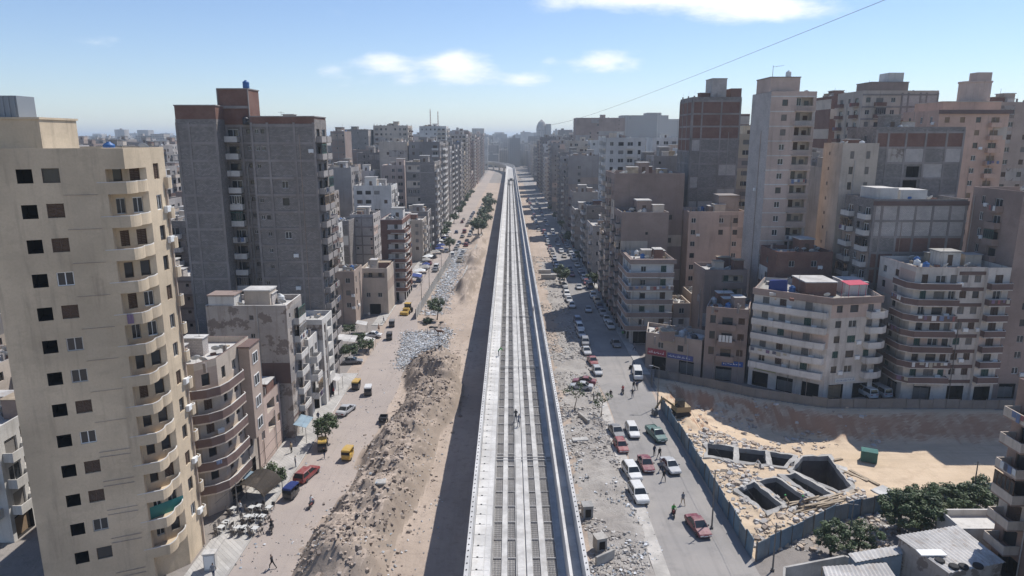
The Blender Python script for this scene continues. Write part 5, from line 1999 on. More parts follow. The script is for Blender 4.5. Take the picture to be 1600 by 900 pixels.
def rocks(name, label, pts, mats, smin, smax, seed, squash=.7, slab=False):
    """angular broken pieces, settled into the ground; pts: array n x 2"""
    r = np.random.RandomState(seed)
    keep = ground_z(pts[:, 0], pts[:, 1]) > -6
    for P in OPENS:
        keep &= ~((pts[:, 0] > 24) & (poly_dist(pts[:, 0], pts[:, 1], P) < .5) & (r.rand(len(pts)) < .85))
    pts = pts[keep]
    n = len(pts)
    z = ground_z(pts[:, 0], pts[:, 1])
    base = np.array([(-1, -1, -1), (1, -1, -1), (1, 1, -1), (-1, 1, -1), (-1, -1, 1), (1, -1, 1), (1, 1, 1), (-1, 1, 1)], float)
    fc = np.array([(3, 2, 1, 0), (4, 5, 6, 7), (0, 1, 5, 4), (1, 2, 6, 5), (2, 3, 7, 6), (3, 0, 4, 7)])
    s = smin + (smax - smin) * r.rand(n) ** 5
    V = np.empty((n, 8, 3))
    jit = base[None] * (1 + .45 * (r.rand(n, 8, 3) - .5)) * np.where(base[None, :, 2:3] > 0, .8, 1.0)
    dims = np.stack([s, s * (.5 + .6 * r.rand(n)), s * ((.12 + .1 * r.rand(n)) if slab else squash * (.35 + .6 * r.rand(n)))], -1)
    jit = jit * dims[:, None, :] * .5
    a = r.rand(n) * 6.28
    tx = (r.rand(n) - .5) * 1.0
    ca, sa, ct, st_ = np.cos(a), np.sin(a), np.cos(tx), np.sin(tx)
    y1 = jit[..., 1] * ct[:, None] - jit[..., 2] * st_[:, None]
    z1 = jit[..., 1] * st_[:, None] + jit[..., 2] * ct[:, None]
    x2 = jit[..., 0] * ca[:, None] - y1 * sa[:, None]
    y2 = jit[..., 0] * sa[:, None] + y1 * ca[:, None]
    V[..., 0] = x2 + pts[:, 0:1]
    V[..., 1] = y2 + pts[:, 1:2]
    V[..., 2] = z1 + (z + dims[:, 2] * .25)[:, None]
    me = bpy.data.meshes.new(name)
    me.from_pydata(V.reshape(-1, 3).tolist(), [], (fc[None] + (np.arange(n) * 8)[:, None, None]).reshape(-1, 4).tolist())
    for m in mats:
        me.materials.append(m)
    me.polygons.foreach_set('material_index', np.repeat(r.randint(0, len(mats), n), 6).astype(np.int32))
    return tag(put(name, me), label, name.replace('_', ' '), kind='stuff')


RS = np.random.RandomState(3)


def scatter(n, x0, x1, y0, y1, thr=.45, seed=0, sc=.25, near=1.6):
    y = y0 + (y1 - y0) * RS.rand(n * 3) ** near
    x = x0 + (x1 - x0) * RS.rand(n * 3)
    k = fbm(x * sc, y * sc, seed, 3) > thr
    return np.stack([x[k], y[k]], -1)[:n]


RM = [M_DIRT, flat('stone_b', (.25, .20, .165), .9), flat('stone_c', (.35, .30, .26), .9), flat('stone_d', (.19, .155, .13), .9), M_DIRT, flat('stone_f', (.27, .225, .19), .9)]
GM = [flat('rub_a', (.38, .35, .32), .9), flat('rub_b', (.29, .265, .24), .9), flat('rub_c', (.46, .435, .405), .9), flat('rub_d', (.21, .19, .175), .9), flat('rub_e', (.33, .29, .25), .9)]
cxs = lambda y: -15.6 + 1.6 * np.sin(y * .07) - .6 * np.sin(y * .21)
yy = 56 + 86 * RS.rand(7500)
xx = cxs(yy) + RS.randn(7500) * 2.5
rocks('spoil_rubble', 'brown stones and clods over the long spoil heap', np.stack([xx, yy], -1), RM, .04, .6, 1)
rocks('broken_concrete', 'grey broken concrete and stones between viaduct and eastern street', scatter(14000, 7.6, 16.4, 58, 260, .46, 4, sc=.16), GM, .04, .5, 2)
rocks('yard_rubble', 'stones and broken lumps around the foundation chambers', np.concatenate([np.array([(P[k % len(P)][0] + (P[(k + 1) % len(P)][0] - P[k % len(P)][0]) * t + RS.randn() * .2 + (P[k % len(P)][0] - sum(p[0] for p in P) / len(P)) * .42, P[k % len(P)][1] + (P[(k + 1) % len(P)][1] - P[k % len(P)][1]) * t + RS.randn() * .2 + (P[k % len(P)][1] - sum(p[1] for p in P) / len(P)) * .42) for P in (OPENS[0], OPENS[1], OPENS[3], OPENS[4]) for k in range(len(P)) for t in RS.rand(60)]), scatter(5200, 26.8, 46, 68, 101, .43, 9, near=1), scatter(500, 28, 60, 100, 116, .52, 2, near=1)]), [RM[0], GM[0], GM[2], flat('stone_e', (.45, .37, .28), .9)], .06, .85, 5)
q_ = ~np.array([False])
rocks('strip_stones', 'scattered stones and clods on the bare strip west of the viaduct', scatter(2200, -21, -8, 55, 420, .5, 6), RM, .04, .28, 6)
rocks('road_pebbles', 'small stones lying on the dusty western street', scatter(1600, -29.4, -20, 52, 150, .5, 16), [RM[2], GM[2], RM[0]], .05, .2, 7)
# plastic and paper litter: bent scraps
LM = [flat('scrap_white', (.55, .56, .57), .6), flat('scrap_blue', (.29, .325, .36), .6), flat('scrap_pale', (.36, .34, .315), .7), flat('scrap_dark', (.11, .105, .10), .7), flat('scrap_grey', (.34, .345, .35), .6)]


def litter(name, label, pts, smin, smax, seed):
    r = np.random.RandomState(seed)
    z = ground_z(pts[:, 0], pts[:, 1])
    mb = MB()
    for (x, y), zz in zip(pts, z):
        s = smin + (smax - smin) * r.rand() ** 2
        a = r.rand() * 6.28
        c, sn = math.cos(a) * s, math.sin(a) * s
        e = .5 + .8 * r.rand()
        h = r.rand(5) * s * .8 + .05
        mi = r.randint(5)
        P = [(x - c + sn * e, y - sn - c * e, zz + h[0]), (x + c + sn * e, y + sn - c * e, zz + h[1]), (x + c - sn * e, y + sn + c * e, zz + h[2]), (x - c - sn * e, y - sn + c * e, zz + h[3])]
        m = (x, y, zz + h[4] + .08)
        i = len(mb.v)
        mb.v += P + [m]
        for k in range(4):
            mb.f.append((i + k, i + (k + 1) % 4, i + 4))
            mb.m.append(mi)
    return tag(mb.build(name, LM), label, 'litter', kind='stuff')


pa, pb, pc, pd = G(632, 520), G(705, 515), G(690, 575), G(622, 575)
n = 7000
u, v = RS.rand(n), RS.rand(n)
lx = (pa.x * (1 - u) + pb.x * u) * (1 - v) + (pd.x * (1 - u) + pc.x * u) * v
ly = (pa.y * (1 - u) + pb.y * u) * (1 - v) + (pd.y * (1 - u) + pc.y * u) * v
litter('rubbish_dump', 'white and blue rubbish spread over the road edge by the horse', np.stack([lx + RS.randn(n) * .6, ly + RS.randn(n) * 1.2], -1), .05, .24, 1)
litter('wall_litter', 'pale litter drifting along the panel wall', np.stack([-20 + 1.7 * RS.randn(5000), 172 + 110 * RS.rand(5000)], -1), .06, .32, 2)
litter('verge_litter', 'bright scraps strewn over the eastern verge', scatter(1500, 7.8, 17.0, 62, 190, .5, 8), .04, .17, 3)
litter('strip_litter', 'scraps of paper over spoil heap and bare strip', scatter(500, -21, -8, 56, 200, .52, 18), .04, .16, 4)
litter('road_litter', 'paper scraps along the western street', scatter(350, -30, -20, 54, 150, .46, 28), .04, .14, 5)
# single blocks and slabs one can pick out


def block(name, label, px, py, dims, rz, mat=M_OLDC, hollow=False, tilt=(0, 0)):
    p = G(px, py)
    p.z = gz(p.x, p.y) - .05
    m = MB()
    w, d, h = dims
    ch = .05
    m.loft([[(-w / 2 + ch * q, -d / 2 + ch * q, z), (w / 2 - ch * q, -d / 2 + ch * q, z), (w / 2 - ch * q, d / 2 - ch * q, z), (-w / 2 + ch * q, d / 2 - ch * q, z)] for q, z in ((1, 0), (0, ch), (0, h - ch), (1, h))])
    if hollow:
        m.box(-w * .28, w * .28, -d / 2 - .06, -d / 2 - .004, h * .2, h * .82, 1)  # dark panel on the face paints the shade of an opening
        m.box(-w / 2 - .06, w / 2 + .06, -d / 2 - .05, d / 2 + .05, h + .003, h + .12, 0)
    o = m.build(name, [mat, M_DARK], None, p)
    o.rotation_euler = (tilt[0], tilt[1], rz)
    return tag(o, label, 'concrete block')


block('concrete_block', 'upright dark concrete manhole block beside the viaduct', 917, 812, (1.2, 1.3, 1.6), .1, M_CONCD, True)
block('concrete_block', 'pale concrete manhole cube nearest the lower edge of viaduct', 937, 860, (1.2, 1.2, 1.5), .3, M_OLDC, True)
block('concrete_slab', 'thin upright concrete slab leaning near the pale manhole cube', 945, 880, (2.6, .25, 1.3), .6)
block('concrete_slab', 'flat pale slab lying on the rubble verge', 906, 690, (2.4, 1.1, .25), .1, M_CONC2)
block('concrete_slab', 'narrow slab propped on the rubble verge by the thin trees', 912, 660, (.4, 3.4, .8), .35)
block('concrete_block', 'long low concrete barrier by the far verge, nearer of two', 857, 438, (4.8, 1.2, 1.5), 0, M_OLDC)
block('concrete_block', 'long low concrete barrier by the far verge, farther of two', 851, 428, (4.2, 1.1, 1.5), 0, M_OLDC)
block('concrete_slab', 'grey slab tipped over on the spoil heap', 592, 803, (2.0, .9, .3), .2, M_OLDC, tilt=(.2, .1))
block('concrete_slab', 'tilted pale slab at the rim of foundation chambers', 1310, 700, (3.2, 1.8, .3), -.3, M_CONC2, tilt=(.15, .2))
block('concrete_slab', 'loose flat slab on the sand by the trees', 1378, 768, (2.6, 1.6, .3), .5, M_CONC2, tilt=(.1, 0))
# timber stack and beams in the yard
tb = MB()
tb.box(-2.2, 2.2, -.1, .1, 0, .12)
tbm = tb.mesh('timber_beam', [M_WOOD])
for k in range(16):
    px, py = 1285 + rnd.uniform(-34, 34), 790 + rnd.uniform(-8, 12)
    p = G(px, py)
    o = put('timber_beam', tbm, None, (p.x, p.y, gz(p.x, p.y) + .1 + .11 * (k % 4)), rot=(0, rnd.uniform(-.05, .05), R(20 + rnd.uniform(-9, 9))), sc=(rnd.uniform(.7, 1.2), rnd.uniform(.8, 1.6), 1))
    tag(o, 'pale timber beam, %s in the pile at the foundation edge' % ORD[k], 'timber', 'timber pile by the foundation')
for k, (px, py) in enumerate(((1265, 702), (1285, 697), (1300, 690), (1330, 740), (1350, 745), (1250, 694))):
    p = G(px, py)
    o = put('timber_beam', tbm, None, (p.x, p.y, gz(p.x, p.y) + .14), rot=(0, .04, R((150, 165, 20, 120, 110, 170)[k])), sc=(1.1, 2.2, 1.5))
    tag(o, ('beam lying across the rubble behind the chambers', 'beam beside the tilted slab', 'beam behind the tilted slab', 'beam on the slope below green container', 'second beam on the slope below green container', 'short beam at the back rim of chambers')[k], 'timber')
# green container, parked digger
p = G(1358, 712, -2.5)
t = thing('container', 'green steel container standing on the sand', 'container', (p.x, p.y, gz(p.x, p.y)), R(-25))
m = MB()
m.box(-1.1, 1.1, -.8, .8, .1, 1.7)
for q in range(9):
    m.box(-1.08 + q * .25, -.98 + q * .25, -.84, -.8, .15, 1.65)
m.box(-1.15, 1.15, -.85, .85, 1.702, 1.8)
m.build('shell', weathered('green_paint', (.07, .17, .15), streak=.4), t)
m = MB()
m.box(-1, -.8, -.7, .7, 0, .1)
m.box(.8, 1, -.7, .7, 0, .1)
m.build('skids', M_POLE, t)
# ================================================================ vehicles
PAINTS = {'white': (.62, .62, .60), 'silver': (.38, .39, .40), 'grey': (.17, .175, .18), 'black': (.022, .022, .025), 'red': (.22, .025, .028), 'maroon': (.16, .018, .03), 'blue': (.045, .075, .16), 'green': (.035, .12, .105), 'yellow': (.50, .31, .04), 'beige': (.38, .33, .26), 'orange': (.5, .17, .03)}


def paint(name, c):
    m, k, b = newmat('paint_' + name)
    ge = k.n('ShaderNodeNewGeometry')
    nz_ = k.n('ShaderNodeSeparateXYZ', Vector=ge.outputs['Normal']).outputs[2]
    d = k.m('MULTIPLY', k.ramp(k.noise(ge.outputs['Position'], 1.7, 5, .7), .3, .75), k.m('ADD', .1, k.m('MULTIPLY', k.ramp(nz_, .2, .9), .28)))
    k.put(b, 'Base Color', k.mix(d, c, (.36, .31, .26)))
    k.put(b, 'Roughness', k.m('ADD', .3, k.m('MULTIPLY', d, 1.2)))
    k.put(b, 'Coat Weight', .4)
    k.put(b, 'Coat Roughness', .15)
    return m


PM = {k: paint(k, c) for k, c in PAINTS.items()}
M_CARG = flat('car_glass', (.02, .024, .027), .08, 0, .6)
M_TAIL = flat('tail_lamp', (.28, .015, .012), .3)
M_HEAD = flat('head_lamp', (.6, .6, .58), .15)
M_RIM = flat('rim', (.36, .36, .37), .4, .6)
WT = MB()
for (r_, y_) in ((0, 0),):
    rings = [[(0 + r * math.cos(2 * math.pi * k / 16), yy_, r * math.sin(2 * math.pi * k / 16)) for k in range(16)] for r, yy_ in ((.2, -.1), (.29, -.1), (.315, -.06), (.315, .06), (.29, .1), (.2, .1))]
    WT.loft(rings)
TYRE = WT.mesh('tyre', [M_BLACK], True)
WR = MB()
for s in (-1, 1):
    WR.loft([[(r * math.cos(2 * math.pi * k / 12), s * y, r * math.sin(2 * math.pi * k / 12)) for k in range(12)] for r, y in ((.21, .07), (.2, .104), (.05, .085))])
RIMM = WR.mesh('rim', [M_RIM])


def carbody(kind):
    """side outlines in metres: length along x, nose at -x"""
    L, W, Hh = {'sedan': (4.4, 1.74, 1.44), 'suv': (4.5, 1.84, 1.66), 'pickup': (4.9, 1.78, 1.68), 'van': (4.5, 1.75, 1.92), 'hatch': (3.8, 1.66, 1.47), 'wagon': (4.5, 1.72, 1.5)}[kind]
    h = L / 2
    st = {'sedan': [(-h, .42, .60, .80), (-h + .12, .3, .70, .92), (-h + 1.1, .26, .84, 1), (-h + 1.35, .26, .90, 1), (h - .95, .26, .93, 1), (h - .2, .28, .92, .95), (h, .42, .78, .86)],
          'hatch': [(-h, .42, .60, .80), (-h + .12, .3, .70, .92), (-h + .9, .26, .86, 1), (-h + 1.1, .26, .92, 1), (h - .3, .26, .95, 1), (h - .08, .28, .92, .96), (h, .42, .7, .9)],
          'wagon': [(-h, .42, .60, .80), (-h + .12, .3, .70, .92), (-h + 1.1, .26, .84, 1), (-h + 1.35, .26, .90, 1), (h - .3, .26, .95, 1), (h - .08, .28, .92, .96), (h, .42, .7, .9)],
          'suv': [(-h, .5, .8, .82), (-h + .12, .36, .92, .94), (-h + 1.1, .34, 1.04, 1), (-h + 1.3, .34, 1.08, 1), (h - .3, .34, 1.1, 1), (h - .08, .36, 1.05, .96), (h, .5, .8, .9)],
          'pickup': [(-h, .5, .75, .84), (-h + .12, .36, .88, .95), (-h + 1.0, .34, 1.0, 1), (-h + 1.2, .34, 1.04, 1), (h - .3, .36, 1.06, 1), (h, .4, 1.04, .98)],
          'van': [(-h, .42, .8, .86), (-h + .1, .32, 1.0, .95), (-h + .5, .3, 1.1, 1), (-h + .7, .3, 1.14, 1), (h - .1, .3, 1.14, 1), (h, .4, 1.1, .96)]}[kind]
    m = MB()
    rings = []
    for x, zb, zt, k in st:
        w = W / 2 * k
        rings.append([(x, -w * .9, zb), (x, -w, zb + (zt - zb) * .3), (x, -w * .99, zb + (zt - zb) * .75), (x, -w * .9, zt), (x, 0, zt + .025), (x, w * .9, zt), (x, w * .99, zb + (zt - zb) * .75), (x, w, zb + (zt - zb) * .3), (x, w * .9, zb)])
    m.loft([r[::-1] for r in rings])
    g = {'sedan': (-h + 1.15, h - .75, -h + 1.95, h - 1.45), 'hatch': (-h + .95, h - .06, -h + 1.6, h - .5), 'wagon': (-h + 1.2, h - .06, -h + 1.95, h - .45), 'suv': (-h + 1.15, h - .08, -h + 1.8, h - .5), 'pickup': (-h + 1.1, h - 2.0, -h + 1.75, h - 2.15), 'van': (-h + .35, h - .03, -h + 1.0, h - .2)}[kind]
    zb = {'sedan': .88, 'hatch': .9, 'wagon': .9, 'suv': 1.05, 'pickup': 1.02, 'van': 1.1}[kind]
    wb, wt_ = W / 2 * .93, W / 2 * .74
    if kind == 'van':
        wt_ = W / 2 * .84
    B = [(g[0], -wb, zb), (g[1], -wb, zb), (g[1], wb, zb), (g[0], wb, zb)]
    T = [(g[2], -wt_, Hh - .06), (g[3], -wt_, Hh - .06), (g[3], wt_, Hh - .06), (g[2], wt_, Hh - .06)]
    T2 = [(g[2] + .12, -wt_ * .86, Hh), (g[3] - .1, -wt_ * .86, Hh), (g[3] - .1, wt_ * .86, Hh), (g[2] + .12, wt_ * .86, Hh)]
    m.loft([B, T, T2])
    if kind == 'pickup':     # load bed cut as a dark floor framed by sides
        m.box(h - 1.98, h - .06, -W / 2 * .9, -W / 2 * .82, 1.05, 1.14)
        m.box(h - 1.98, h - .06, W / 2 * .82, W / 2 * .9, 1.05, 1.14)
        m.box(h - .1, h - .04, -W / 2 * .82, W / 2 * .82, 1.05, 1.14)
    parts = {'body': m}

    def pane(a, b, c, d, ins=.1, out=.012):
        a, b, c, d = map(Vector, (a, b, c, d))
        cen = (a + b + c + d) / 4
        n = (b - a).cross(d - a).normalized()
        q = MB()
        pts = [p.lerp(cen, ins) for p in (a, b, c, d)]
        q.hexa([tuple(p - n * .01) for p in pts] + [tuple(p + n * out) for p in pts])
        return q
    parts['windscreen'] = pane(B[3], B[0], T[0], T[3], .1)
    parts['rear_window'] = pane(B[1], B[2], T[2], T[1], .14)
    mid = lambda a, b, t: tuple(Vector(a).lerp(Vector(b), t))
    sides = []
    for k in ((0, 1), (2, 3)):
        b0, b1, t1, t0 = B[k[0]], B[k[1]], T[k[1]], T[k[0]]
        cuts = (0, 1) if kind == 'pickup' else (0, .5, 1)
        for c0, c1 in zip(cuts[:-1], cuts[1:]):
            sides.append(pane(mid(b0, b1, c0), mid(b0, b1, c1), mid(t0, t1, c1), mid(t0, t1, c0), .1))
    return parts, sides, (L, W, st), h


CARS = {}
for kd in ('sedan', 'suv', 'pickup', 'van', 'hatch', 'wagon'):
    parts, sides, (L, W, st), h = carbody(kd)
    d = {'body': parts['body'].mesh('body', [PM['white']]), 'windscreen': parts['windscreen'].mesh('windscreen', [M_CARG]), 'rear_window': parts['rear_window'].mesh('rear_window', [M_CARG]),
         'side': [s.mesh('side_window', [M_CARG]) for s in sides], 'L': L, 'W': W, 'h': h}
    zt = st[0][2]
    for nm, mt, x, z0 in (('headlight', M_HEAD, -h, zt - .14), ('tail_light', M_TAIL, h, st[-1][2] - .24)):
        q = MB()
        q.box(min(x, x * 1.0) - .02, x + .02, -.2, .2, z0, z0 + .13)
        d[nm] = q.mesh(nm, [mt])
    q = MB()
    q.box(-.06, .06, -.16, .0, 0, .12)
    d['mirror'] = q.mesh('wing_mirror', [M_BLACK])
    q = MB()
    q.box(-.012, .012, -.24, .24, 0, .11)
    d['plate'] = q.mesh('number_plate', [M_WHITE])
    q = MB()
    for s in (-1, 1):
        for k in range(10):
            pass
    CARS[kd] = d


def car(kind, colour, label, x, y, heading, near=True, group=None, z=.034):
    """heading: direction of the nose, degrees anticlockwise from east"""
    d = CARS[kind]
    t = thing({'sedan': 'saloon_car', 'suv': 'suv_car', 'pickup': 'pickup_truck', 'van': 'minibus', 'hatch': 'hatchback_car', 'wagon': 'estate_car'}[kind], label, {'pickup': 'pickup', 'van': 'van'}.get(kind, 'car'), (x, y, z), R(heading + 180), group)
    b = put('body', d['body'], t)
    b.material_slots[0].link = 'OBJECT'
    b.material_slots[0].material = PM[colour]
    put('windscreen', d['windscreen'], t)
    put('rear_window', d['rear_window'], t)
    for s in d['side']:
        put('side_window', s, t)
    wx = d['h'] - .82
    for sx in (-wx, wx - .05):
        for sy in (-1, 1):
            w_ = put('wheel', TYRE, t, (sx, sy * (d['W'] / 2 - .085), .315))
            if near:
                put('rim', RIMM, w_)
    if near:
        for sy in (-1, 1):
            put('headlight', d['headlight'], t, (0, sy * d['W'] * .29, 0))
            put('tail_light', d['tail_light'], t, (0, sy * d['W'] * .30, 0))
        put('wing_mirror', d['mirror'], t, (-d['h'] + 1.4, -d['W'] / 2 + .04, .92))
        mm = put('wing_mirror', d['mirror'], t, (-d['h'] + 1.4, d['W'] / 2 + .12, .92))
        put('number_plate', d['plate'], t, (-d['h'] - .012, 0, .42))
        put('number_plate', d['plate'], t, (d['h'] + .012, 0, .5))
    return t


def pcar(kind, colour, label, px, py, heading, **k):
    p = G(px, py)
    return car(kind, colour, label, p.x, p.y, heading, **k)


# cars on the eastern street, nearest first; -90 drives towards the camera
pcar('sedan', 'maroon', 'dark red saloon driving alone by the hoarding corner', 1090, 828, -80)
pcar('suv', 'white', 'white car behind another white one on the verge, nearer the camera', 997, 778, -84)
pcar('suv', 'white', 'white suv ahead of a white car at the verge, sunroof on top', 987, 744, -82)
pcar('sedan', 'maroon', 'dark red saloon beside the white suv in the road', 1009, 730, -88)
pcar('sedan', 'silver', 'silver-white saloon parked tight against the blue hoarding', 1047, 733, -80)
pcar('hatch', 'red', 'small faded red hatchback parked behind the dark grey car', 970, 702, -84)
pcar('sedan', 'grey', 'dark blue-grey saloon parked at the dusty verge strip', 963, 679, -82)
pcar('wagon', 'white', 'old white estate car in the middle of eastern street', 988, 678, -88)
pcar('pickup', 'green', 'green pickup truck beside the hoarding end', 1025, 684, -78)
pcar('sedan', 'silver', 'silver-blue saloon parked on the rubble by the thin trees', 908, 608, 165)
pcar('sedan', 'maroon', 'red saloon tucked behind the silver-blue one on the rubble', 913, 600, 165)
pcar('van', 'white', 'white minibus standing at the fence gap by the shops', 996, 590, -95)
pcar('hatch', 'silver', 'silver hatchback parked ahead of the shaded red car', 933, 584, -86)
pcar('sedan', 'red', 'red saloon in the kerb line at the shadow edge', 926, 568, -86)
pcar('sedan', 'silver', 'pale saloon in the kerb line, first inside the shade', 916, 552, -86)
pcar('sedan', 'grey', 'dark taxi with yellow roof panel under the corner house', 962, 540, -88)
pcar('van', 'white', 'white minibus parked in the dark lane beside the corner house', 1352, 618, 100)
pcar('van', 'silver', 'larger grey minibus in the dark lane behind the white one', 1374, 617, 100)
# western street
pcar('wagon', 'red', 'bright red estate car on the dusty western street', 480, 746, 75)
pcar('sedan', 'silver', 'silver saloon parked at the shop pavement by the tree', 541, 645, 74)
pcar('sedan', 'grey', 'grey saloon parked under the trimmed hedge trees', 550, 568, 8)
pcar('sedan', 'white', 'white saloon parked among the garden sheds', 582, 527, 170)
pcar('van', 'white', 'white minibus far up the western street by the loader', 682, 420, 90)
COLS = ['white', 'white', 'silver', 'silver', 'grey', 'black', 'red', 'blue', 'white', 'beige', 'maroon']
rc = random.Random(21)


def line(x, y0, y1, head, where, grp, gap=.12, jx=.25, pitch=5.6):
    y, k = y0, 0
    while y < y1:
        if rc.random() > gap:
            kd = rc.choice(('sedan', 'sedan', 'hatch', 'suv', 'wagon', 'van', 'pickup') if rc.random() < .5 else ('sedan', 'hatch', 'suv'))
            c = rc.choice(COLS)
            nm = {'sedan': 'saloon', 'hatch': 'hatchback', 'suv': 'suv', 'wagon': 'estate car', 'van': 'minibus', 'pickup': 'pickup'}[kd]
            car(kd, c, '%s %s, %s %s' % (c, nm, ordinal(k), where), x + rc.uniform(-jx, jx), y, head + rc.uniform(-4, 4), near=False, group=grp)
            k += 1
        y += pitch * rc.uniform(.95, 1.25) if rc.random() < .9 else pitch * 2


line(16.9, 146, 330, -90, 'in the verge-side parked line', 'cars parked along the verge of the eastern street')
line(24.4, 160, 330, -90, 'in the line along the eastern shopfronts', 'cars parked along the eastern shopfronts')
line(21.0, 176, 330, -90, 'among cars driving up the eastern street', 'cars driving on the eastern street', gap=.45, pitch=9)
line(14.4, 335, 520, -90, 'in the far verge-side parked line', 'far cars parked along the eastern street', gap=.2, pitch=7)
line(19.5, 340, 520, -90, 'in the far traffic lane', 'far cars parked along the eastern street', gap=.3, pitch=9)
line(-29.3, 215, 330, 90, 'in the western kerb line', 'cars parked along the western street', gap=.3, pitch=7)
line(-25.6, 232, 420, 90, 'among cars driving up the western street', 'cars on the western street', gap=.35, pitch=13)
line(-18.6, 250, 480, 90, 'in the far strip of cars near the planted trees', 'cars on the western street', gap=.35, pitch=9)
line(-22.0, 262, 420, 90, 'in the line along the far western wall', 'cars on the western street', gap=.3, pitch=8)
# ---- three-wheeled taxis


def tuktuk(label, px, py, heading, top='yellow', body='yellow'):
    p = G(px, py)
    t = thing('auto_rickshaw', label, 'auto rickshaw', (p.x, p.y, .034), R(heading + 180))
    m = MB()
    m.loft([[(x, -w, z0), (x, w, z0), (x, w, z1), (x, -w, z1)] for x, w, z0, z1 in ((-1.3, .22, .4, .85), (-1.05, .42, .3, 1.0), (-.6, .5, .28, .62), (-.1, .6, .28, .55), (.1, .64, .28, .95), (1.2, .64, .3, 1.0), (1.3, .58, .4, .9))])
    b = m.build('body', PM[body], t)
    m = MB()
    m.loft([[(x, -w, z), (x, w, z), (x, w * .92, z + .12), (x, -w * .92, z + .12)] for x, w, z in ((-.95, .46, 1.52), (-.7, .6, 1.6), (.4, .64, 1.66), (1.15, .64, 1.58), (1.25, .6, 1.45))])
    m.build('canopy', PM[top] if top in PM else M_BLUETARP, t)
    m = MB()
    for x, w_, zb in ((-.98, .42, 1.0), (0.05, .62, .9), (1.2, .62, .95)):
        for s in (-1, 1):
            m.bar((x, s * w_, zb), (x + (.1 if x < -.5 else 0), s * w_ * .98, 1.6), .03)
    m.build('canopy_frame', M_BLACK, t)
    m = MB()
    m.hexa([(-1.0, -.4, 1.0), (-.98, -.4, 1.0), (-.98, .4, 1.0), (-1.0, .4, 1.0), (-.9, -.42, 1.55), (-.88, -.42, 1.55), (-.88, .42, 1.55), (-.9, .42, 1.55)])
    m.build('windscreen', M_CARG, t)
    m = MB()
    m.box(1.06, 1.2, -.58, .58, 1.0, 1.5)
    m.build('rear_curtain', M_BLACK, t)
    m = MB()
    m.box(.5, 1.05, -.55, .55, .56, .68)
    m.box(-.35, -.0, -.3, .3, .56, .7)
    m.build('seat', M_BLACK, t)
    for x, y in ((-1.12, 0), (.75, -.58), (.75, .58)):
        put('wheel', TYRE, t, (x, y, .25), sc=(.78, .8, .78))


tuktuk('yellow auto rickshaw alone in the western street behind red car', 545, 716, 82)
tuktuk('yellow-topped auto rickshaw under the street tree with people', 505, 702, 100, 'yellow', 'black')
tuktuk('auto rickshaw with blue canopy at the pavement edge', 457, 776, 75, 'tarp', 'black')
tuktuk('yellow-topped auto rickshaw at the shop awnings farther up', 558, 607, 85, 'yellow', 'black')
tuktuk('white-topped auto rickshaw passing the yellow one', 576, 616, 95, 'white', 'black')
tuktuk('dark auto rickshaw nearest to the rubbish dump', 609, 530, 92, 'black', 'black')
tuktuk('dark auto rickshaw beyond, beside the donkey cart', 613, 510, 92, 'grey', 'black')
# cargo tricycle
p = G(598, 662)
t = thing('cargo_tricycle', 'black cargo tricycle with open box by the spoil heap', 'tricycle', (p.x, p.y, .034), R(90))
m = MB()
m.box(-.2, 1.5, -.62, .62, .5, .58)
for q in ((-.2, 1.5, -.62, -.56), (-.2, 1.5, .56, .62), (-.2, -.14, -.56, .56), (1.44, 1.5, -.56, .56)):
    m.box(q[0], q[1], q[2], q[3], .58, 1.0)
m.build('cargo_box', flat('black_paint', (.03, .03, .033), .5), t)
m = MB()
m.bar((-.2, 0, .55), (-1.3, 0, .45), .08)
m.bar((-1.35, 0, .4), (-1.15, 0, 1.05), .05)
m.bar((-1.15, -.35, 1.05), (-1.15, .35, 1.05), .025)
m.box(-.75, -.25, -.16, .16, .66, .78)
m.build('frame', M_BLACK, t)
for x, y in ((-1.4, 0), (.8, -.68), (.8, .68)):
    put('wheel', TYRE, t, (x, y, .28), sc=(.9, .6, .9))
# yellow loader
p = G(637, 489)
t = thing('backhoe_loader', 'yellow loader parked on the western street by the wall', 'loader', (p.x, p.y, .034), R(80))
m = MB()
m.box(-1.9, 1.6, -.6, .6, .6, 1.3)
m.box(-1.9, -.5, -.7, .7, 1.3, 1.65)
m.build('chassis', PM['yellow'], t)
m = MB()
m.box(-.4, 1.0, -.7, .7, 1.31, 2.5)
c_ = m.build('cab', M_CARG, t)
m = MB()
m.box(-.5, 1.1, -.78, .78, 2.5, 2.62)
m.build('cab_roof', PM['yellow'], c_)
m = MB()
m.hexa([(-3.1, -1.05, .1), (-2.4, -1.05, .1), (-2.4, 1.05, .1), (-3.1, 1.05, .1), (-3.2, -1.05, .9), (-2.3, -1.05, 1.0), (-2.3, 1.05, 1.0), (-3.2, 1.05, .9)])
m.build('bucket', PM['yellow'], t)
m = MB()
for s in (-.75, .75):
    m.bar((-.6, s, 1.3), (-2.5, s, .6), .1)
m.build('lift_arm', PM['yellow'], t)
for x, y, k in ((-1.3, -.85, 1.5), (-1.3, .85, 1.5), (1.0, -.85, 2.1), (1.0, .85, 2.1)):
    put('wheel', TYRE, t, (x, y, .315 * k), sc=(k, 1.9, k))
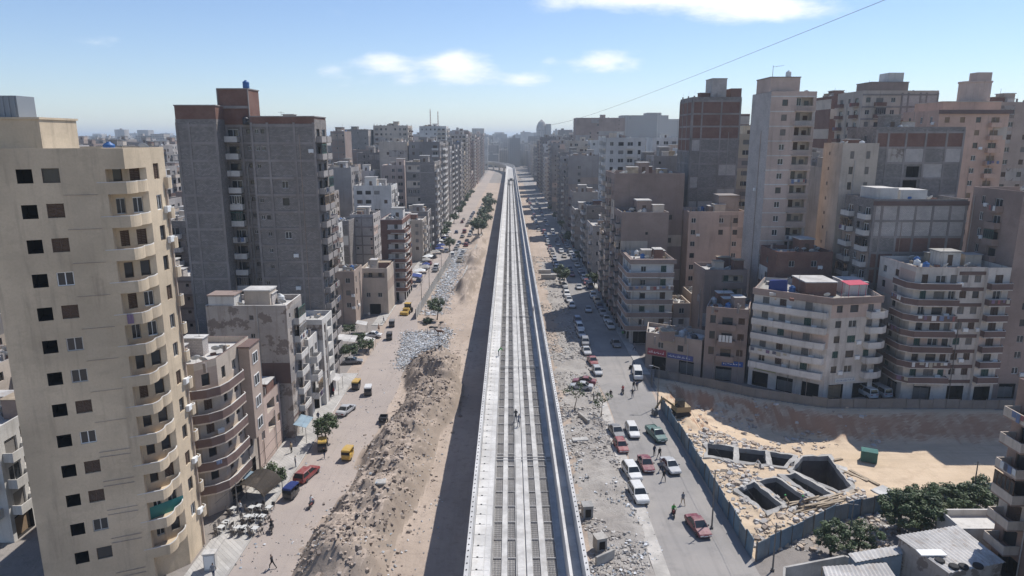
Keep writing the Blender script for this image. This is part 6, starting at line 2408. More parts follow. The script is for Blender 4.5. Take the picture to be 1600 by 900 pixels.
# digger cab in the yard
p = G(1062, 652, -.5)
t = thing('excavator', 'dusty brown excavator working at the fence inside the yard', 'excavator', (p.x, p.y, gz(p.x, p.y)), R(10))
m = MB()
for s in (-1, 1):
    m.loft([[(x, s * .95 - .25, z) for x, z in ()] or [(x, s * .95 + e, z) for x, z in ((-1.5, .3), (-1.2, .75), (1.2, .75), (1.5, .3), (1.2, 0), (-1.2, 0))] for e in (-.25, .25)])
m.build('tracks', M_BLACK, t)
m = MB()
m.box(-1.1, 1.4, -1.1, 1.1, .8, 1.7)
m.build('engine_deck', flat('dusty_yellow', (.30, .22, .12), .7), t)
m = MB()
m.box(-1.0, .3, -1.05, .0, 1.71, 2.9)
m.build('cab', M_CARG, t)
m = MB()
m.bar((-1.0, .4, 1.5), (-3.0, .4, 3.0), .22)
m.bar((-3.0, .4, 3.0), (-4.2, .4, 1.2), .17)
m.build('boom', flat('dusty_yellow', (.30, .22, .12), .7), t)
m = MB()
m.hexa([(-4.7, -.1, .2), (-3.9, -.1, .2), (-3.9, .9, .2), (-4.7, .9, .2), (-4.6, -.1, 1.1), (-4.0, -.1, 1.2), (-4.0, .9, 1.2), (-4.6, .9, 1.1)])
m.build('bucket', M_POLE, t)
# ================================================================ trees
LEAF = []
for i_, c in enumerate(((.052, .08, .028), (.072, .105, .04), (.034, .055, .022), (.105, .125, .058))):
    m_, k_, b_ = newmat('leaf_%d' % i_)
    k_.put(b_, 'Base Color', (*c, 1))
    k_.put(b_, 'Roughness', .55)
    k_.put(b_, 'Specular IOR Level', .35)
    LEAF.append(m_)
M_BARK = weathered('bark', (.13, .10, .075), amt=.3, streak=.3, big=1.5)


def crown_mesh(rx, ry, rz, n, seed, leaf=.22, boxy=False, gaps=.35, clumps=26, cr=(.26, .46)):
    r = random.Random(seed)
    mb = MB()
    C = []
    while len(C) < clumps:
        p = Vector((r.uniform(-1, 1), r.uniform(-1, 1), r.uniform(-1, 1)))
        if boxy or (p.length < 1 and p.length > .25):
            C.append((p, r.uniform(*cr), r.choice((0, 0, 1, 1, 2, 3))))
    for k in range(n):
        c, cr_, tone = r.choice(C)
        d = Vector((r.gauss(0, 1), r.gauss(0, 1), r.gauss(0, 1)))
        d.normalize()
        p = c + d * cr_ * (r.random() ** .4)
        if boxy:
            p = Vector(max(-1, min(1, q)) for q in p)
        P = Vector((p.x * rx, p.y * ry, p.z * rz))
        nrm = (d + Vector((0, 0, .5)) + Vector((r.uniform(-.6, .6), r.uniform(-.6, .6), r.uniform(-.4, .6)))).normalized()
        t = nrm.orthogonal().normalized()
        t = Matrix.Rotation(r.random() * 6.28, 3, nrm) @ t
        b = nrm.cross(t)
        s = leaf * r.uniform(.6, 1.3)
        mi = tone if r.random() < .7 else r.randrange(4)
        mb.quad(tuple(P - t * s), tuple(P - b * s * .5 + nrm * s * .12), tuple(P + t * s), tuple(P + b * s * .5 + nrm * s * .12), mi)
    return mb.mesh('crown', LEAF)


def trunk_mesh(h, r0, seed, spread_=1.2, limbs=5):
    r = random.Random(seed)
    mb = MB()
    p, rad = Vector((0, 0, -.1)), r0
    top = None
    for k in range(4):
        q = p + Vector((r.uniform(-.12, .12), r.uniform(-.12, .12), h * .22))
        mb.bar(p, q, rad, n=8, r2=rad * .84)
        p, rad = q, rad * .84
    for k in range(limbs):
        a = k * 6.28 / limbs + r.uniform(-.4, .4)
        q = p + Vector((math.cos(a) * spread_ * .5, math.sin(a) * spread_ * .5, h * .22))
        e = q + Vector((math.cos(a) * spread_ * .6, math.sin(a) * spread_ * .6, h * .25 * r.uniform(.5, 1.2)))
        mb.bar(p, q, rad * .7, n=6, r2=rad * .42)
        mb.bar(q, e, rad * .42, n=5, r2=rad * .15)
    return mb.mesh('trunk', [M_BARK])


TR = {
    'ficus': [(trunk_mesh(3.4, .2, s, 1.4), crown_mesh(3.0, 2.8, 1.9, 3600, s + 10, .2, clumps=40, cr=(.16, .32)), 3.5) for s in (1, 2, 3)],
    'street': [(trunk_mesh(3.0, .15, s, 1.0), crown_mesh(2.0, 2.0, 1.5, 1500, s + 20, .22), 3.3) for s in (4, 5)],
    'clipped': [(trunk_mesh(1.6, .12, 6, .5), crown_mesh(1.7, 1.5, .9, 2200, 31, .15, True, clumps=60), 2.0)],
    'bush': [(trunk_mesh(.7, .1, 8, .6), crown_mesh(1.7, 1.5, 1.0, 1500, 41, .17), .95)],
    'thin': [(trunk_mesh(2.6, .08, s, 1.1, 7), crown_mesh(1.5, 1.5, 1.2, 260, s + 50, .16, clumps=14), 3.0) for s in (9, 10)],
    'far': [(trunk_mesh(3.2, .18, 12, 1.2), crown_mesh(2.4, 2.4, 1.7, 700, 61, .36), 3.5)],
}


def tree(kind, label, x, y, sc=1.0, var=0, group=None, rz=None, sz=1.0):
    tm, cm, ch = TR[kind][var % len(TR[kind])]
    nm = {'bush': 'shrub', 'clipped': 'clipped_tree'}.get(kind, 'tree')
    t = thing(nm, label, 'shrub' if kind == 'bush' else 'tree', (x, y, gz(x, y)), rnd.random() * 6 if rz is None else rz, group)
    put('trunk', tm, t, sc=(sc, sc, sc * sz))
    put('crown', cm, t, (0, 0, ch * sc * sz), sc=(sc, sc, sc))


def ptree(kind, label, px, py, sc=1.0, **k):
    p = G(px, py)
    tree(kind, label, p.x, p.y, sc, **k)


ptree('street', 'round street tree shading the yellow-topped rickshaw', 511, 692, 1.0)
ptree('bush', 'low green shrub beside the cafe canopy', 428, 752, 1.15)
ptree('clipped', 'clipped green tree in the hedge row nearest the parked grey saloon', 546, 560, 1.0, rz=.1)
ptree('clipped', 'clipped green tree in the hedge row farther back', 572, 551, .95, rz=.1)
ptree('clipped', 'small clipped tree at the rear of the hedged garden', 562, 537, .8, rz=.2)
ptree('clipped', 'clipped dark tree against the tan house wall', 546, 523, .8, rz=.1)
ptree('street', 'dark leafy tree growing at the near end of panel wall', 683, 500, 1.15, var=1)
ptree('bush', 'dark shrub among tyres by the panel wall', 668, 505, .8)
ptree('street', 'tree beside the pale panel wall halfway up', 703, 392, 1.2)
ptree('street', 'tree in front of the grey slab on western street', 690, 377, 1.3, var=1)
ptree('thin', 'thin half-bare young tree by the rubble, closer to viaduct', 898, 643, 1.2)
ptree('thin', 'thin half-bare young tree by the rubble, nearer the road', 939, 652, 1.1, var=1)
ptree('street', 'leafy tree in the parked car line far up the verge', 880, 446, 1.35)
ptree('ficus', 'broad green tree nearest the low yard wall', 1298, 868, .78, rz=1)
ptree('ficus', 'broad green tree behind the nearest one by the hoarding', 1342, 864, .72, var=1, rz=2)
for k, (px, py, s) in enumerate(((1405, 832, .92), (1440, 830, 1.0), (1474, 822, .95), (1508, 814, .9), (1538, 806, .9), (1425, 812, .8))):
    ptree('ficus', ('dense green tree at the street end of the grove', 'tallest dense tree of the grove above the corrugated roof', 'dense tree in the middle of the grove', 'dense tree behind the walled terrace', 'dense tree at the brown brick house', 'smaller tree at the back of the grove')[k], px, py, s, var=k, group='trees of the grove', rz=k)
for k in range(9):
    y = 300 + k * 26
    tree('far', 'green tree, %s up the planted strip west of the viaduct' % ordinal(k), -13.5 + rnd.uniform(-1.5, 1.5), y, rnd.uniform(1.1, 1.7), group='trees of the far planted strip')
for k in range(8):
    y = 300 + k * 34
    tree('far', 'street tree, %s along the far western pavement' % ordinal(k), -30.2 + rnd.uniform(-.5, .5), y, rnd.uniform(1.0, 1.5), group='far western pavement trees')
for k in range(6):
    y = 205 + k * 45
    tree('far', 'shaded tree, %s along the eastern pavement' % ordinal(k), 26.0, y, rnd.uniform(.8, 1.1), group='eastern pavement trees')
# ================================================================ people
SK = flat('skin', (.30, .17, .11), .6)
HAIR = flat('hair', (.02, .016, .014), .7)


def figure(pose):
    """one continuous body grown over a skeleton; facing +x"""
    V, E, Rr = [], [], []

    def add(p, r, par=None):
        V.append(p)
        Rr.append(r)
        if par is not None:
            E.append((par, len(V) - 1))
        return len(V) - 1
    sit = pose == 'ride'
    z0 = .78 if sit else .92
    pel = add((0, 0, z0), (.15, .12))
    lean = {'walk': .04, 'stand': 0, 'ride': .22, 'work': .4}[pose]
    ch = add((lean * .5, 0, z0 + .24), (.15, .115), pel)
    sh = add((lean, 0, z0 + .46), (.16, .1), ch)
    nk = add((lean + .02, 0, z0 + .58), (.055, .055), sh)
    hd = add((lean + .05, 0, z0 + .69), (.085, .09), nk)
    add((lean + .06, 0, z0 + .8), (.075, .08), hd)
    for s in (-1, 1):
        sw = s if pose == 'walk' else 0
        s1 = add((lean, s * .19, z0 + .45), (.062, .062), sh)
        if sit:
            e, h = (lean + .22, s * .27, z0 + .25), (.55, s * .26, z0 + .24)
        elif pose == 'work':
            e, h = (lean + .15, s * .22, z0 + .2), (lean + .35, s * .14, z0 + .05)
        else:
            e, h = (lean - .16 * sw, s * .25, z0 + .2), (lean - .12 * sw + .1, s * .27, z0 - .04)
        e1 = add(e, (.046, .046), s1)
        h1 = add(h, (.036, .036), e1)
        d = (Vector(h) - Vector(e)).normalized()
        add(tuple(Vector(h) + d * .1), (.03, .04), h1)
        hp = add((0, s * .09, z0 - .06), (.095, .09), pel)
        if sit:
            k, a, f = (.38, s * .2, z0 - .05), (.3, s * .2, .3), (.42, s * .2, .25)
        elif pose == 'walk':
            k, a, f = (.2 * s + .04, s * .1, .5), (.36 * s - .08, s * .1, .09), (.36 * s + .06, s * .1, .05)
        else:
            k, a, f = (.03, s * .11, .49), (0, s * .12, .08), (.14, s * .12, .045)
        k1 = add(k, (.066, .066), hp)
        a1 = add(a, (.045, .045), k1)
        add(f, (.045, .035), a1)
    me = bpy.data.meshes.new('tmp')
    me.from_pydata(V, E, [])
    o = bpy.data.objects.new('tmp', me)
    col.objects.link(o)
    o.modifiers.new('s', 'SKIN')
    for i, r in enumerate(Rr):
        me.skin_vertices[0].data[i].radius = r
    me.skin_vertices[0].data[0].use_root = True
    sm = o.modifiers.new('b', 'SUBSURF')
    sm.levels = sm.render_levels = 1
    dg = bpy.context.evaluated_depsgraph_get()
    out = bpy.data.meshes.new_from_object(o.evaluated_get(dg))
    bpy.data.objects.remove(o)
    out.name = 'person'
    out.materials.clear()
    for _ in range(4):
        out.materials.append(SK)
    for p in out.polygons:
        c = p.center
        hz_ = z0 + .6
        if c.z > hz_ + .16 or (c.z > hz_ + .02 and c.x < lean + .02):
            mi = 3
        elif c.z > hz_ - .03:
            mi = 0
        elif c.z > z0 - .02 and not (sit and c.z < z0 + .02):
            hand = (abs(c.y) > .2 and c.z < z0 + .06) or (sit and c.x > .5) or (pose == 'work' and c.x > lean + .3)
            mi = 0 if hand else 1
        else:
            hand = abs(c.y) > .225 and c.z > .7 and not sit
            mi = 0 if hand else 2
        p.material_index = mi
        p.use_smooth = True
    return out


FIG = {p: figure(p) for p in ('walk', 'stand', 'ride', 'work')}
CL = {k: flat('cloth_' + k, c, .9) for k, c in {'black': (.02, .02, .022), 'navy': (.03, .04, .08), 'white': (.6, .6, .58), 'grey': (.2, .2, .21), 'green': (.06, .3, .07), 'blue': (.08, .14, .3), 'red': (.35, .04, .04), 'brown': (.14, .09, .06), 'tan': (.35, .27, .18), 'denim': (.07, .09, .14)}.items()}
HELM = MB()
HELM.lathe([(.125, 0), (.12, .05), (.1, .1), (.06, .135), (.01, .145)], 12)
HELMM = HELM.mesh('helmet', [flat('helmet_green', (.05, .38, .10), .4)], True)


def person(pose, top, legs, label, x, y, z, face, helmet=False, group=None):
    o = put('person', FIG[pose], None, (x, y, z), R(face))
    for i, m in ((0, SK), (1, CL[top]), (2, CL[legs]), (3, HAIR)):
        o.material_slots[i].link = 'OBJECT'
        o.material_slots[i].material = m
    tag(o, label, 'person', group)
    if helmet:
        ln = {'walk': .04, 'stand': 0, 'ride': .22, 'work': .4}[pose]
        put('helmet', HELMM, o, (ln + .05, 0, (.78 if pose == 'ride' else .92) + .76))
    return o


def pp(pose, top, legs, label, px, py, face, z=None, **k):
    p = G(px, py)
    person(pose, top, legs, label, p.x, p.y, (gz(p.x, p.y) + (.034 if abs(p.x) > 16 else 0)) if z is None else z, face, **k)


pp('walk', 'black', 'black', 'person in black striding across the dusty street alone', 426, 889, 170)
pp('stand', 'grey', 'denim', 'person in grey top standing by the shrub on pavement', 462, 731, 20, z=.14)
pp('stand', 'black', 'navy', 'person in black under the street tree, farthest back', 497, 690, 0, z=.14)
pp('stand', 'navy', 'black', 'person in navy under the street tree, middle of three', 504, 693, 200)
pp('stand', 'brown', 'black', 'person in brown under the street tree beside rickshaw', 511, 698, 120)
pp('walk', 'black', 'denim', 'person walking beside the tree-shaded rickshaw', 507, 716, -90)
pp('stand', 'white', 'denim', 'person in white handling the horse by the rubbish', 668, 523, 0)
pp('walk', 'navy', 'black', 'person in navy walking by the garden sheds', 600, 505, 180)
pp('stand', 'white', 'grey', 'person in white near the tan house shadow', 577, 497, 90)
pp('walk', 'grey', 'tan', 'man in grey shirt walking along the hoarding foot', 1067, 789, 100)
pp('walk', 'black', 'black', 'person in black walking behind the silver-white saloon', 1037, 752, -80)
pp('walk', 'black', 'black', 'woman in long black by the silver-white saloon front', 1030, 716, -80)
pp('stand', 'navy', 'black', 'person in navy beside the group near green pickup', 1022, 712, -60)
pp('walk', 'grey', 'black', 'person in grey between the red saloon and the silver one', 1033, 737, -90)
pp('walk', 'black', 'denim', 'person on the road, first of pair below the white minibus', 990, 609, -90)
pp('walk', 'navy', 'black', 'person on the road, second of pair below the white minibus', 995, 609, -90)
pp('stand', 'black', 'denim', 'person in dark clothes alone on the sunny road by minibus', 988, 622, -90)
pp('walk', 'black', 'black', 'person in black crossing near the red car in sun', 954, 623, -100)
pp('stand', 'grey', 'black', 'person in grey standing by the thin trees, closer to viaduct', 927, 628, 0)
pp('stand', 'tan', 'denim', 'person in tan standing by the thin trees, nearer the road', 933, 628, 180)
pp('work', 'white', 'grey', 'worker in white on the beam between chambers', 1187, 737, 200, z=.3)
pp('work', 'tan', 'brown', 'worker with green helmet at the chamber rim, first of two', 1231, 796, 150, helmet=True)
pp('work', 'grey', 'brown', 'worker with green helmet at the chamber rim, second of two', 1248, 797, 20, helmet=True)
p = G(779, 569, ZT)
person('work', 'green', 'navy', 'worker in green vest standing on the viaduct deck', p.x, p.y, ZF + .08, 0)
p = G(806, 662, ZT)
person('work', 'black', 'denim', 'worker crouching over tools on the viaduct plinth, first of two', p.x, p.y, ZT + .2, 90)
person('work', 'grey', 'denim', 'worker crouching over tools on the viaduct plinth, second of two', p.x + .35, p.y - 1.6, ZT + .2, 80)
p = G(833, 492, ZF)
person('stand', 'navy', 'navy', 'worker in navy at the shaded side of the deck', p.x, p.y, ZF + .07, 0)
# motorcycles


def moto(label, px, py, heading, rider=None, rl=None, paint='red'):
    p = G(px, py)
    t = thing('motorcycle', label, 'motorcycle', (p.x, p.y, .034), R(heading))
    for x in (-.62, .64):
        put('wheel', TYRE, t, (x, 0, .3), sc=(.95, .5, .95))
    m = MB()
    m.loft([[(x, -w_, z0), (x, w_, z0), (x, w_, z1), (x, -w_, z1)] for x, w_, z0, z1 in ((-.75, .06, .6, .72), (-.2, .13, .45, .75), (.1, .15, .4, .86), (.4, .1, .55, .9))])
    m.build('tank_body', PM[paint], t)
    m = MB()
    m.box(-.7, .0, -.13, .13, .74, .82)
    m.build('seat', M_BLACK, t)
    m = MB()
    m.bar((.64, 0, .3), (.42, 0, 1.0), .035)
    m.bar((.42, -.34, 1.02), (.42, .34, 1.02), .02)
    m.bar((-.62, 0, .3), (.1, 0, .42), .04)
    m.box(-.1, .25, -.14, .14, .22, .5)
    m.build('fork_frame', M_BLACK, t)
    if rider:
        c, s = math.cos(R(heading)), math.sin(R(heading))
        person('ride', rider[0], rider[1], rl, p.x - .22 * c, p.y - .22 * s, .08, heading)


moto('motorcycle with rider heading away past the blue-canopied rickshaw', 487, 792, 85, ('white', 'denim'), 'rider in white on the motorcycle in western street')
moto('dark motorcycle ridden beside the pavement tables', 425, 830, 110, ('black', 'black'), 'rider in black on the dark motorcycle by pavement tables', 'black')
moto('motorcycle ridden down the eastern street below the hoarding', 1052, 806, -95, ('green', 'black'), 'rider in green on the eastern street motorcycle')
moto('motorcycle ridden in the sun near the white minibus', 973, 615, 90, ('red', 'denim'), 'rider in red near the white minibus', 'black')
moto('parked motorcycle beside the shop corner fence', 989, 577, 10, None, None, 'black')
# horse and cart


def horse():
    V, E, Rr = [], [], []

    def add(p, r, par=None):
        V.append(p)
        Rr.append(r)
        if par is not None:
            E.append((par, len(V) - 1))
        return len(V) - 1
    bd = add((0, 0, 1.15), (.26, .3))
    ru = add((-.55, 0, 1.22), (.24, .27), bd)
    ch = add((.5, 0, 1.15), (.24, .3), bd)
    n1 = add((.8, 0, 1.4), (.13, .2), ch)
    n2 = add((1.05, 0, 1.65), (.09, .14), n1)
    h1 = add((1.2, 0, 1.72), (.09, .11), n2)
    add((1.5, 0, 1.5), (.06, .07), h1)
    e_ = add((1.14, .05, 1.88), (.025, .03), h1)
    t1 = add((-.82, 0, 1.15), (.05, .05), ru)
    add((-.95, 0, .7), (.05, .06), t1)
    for s in (-1, 1):
        f = add((.5, s * .15, .8), (.1, .12), ch)
        k = add((.5 + .06 * s, s * .15, .5), (.055, .06), f)
        a = add((.5 + .04 * s, s * .15, .12), (.04, .045), k)
        add((.56 + .04 * s, s * .15, .03), (.055, .05), a)
        b = add((-.58, s * .15, .9), (.12, .16), ru)
        k = add((-.52, s * .15, .72), (.09, .1), b)
        hk = add((-.7, s * .15, .5), (.055, .06), k)
        a = add((-.66, s * .15, .12), (.04, .045), hk)
        add((-.6, s * .15, .03), (.055, .05), a)
    me = bpy.data.meshes.new('tmp')
    me.from_pydata(V, E, [])
    o = bpy.data.objects.new('tmp', me)
    col.objects.link(o)
    o.modifiers.new('s', 'SKIN')
    for i, r in enumerate(Rr):
        me.skin_vertices[0].data[i].radius = r
    me.skin_vertices[0].data[0].use_root = True
    sm = o.modifiers.new('b', 'SUBSURF')
    sm.levels = sm.render_levels = 1
    out = bpy.data.meshes.new_from_object(o.evaluated_get(bpy.context.evaluated_depsgraph_get()))
    bpy.data.objects.remove(o)
    out.materials.clear()
    out.materials.append(flat('bay_coat', (.12, .055, .03), .6))
    out.polygons.foreach_set('use_smooth', [True] * len(out.polygons))
    return out


HORSE = horse()
p = G(688, 526)
tag(put('horse', HORSE, None, (p.x, p.y, gz(p.x, p.y)), R(200)), 'brown horse standing at the edge of the rubbish dump', 'horse')
p = G(592, 517)
tag(put('horse', HORSE, None, (p.x, p.y, .034), R(100), (.85,) * 3), 'dark horse harnessed beside the dark rickshaws', 'horse')
# ================================================================ street furniture


def table(label, px, py, rz, num='first'):
    p = G(px, py, .14)
    t = thing('cafe_table', label, 'table', (p.x, p.y, .14), rz, 'cafe tables on the pavement')
    m = MB()
    m.box(-.36, .36, -.36, .36, .7, .74)
    m.build('table_top', flat('table_grey', (.5, .5, .48), .6), t)
    for sx in (-.31, .31):
        for sy in (-.31, .31):
            put('leg', LEGM, t, (sx, sy, 0))
    for k in range(4):
        if rnd.random() < .8:
            a = k * math.pi / 2
            c = thing('plastic_chair', 'dark plastic chair on the %s side of the %s cafe table' % (('street', 'far', 'house', 'near')[k], num), 'chair', (p.x + .72 * math.cos(rz + a), p.y + .72 * math.sin(rz + a), .14), rz + a + rnd.uniform(-.3, .3), 'plastic chairs round the cafe tables')
            put('seat', SEATM, c)
            put('backrest', BACKM, c)
            for sx in (-.18, .18):
                for sy in (-.18, .18):
                    put('leg', CLEGM, c, (sx, sy, 0))


m = MB()
m.box(-.025, .025, -.025, .025, 0, .7)
LEGM = m.mesh('leg', [M_WHITE])
m = MB()
m.box(-.02, .02, -.02, .02, 0, .42)
CLEGM = m.mesh('leg', [M_BLACK])
m = MB()
m.box(-.22, .22, -.22, .22, .42, .46)
SEATM = m.mesh('seat', [flat('chair_dark', (.08, .07, .065), .6)])
m = MB()
m.hexa([(.18, -.22, .46), (.22, -.22, .46), (.22, .22, .46), (.18, .22, .46), (.26, -.2, .86), (.29, -.2, .86), (.29, .2, .86), (.26, .2, .86)])
BACKM = m.mesh('backrest', [flat('chair_dark', (.08, .07, .065), .6)])
for k, (zx, zy) in enumerate(((385, 470), (432, 462), (495, 470), (358, 528), (402, 526), (452, 528), (292, 600), (338, 600), (405, 606), (270, 478), (218, 566), (190, 598))):
    table('white square cafe table, %s of the pavement set' % ordinal(k), 300 + zx / 4.09, 680 + zy / 4.09 + 5, R(75), ordinal(k))


def pole(label, x, y, h, lamp=True, rz=0, lean=0):
    t = thing('street_lamp' if lamp else 'utility_pole', label, 'street lamp' if lamp else 'pole', (x, y, gz(x, y)), rz)
    m = MB()
    m.bar((0, 0, -.1), (0, 0, h), .1, n=8, r2=.06)
    m.box(-.16, .16, -.16, .16, 0, .3)
    if lamp:
        m.bar((0, 0, h - .05), (1.1, 0, h + .25), .045, n=6)
    else:
        m.bar((-.5, 0, h - .4), (.5, 0, h - .4), .04)
    m.build('post', M_POLE, t)
    if lamp:
        m = MB()
        m.hexa([(1.0, -.13, h + .2), (1.65, -.1, h + .26), (1.65, .1, h + .26), (1.0, .13, h + .2), (1.0, -.1, h + .33), (1.65, -.07, h + .34), (1.65, .07, h + .34), (1.0, .1, h + .33)])
        m.build('lamp_head', M_STEEL, t)
    t.rotation_euler = (lean, 0, rz)


for (px, py, h, lamp, lab, ln) in ((1027, 637, 7.2, True, 'street lamp at the far end of the blue hoarding', 0), (1112, 826, 7.4, False, 'bare pole inside the hoarding near the dark red saloon', .03), (1207, 892, 5.6, False, 'bare pole outside the hoarding corner', .02),
                              (1325, 862, 6.2, False, 'slim pole between the broad green trees', 0), (1516, 800, 6.8, False, 'slim pole rising from the grove', 0), (659, 476, 6, False, 'pole on the western street by the loader', 0), (671, 458, 7.5, True, 'street lamp beside the panel wall', 0),
                              (690, 430, 7.5, True, 'street lamp further along the panel wall', 0), (372, 803, 4.2, False, 'awning post beside the cafe tables', 0), (702, 405, 7.5, True, 'street lamp at the far end of panel wall', 0), (538, 498, 6, False, 'rusty pole before the tan house', 0)):
    p = G(px, py)
    pole(lab, p.x, p.y, h, lamp, R(170 if p.x > 0 else 10), ln)
# cable slung across the sky
A, B_ = AT(862, 195, 430), AT(1368, 0, 60)
A2 = B_ + (B_ - A) * .06
mb = MB()
prev = None
for k in range(41):
    t_ = k / 40
    q = A.lerp(A2, t_) - Vector((0, 0, 3.0 * math.sin(t_ * math.pi) * .55))
    if prev is not None:
        mb.bar(prev, q, .022 + .07 * (1 - t_) ** 2, n=5)
    prev = q
tag(mb.build('overhead_cable', M_POLE), 'single thin cable slung across the sky to the eastern roofs', 'cable')
# cafe canopy, awnings, sheds
p = G(402, 776, .14)
t = thing('cafe_canopy', 'dark arched canopy over the cafe seats', 'canopy', (p.x, p.y, .14), R(78))
m = MB()
N = 12
for k in range(N):
    a0, a1 = math.pi * (.08 + .84 * k / N), math.pi * (.08 + .84 * (k + 1) / N)
    f = lambda a, r, y: (y, 2.4 * math.cos(a) * r, .9 + 1.9 * math.sin(a) * r)
    m.hexa([f(a0, .97, -2.2), f(a0, .97, 2.2), f(a0, 1, 2.2), f(a0, 1, -2.2), f(a1, .97, -2.2), f(a1, .97, 2.2), f(a1, 1, 2.2), f(a1, 1, -2.2)])
m.build('canopy_sheet', weathered('canopy_brown', (.055, .045, .036), amt=.3), t)
m = MB()
for x in (-2.1, 2.1):
    for y in (-2.35, 2.35):
        m.bar((x, y, 0), (x, y, 1.5), .05)
m.build('frame', M_POLE, t)


def awning(label, px, py, w_, d_, h, rz, mat=M_SHEET, z=.14):
    p = G(px, py, z)
    t = thing('shop_awning', label, 'awning', (p.x, p.y, z), rz)
    m = MB()
    n = int(w_ / .22)
    for k in range(n):
        x0, x1 = -w_ / 2 + w_ * k / n, -w_ / 2 + w_ * (k + 1) / n
        b = .04 if k % 2 else 0
        m.hexa([(x0, -d_ / 2, h + b), (x1, -d_ / 2, h + .04 - b), (x1, d_ / 2, h + .55 - b), (x0, d_ / 2, h + .5 + b), (x0, -d_ / 2, h + .03 + b), (x1, -d_ / 2, h + .07 - b), (x1, d_ / 2, h + .58 - b), (x0, d_ / 2, h + .53 + b)])
    m.build('sheet', mat, t)
    m = MB()
    for x in (-w_ / 2 + .1, w_ / 2 - .1):
        m.bar((x, -d_ / 2 + .1, 0), (x, -d_ / 2 + .1, h + .03), .04)
        m.bar((x, d_ / 2 - .1, 0), (x, d_ / 2 - .1, h + .48), .04)
    m.build('posts', M_POLE, t)


awning('corrugated awning over the white house shops', 524, 612, 3.4, 2.2, 2.6, R(90))
awning('pale blue awning on the stained white house', 476, 684, 4.0, 1.9, 2.5, R(90), weathered('awning_blue', (.25, .33, .38), streak=.4))
awning('small grey awning beside the cafe canopy', 378, 772, 2.0, 2.6, 2.7, R(80), weathered('awning_blue', (.25, .33, .38), streak=.4))
awning('bright blue awning at the foot of the banded house', 652, 445, 4.5, 3, 2.8, R(90), M_BLUETARP)
awning('white sheet shelter in the hedged garden', 543, 545, 5, 4, 2.2, R(95), M_ROOF, 0)
awning('small white stall roof at the garden corner', 578, 545, 2.4, 2.2, 2.0, R(90), M_ROOF, 0)
awning('pale kiosk roof behind the white saloon', 566, 520, 3, 2.5, 2.2, R(95), M_ROOF, 0)
for k in range(16):
    x, y = rnd.uniform(-31.2, -27.8), 214 + k * 7 + rnd.uniform(-2, 2)
    t = thing('market_awning', 'market stall awning, %s along the western street' % ordinal(k), 'awning', (x, y, .034), rnd.uniform(-.2, .2), 'market awnings on the western street')
    m = MB()
    w_, d_ = rnd.uniform(1.2, 2.2), rnd.uniform(1.2, 2)
    m.hexa([(-w_, -d_, 2.1), (w_, -d_, 2.1), (w_, d_, 2.1), (-w_, d_, 2.1), (-w_ * .1, -d_ * .1, 2.8), (w_ * .1, -d_ * .1, 2.8), (w_ * .1, d_ * .1, 2.8), (-w_ * .1, d_ * .1, 2.8)])
    m.build('cover', rnd.choice((M_ROOF, M_SHEET, M_ROOFD, M_BLUETARP, M_CLOTH[0])), t)
    m = MB()
    for sx in (-1, 1):
        for sy in (-1, 1):
            m.bar((sx * w_ * .9, sy * d_ * .9, 0), (sx * w_ * .9, sy * d_ * .9, 2.15), .035)
    m.build('posts', M_POLE, t)
# tyres by the wall
for k, (px, py) in enumerate(((664, 508), (674, 512), (681, 513), (690, 508))):
    p = G(px, py)
    tag(put('old_tyre', TYRE, None, (p.x, p.y, gz(p.x, p.y) + .12), rot=(R(90), 0, k), sc=(1.8, 1.6, 1.8)), 'old tyre dumped at the panel wall, %s along towards viaduct' % ORD[k], 'tyre', 'tyres dumped at the panel wall')
# plaster cabinet and gate wall at the beige tower's foot
p = G(330, 888, .14)
t = thing('meter_cabinet', 'white plastered cabinet at the pavement by the beige tower', 'cabinet', (p.x, p.y, .14), R(8))
m = MB()
m.box(-.6, .6, -.4, .4, 0, 1.9)
m.box(-.68, .68, -.48, .48, 1.9, 2.0)
m.build('case', PL['white'], t)
m = MB()
m.box(-.5, .5, -.43, -.402, .2, 1.7)
m.build('door', M_WHITE, t)
# ================================================================ sheds and yard walls by the lower edge


def corr(t, name, P, n, mat, amp=.06, th=.03):
    """corrugated sheets: P four corners near-left, near-right, far-right, far-left; single sheets as parts"""
    a, b, c, d = map(Vector, P)
    sheets = max(1, n // 8)
    for s in range(sheets):
        m = MB()
        dz = Vector((0, 0, rnd.uniform(0, .05)))
        for k in range(8):
            t0, t1 = (s * 8 + k) / (sheets * 8), (s * 8 + k + 1) / (sheets * 8)
            z0, z1 = Vector((0, 0, amp * (k % 2))), Vector((0, 0, amp * ((k + 1) % 2)))
            q = [a.lerp(b, t0) + z0 + dz, a.lerp(b, t1) + z1 + dz, d.lerp(c, t1) + z1 + dz, d.lerp(c, t0) + z0 + dz]
            up = Vector((0, 0, th))
            m.hexa([tuple(v) for v in q] + [tuple(v + up) for v in q])
        m.build(name, mat, t)


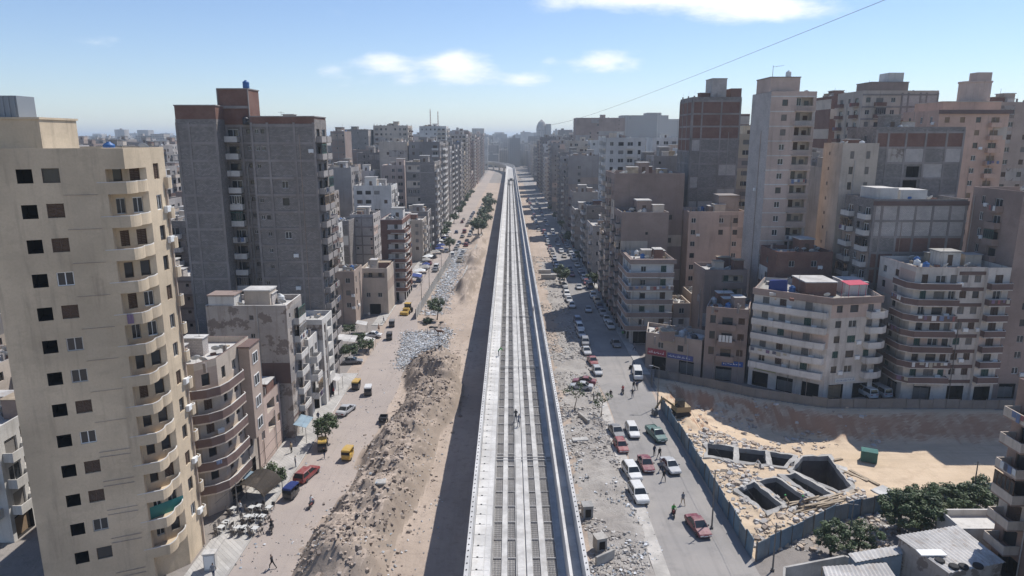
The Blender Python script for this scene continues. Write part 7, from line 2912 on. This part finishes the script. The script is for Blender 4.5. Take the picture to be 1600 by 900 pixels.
Q1 = [G(1483, 897, 3.6), G(1572, 880, 3.6), G(1497, 822, 4.1), G(1400, 838, 4.1)]
t = thing('corrugated_shed', 'shed with wide corrugated metal roof below the grove', 'shed', (0, 0, 0))
corr(t, 'roof_sheet', Q1, 32, M_SHEET, .1)
m = MB()
q = [Q1[0].lerp(Q1[2], .03), Q1[1].lerp(Q1[3], .03), Q1[2].lerp(Q1[0], .03), Q1[3].lerp(Q1[1], .03)]
m.hexa([(v.x, v.y, -.1) for v in q] + [(v.x, v.y, v.z - .06) for v in q])
m.build('wall', PL['stained'], t)
for k, (px, py) in enumerate(((1468, 878), (1490, 887), (1505, 887), (1528, 886))):
    p = G(px, py, 3.75)
    tag(put('old_tyre', TYRE, None, (p.x, p.y, p.z + .12), rot=(R(90), 0, k), sc=(1.5, 1.5, 1.5)), 'old tyre on the corrugated roof, %s from the white board' % ORD[k], 'tyre', 'tyres on the corrugated roof')
p = G(1455, 866, 3.9)
block_ = MB()
block_.box(-1.3, 1.3, -.5, .5, 0, .12)
tag(block_.build('loose_sheet', M_WHITE, None, (p.x, p.y, p.z + .1)), 'white board lying on the corrugated roof', 'board')
Q2 = [G(1337, 880, 2.8), G(1412, 866, 2.8), G(1408, 852, 3.0), G(1325, 866, 3.0)]
t = thing('lean_to', 'lean-to with blue-grey fascia beside the corrugated shed', 'shed', (0, 0, 0))
corr(t, 'roof_sheet', Q2, 24, M_SHEET, .08)
m = MB()
q = [v.lerp((Q2[0] + Q2[2]) / 2, .04) for v in Q2]
m.hexa([(v.x, v.y, -.1) for v in q] + [(v.x, v.y, v.z - .06) for v in q])
m.build('wall', weathered('wall_blue', (.22, .27, .31), streak=.5), t)
Q3 = [G(1290, 902, 2.4), G(1400, 902, 2.4), G(1385, 880, 2.5), G(1285, 886, 2.5)]
t = thing('scrap_shelter', 'low shelter of loose corrugated sheets in the walled yard', 'shed', (0, 0, 0))
corr(t, 'roof_sheet', Q3, 32, M_SHEET, .08)
m = MB()
for v in Q3:
    m.bar((v.x, v.y, -.1), (v.x, v.y, v.z), .07)
m.build('posts', M_WOOD, t)
t = thing('yard_wall', 'low grey block wall round the junk yard by the lower edge', 'wall', (0, 0, 0))
pts = [G(1224, 912, 1.9), G(1226, 886, 1.9), G(1320, 868, 1.9), G(1336, 874, 1.9)]
for a, b in zip(pts[:-1], pts[1:]):
    d = b - a
    n_2 = Vector((-d.y, d.x, 0)).normalized() * .12
    m = MB()
    m.hexa([(a - n_2)[:2] + (-.05,) if False else (a.x - n_2.x, a.y - n_2.y, -.05), (b.x - n_2.x, b.y - n_2.y, -.05), (b.x + n_2.x, b.y + n_2.y, -.05), (a.x + n_2.x, a.y + n_2.y, -.05),
            (a.x - n_2.x, a.y - n_2.y, 1.9), (b.x - n_2.x, b.y - n_2.y, 1.9), (b.x + n_2.x, b.y + n_2.y, 1.9), (a.x + n_2.x, a.y + n_2.y, 1.9)])
    m.build('wall_length', M_OLDC, t)
# more people on the pavements
rq = random.Random(77)
for k in range(22):
    x, y = (rq.uniform(25.7, 27.0), 132 + k * 7 + rq.uniform(-2, 2)) if k % 2 else (rq.uniform(-33, -30.4), 64 + k * 5 + rq.uniform(-2, 2))
    if x < 0 and (122 < y or y < 60):
        x, y = rq.uniform(-30.5, -28.5), 160 + k * 4
    zz = .14 if (x > 0 or y < 127) else .14 if y > 162 and x < -31.2 else .034
    c1, c2 = rq.choice(list(CL)), rq.choice(('black', 'navy', 'denim', 'brown', 'grey'))
    person(rq.choice(('walk', 'stand')), c1, c2, '%s in %s and %s, %s along the %s pavement' % ('person', c1, c2, ordinal(k // 2), 'eastern' if x > 0 else 'western'), x, y, zz, rq.uniform(0, 360), group='people on the pavements')
# shop signs over the street fronts
SG = []
for c in ((.30, .04, .05), (.04, .10, .32), (.05, .22, .12), (.5, .48, .44), (.45, .30, .05), (.08, .08, .09)):
    q = MB()
    q.box(-.5, .5, -.14, 0, 0, 1)
    u = -.42
    while u < .38:
        L = rq.uniform(.03, .1)
        q.box(u, u + L, -.15, -.14, .35, .5, 1)
        if rq.random() < .6:
            q.box(u, u + .015, -.15, -.14, .5, .75, 1)
        u += L + rq.uniform(.01, .05)
    SG.append(q.mesh('shop_sign', [flat('sign_paint', c, .5), flat('sign_letters', (.8, .8, .78) if sum(c) < .8 else (.12, .1, .3), .6)]))
for o in [o for o in bpy.data.objects if o.type == 'EMPTY' and o.get('group') == 'blocks lining the two streets' and o.location.y < 330]:
    w_ = [c for c in o.children if c.name.startswith('wall')][0]
    xs = [v.co.x for v in w_.data.vertices]
    ys = [v.co.y for v in w_.data.vertices]
    X = max(xs) if o.location.x < 0 else min(xs)
    y = min(ys) + 2
    while y < max(ys) - 1.5:
        if rq.random() < .75:
            put('shop_sign', rq.choice(SG), o, (X, y, 2.95 + rq.uniform(-.05, .1)), R(90) if o.location.x < 0 else R(-90), (rq.uniform(1.8, 3.2), 1, rq.uniform(.6, .95)))
        y += 3.6

# sagging wires along the two streets
for k, (x, y0, y1, z, lab) in enumerate(((-29.2, 60, 110, 8.2, 'sagging wire along the western pavement, lower near stretch'), (-29.4, 62, 128, 9.4, 'sagging wire along the western pavement, upper near stretch'), (-24.2, 168, 256, 7.4, 'sagging wire above the panel wall'),
                                         (26.2, 128, 190, 8.6, 'sagging wire before the eastern shopfronts'), (26.4, 60, 112, 7.3, 'sagging wire above the blue hoarding'), (24.6, 190, 330, 9.5, 'sagging wire far up the eastern street'))):
    m = MB()
    prev = None
    spans = max(1, int((y1 - y0) / 30))
    for q in range(spans * 10 + 1):
        t_ = (q % 10) / 10
        p_ = Vector((x + .2 * math.sin(q), y0 + (y1 - y0) * q / (spans * 10), z - 1.1 * 4 * t_ * (1 - t_)))
        if prev is not None:
            m.bar(prev, p_, .018, n=4)
        prev = p_
    tag(m.build('overhead_wire', M_BLACK), lab, 'wire')
# ================================================================ haze
mh, kh, bh_ = newmat('haze_air')
mh.node_tree.nodes.remove(bh_)
oh = [n for n in mh.node_tree.nodes if n.type == 'OUTPUT_MATERIAL'][0]
pv_ = kh.n('ShaderNodeVolumePrincipled', Density=0.00023, Anisotropy=.2)
kh.put(pv_, 'Color', (.80, .905, 1.0, 1))
mh.node_tree.links.new(pv_.outputs[0], oh.inputs['Volume'])
mb = MB()
mb.box(-9500, 9500, -300, 16500, -9, 130)
hz = mb.build('haze', mh)
tag(hz, 'thin bluish haze hanging over the city', kind='stuff')
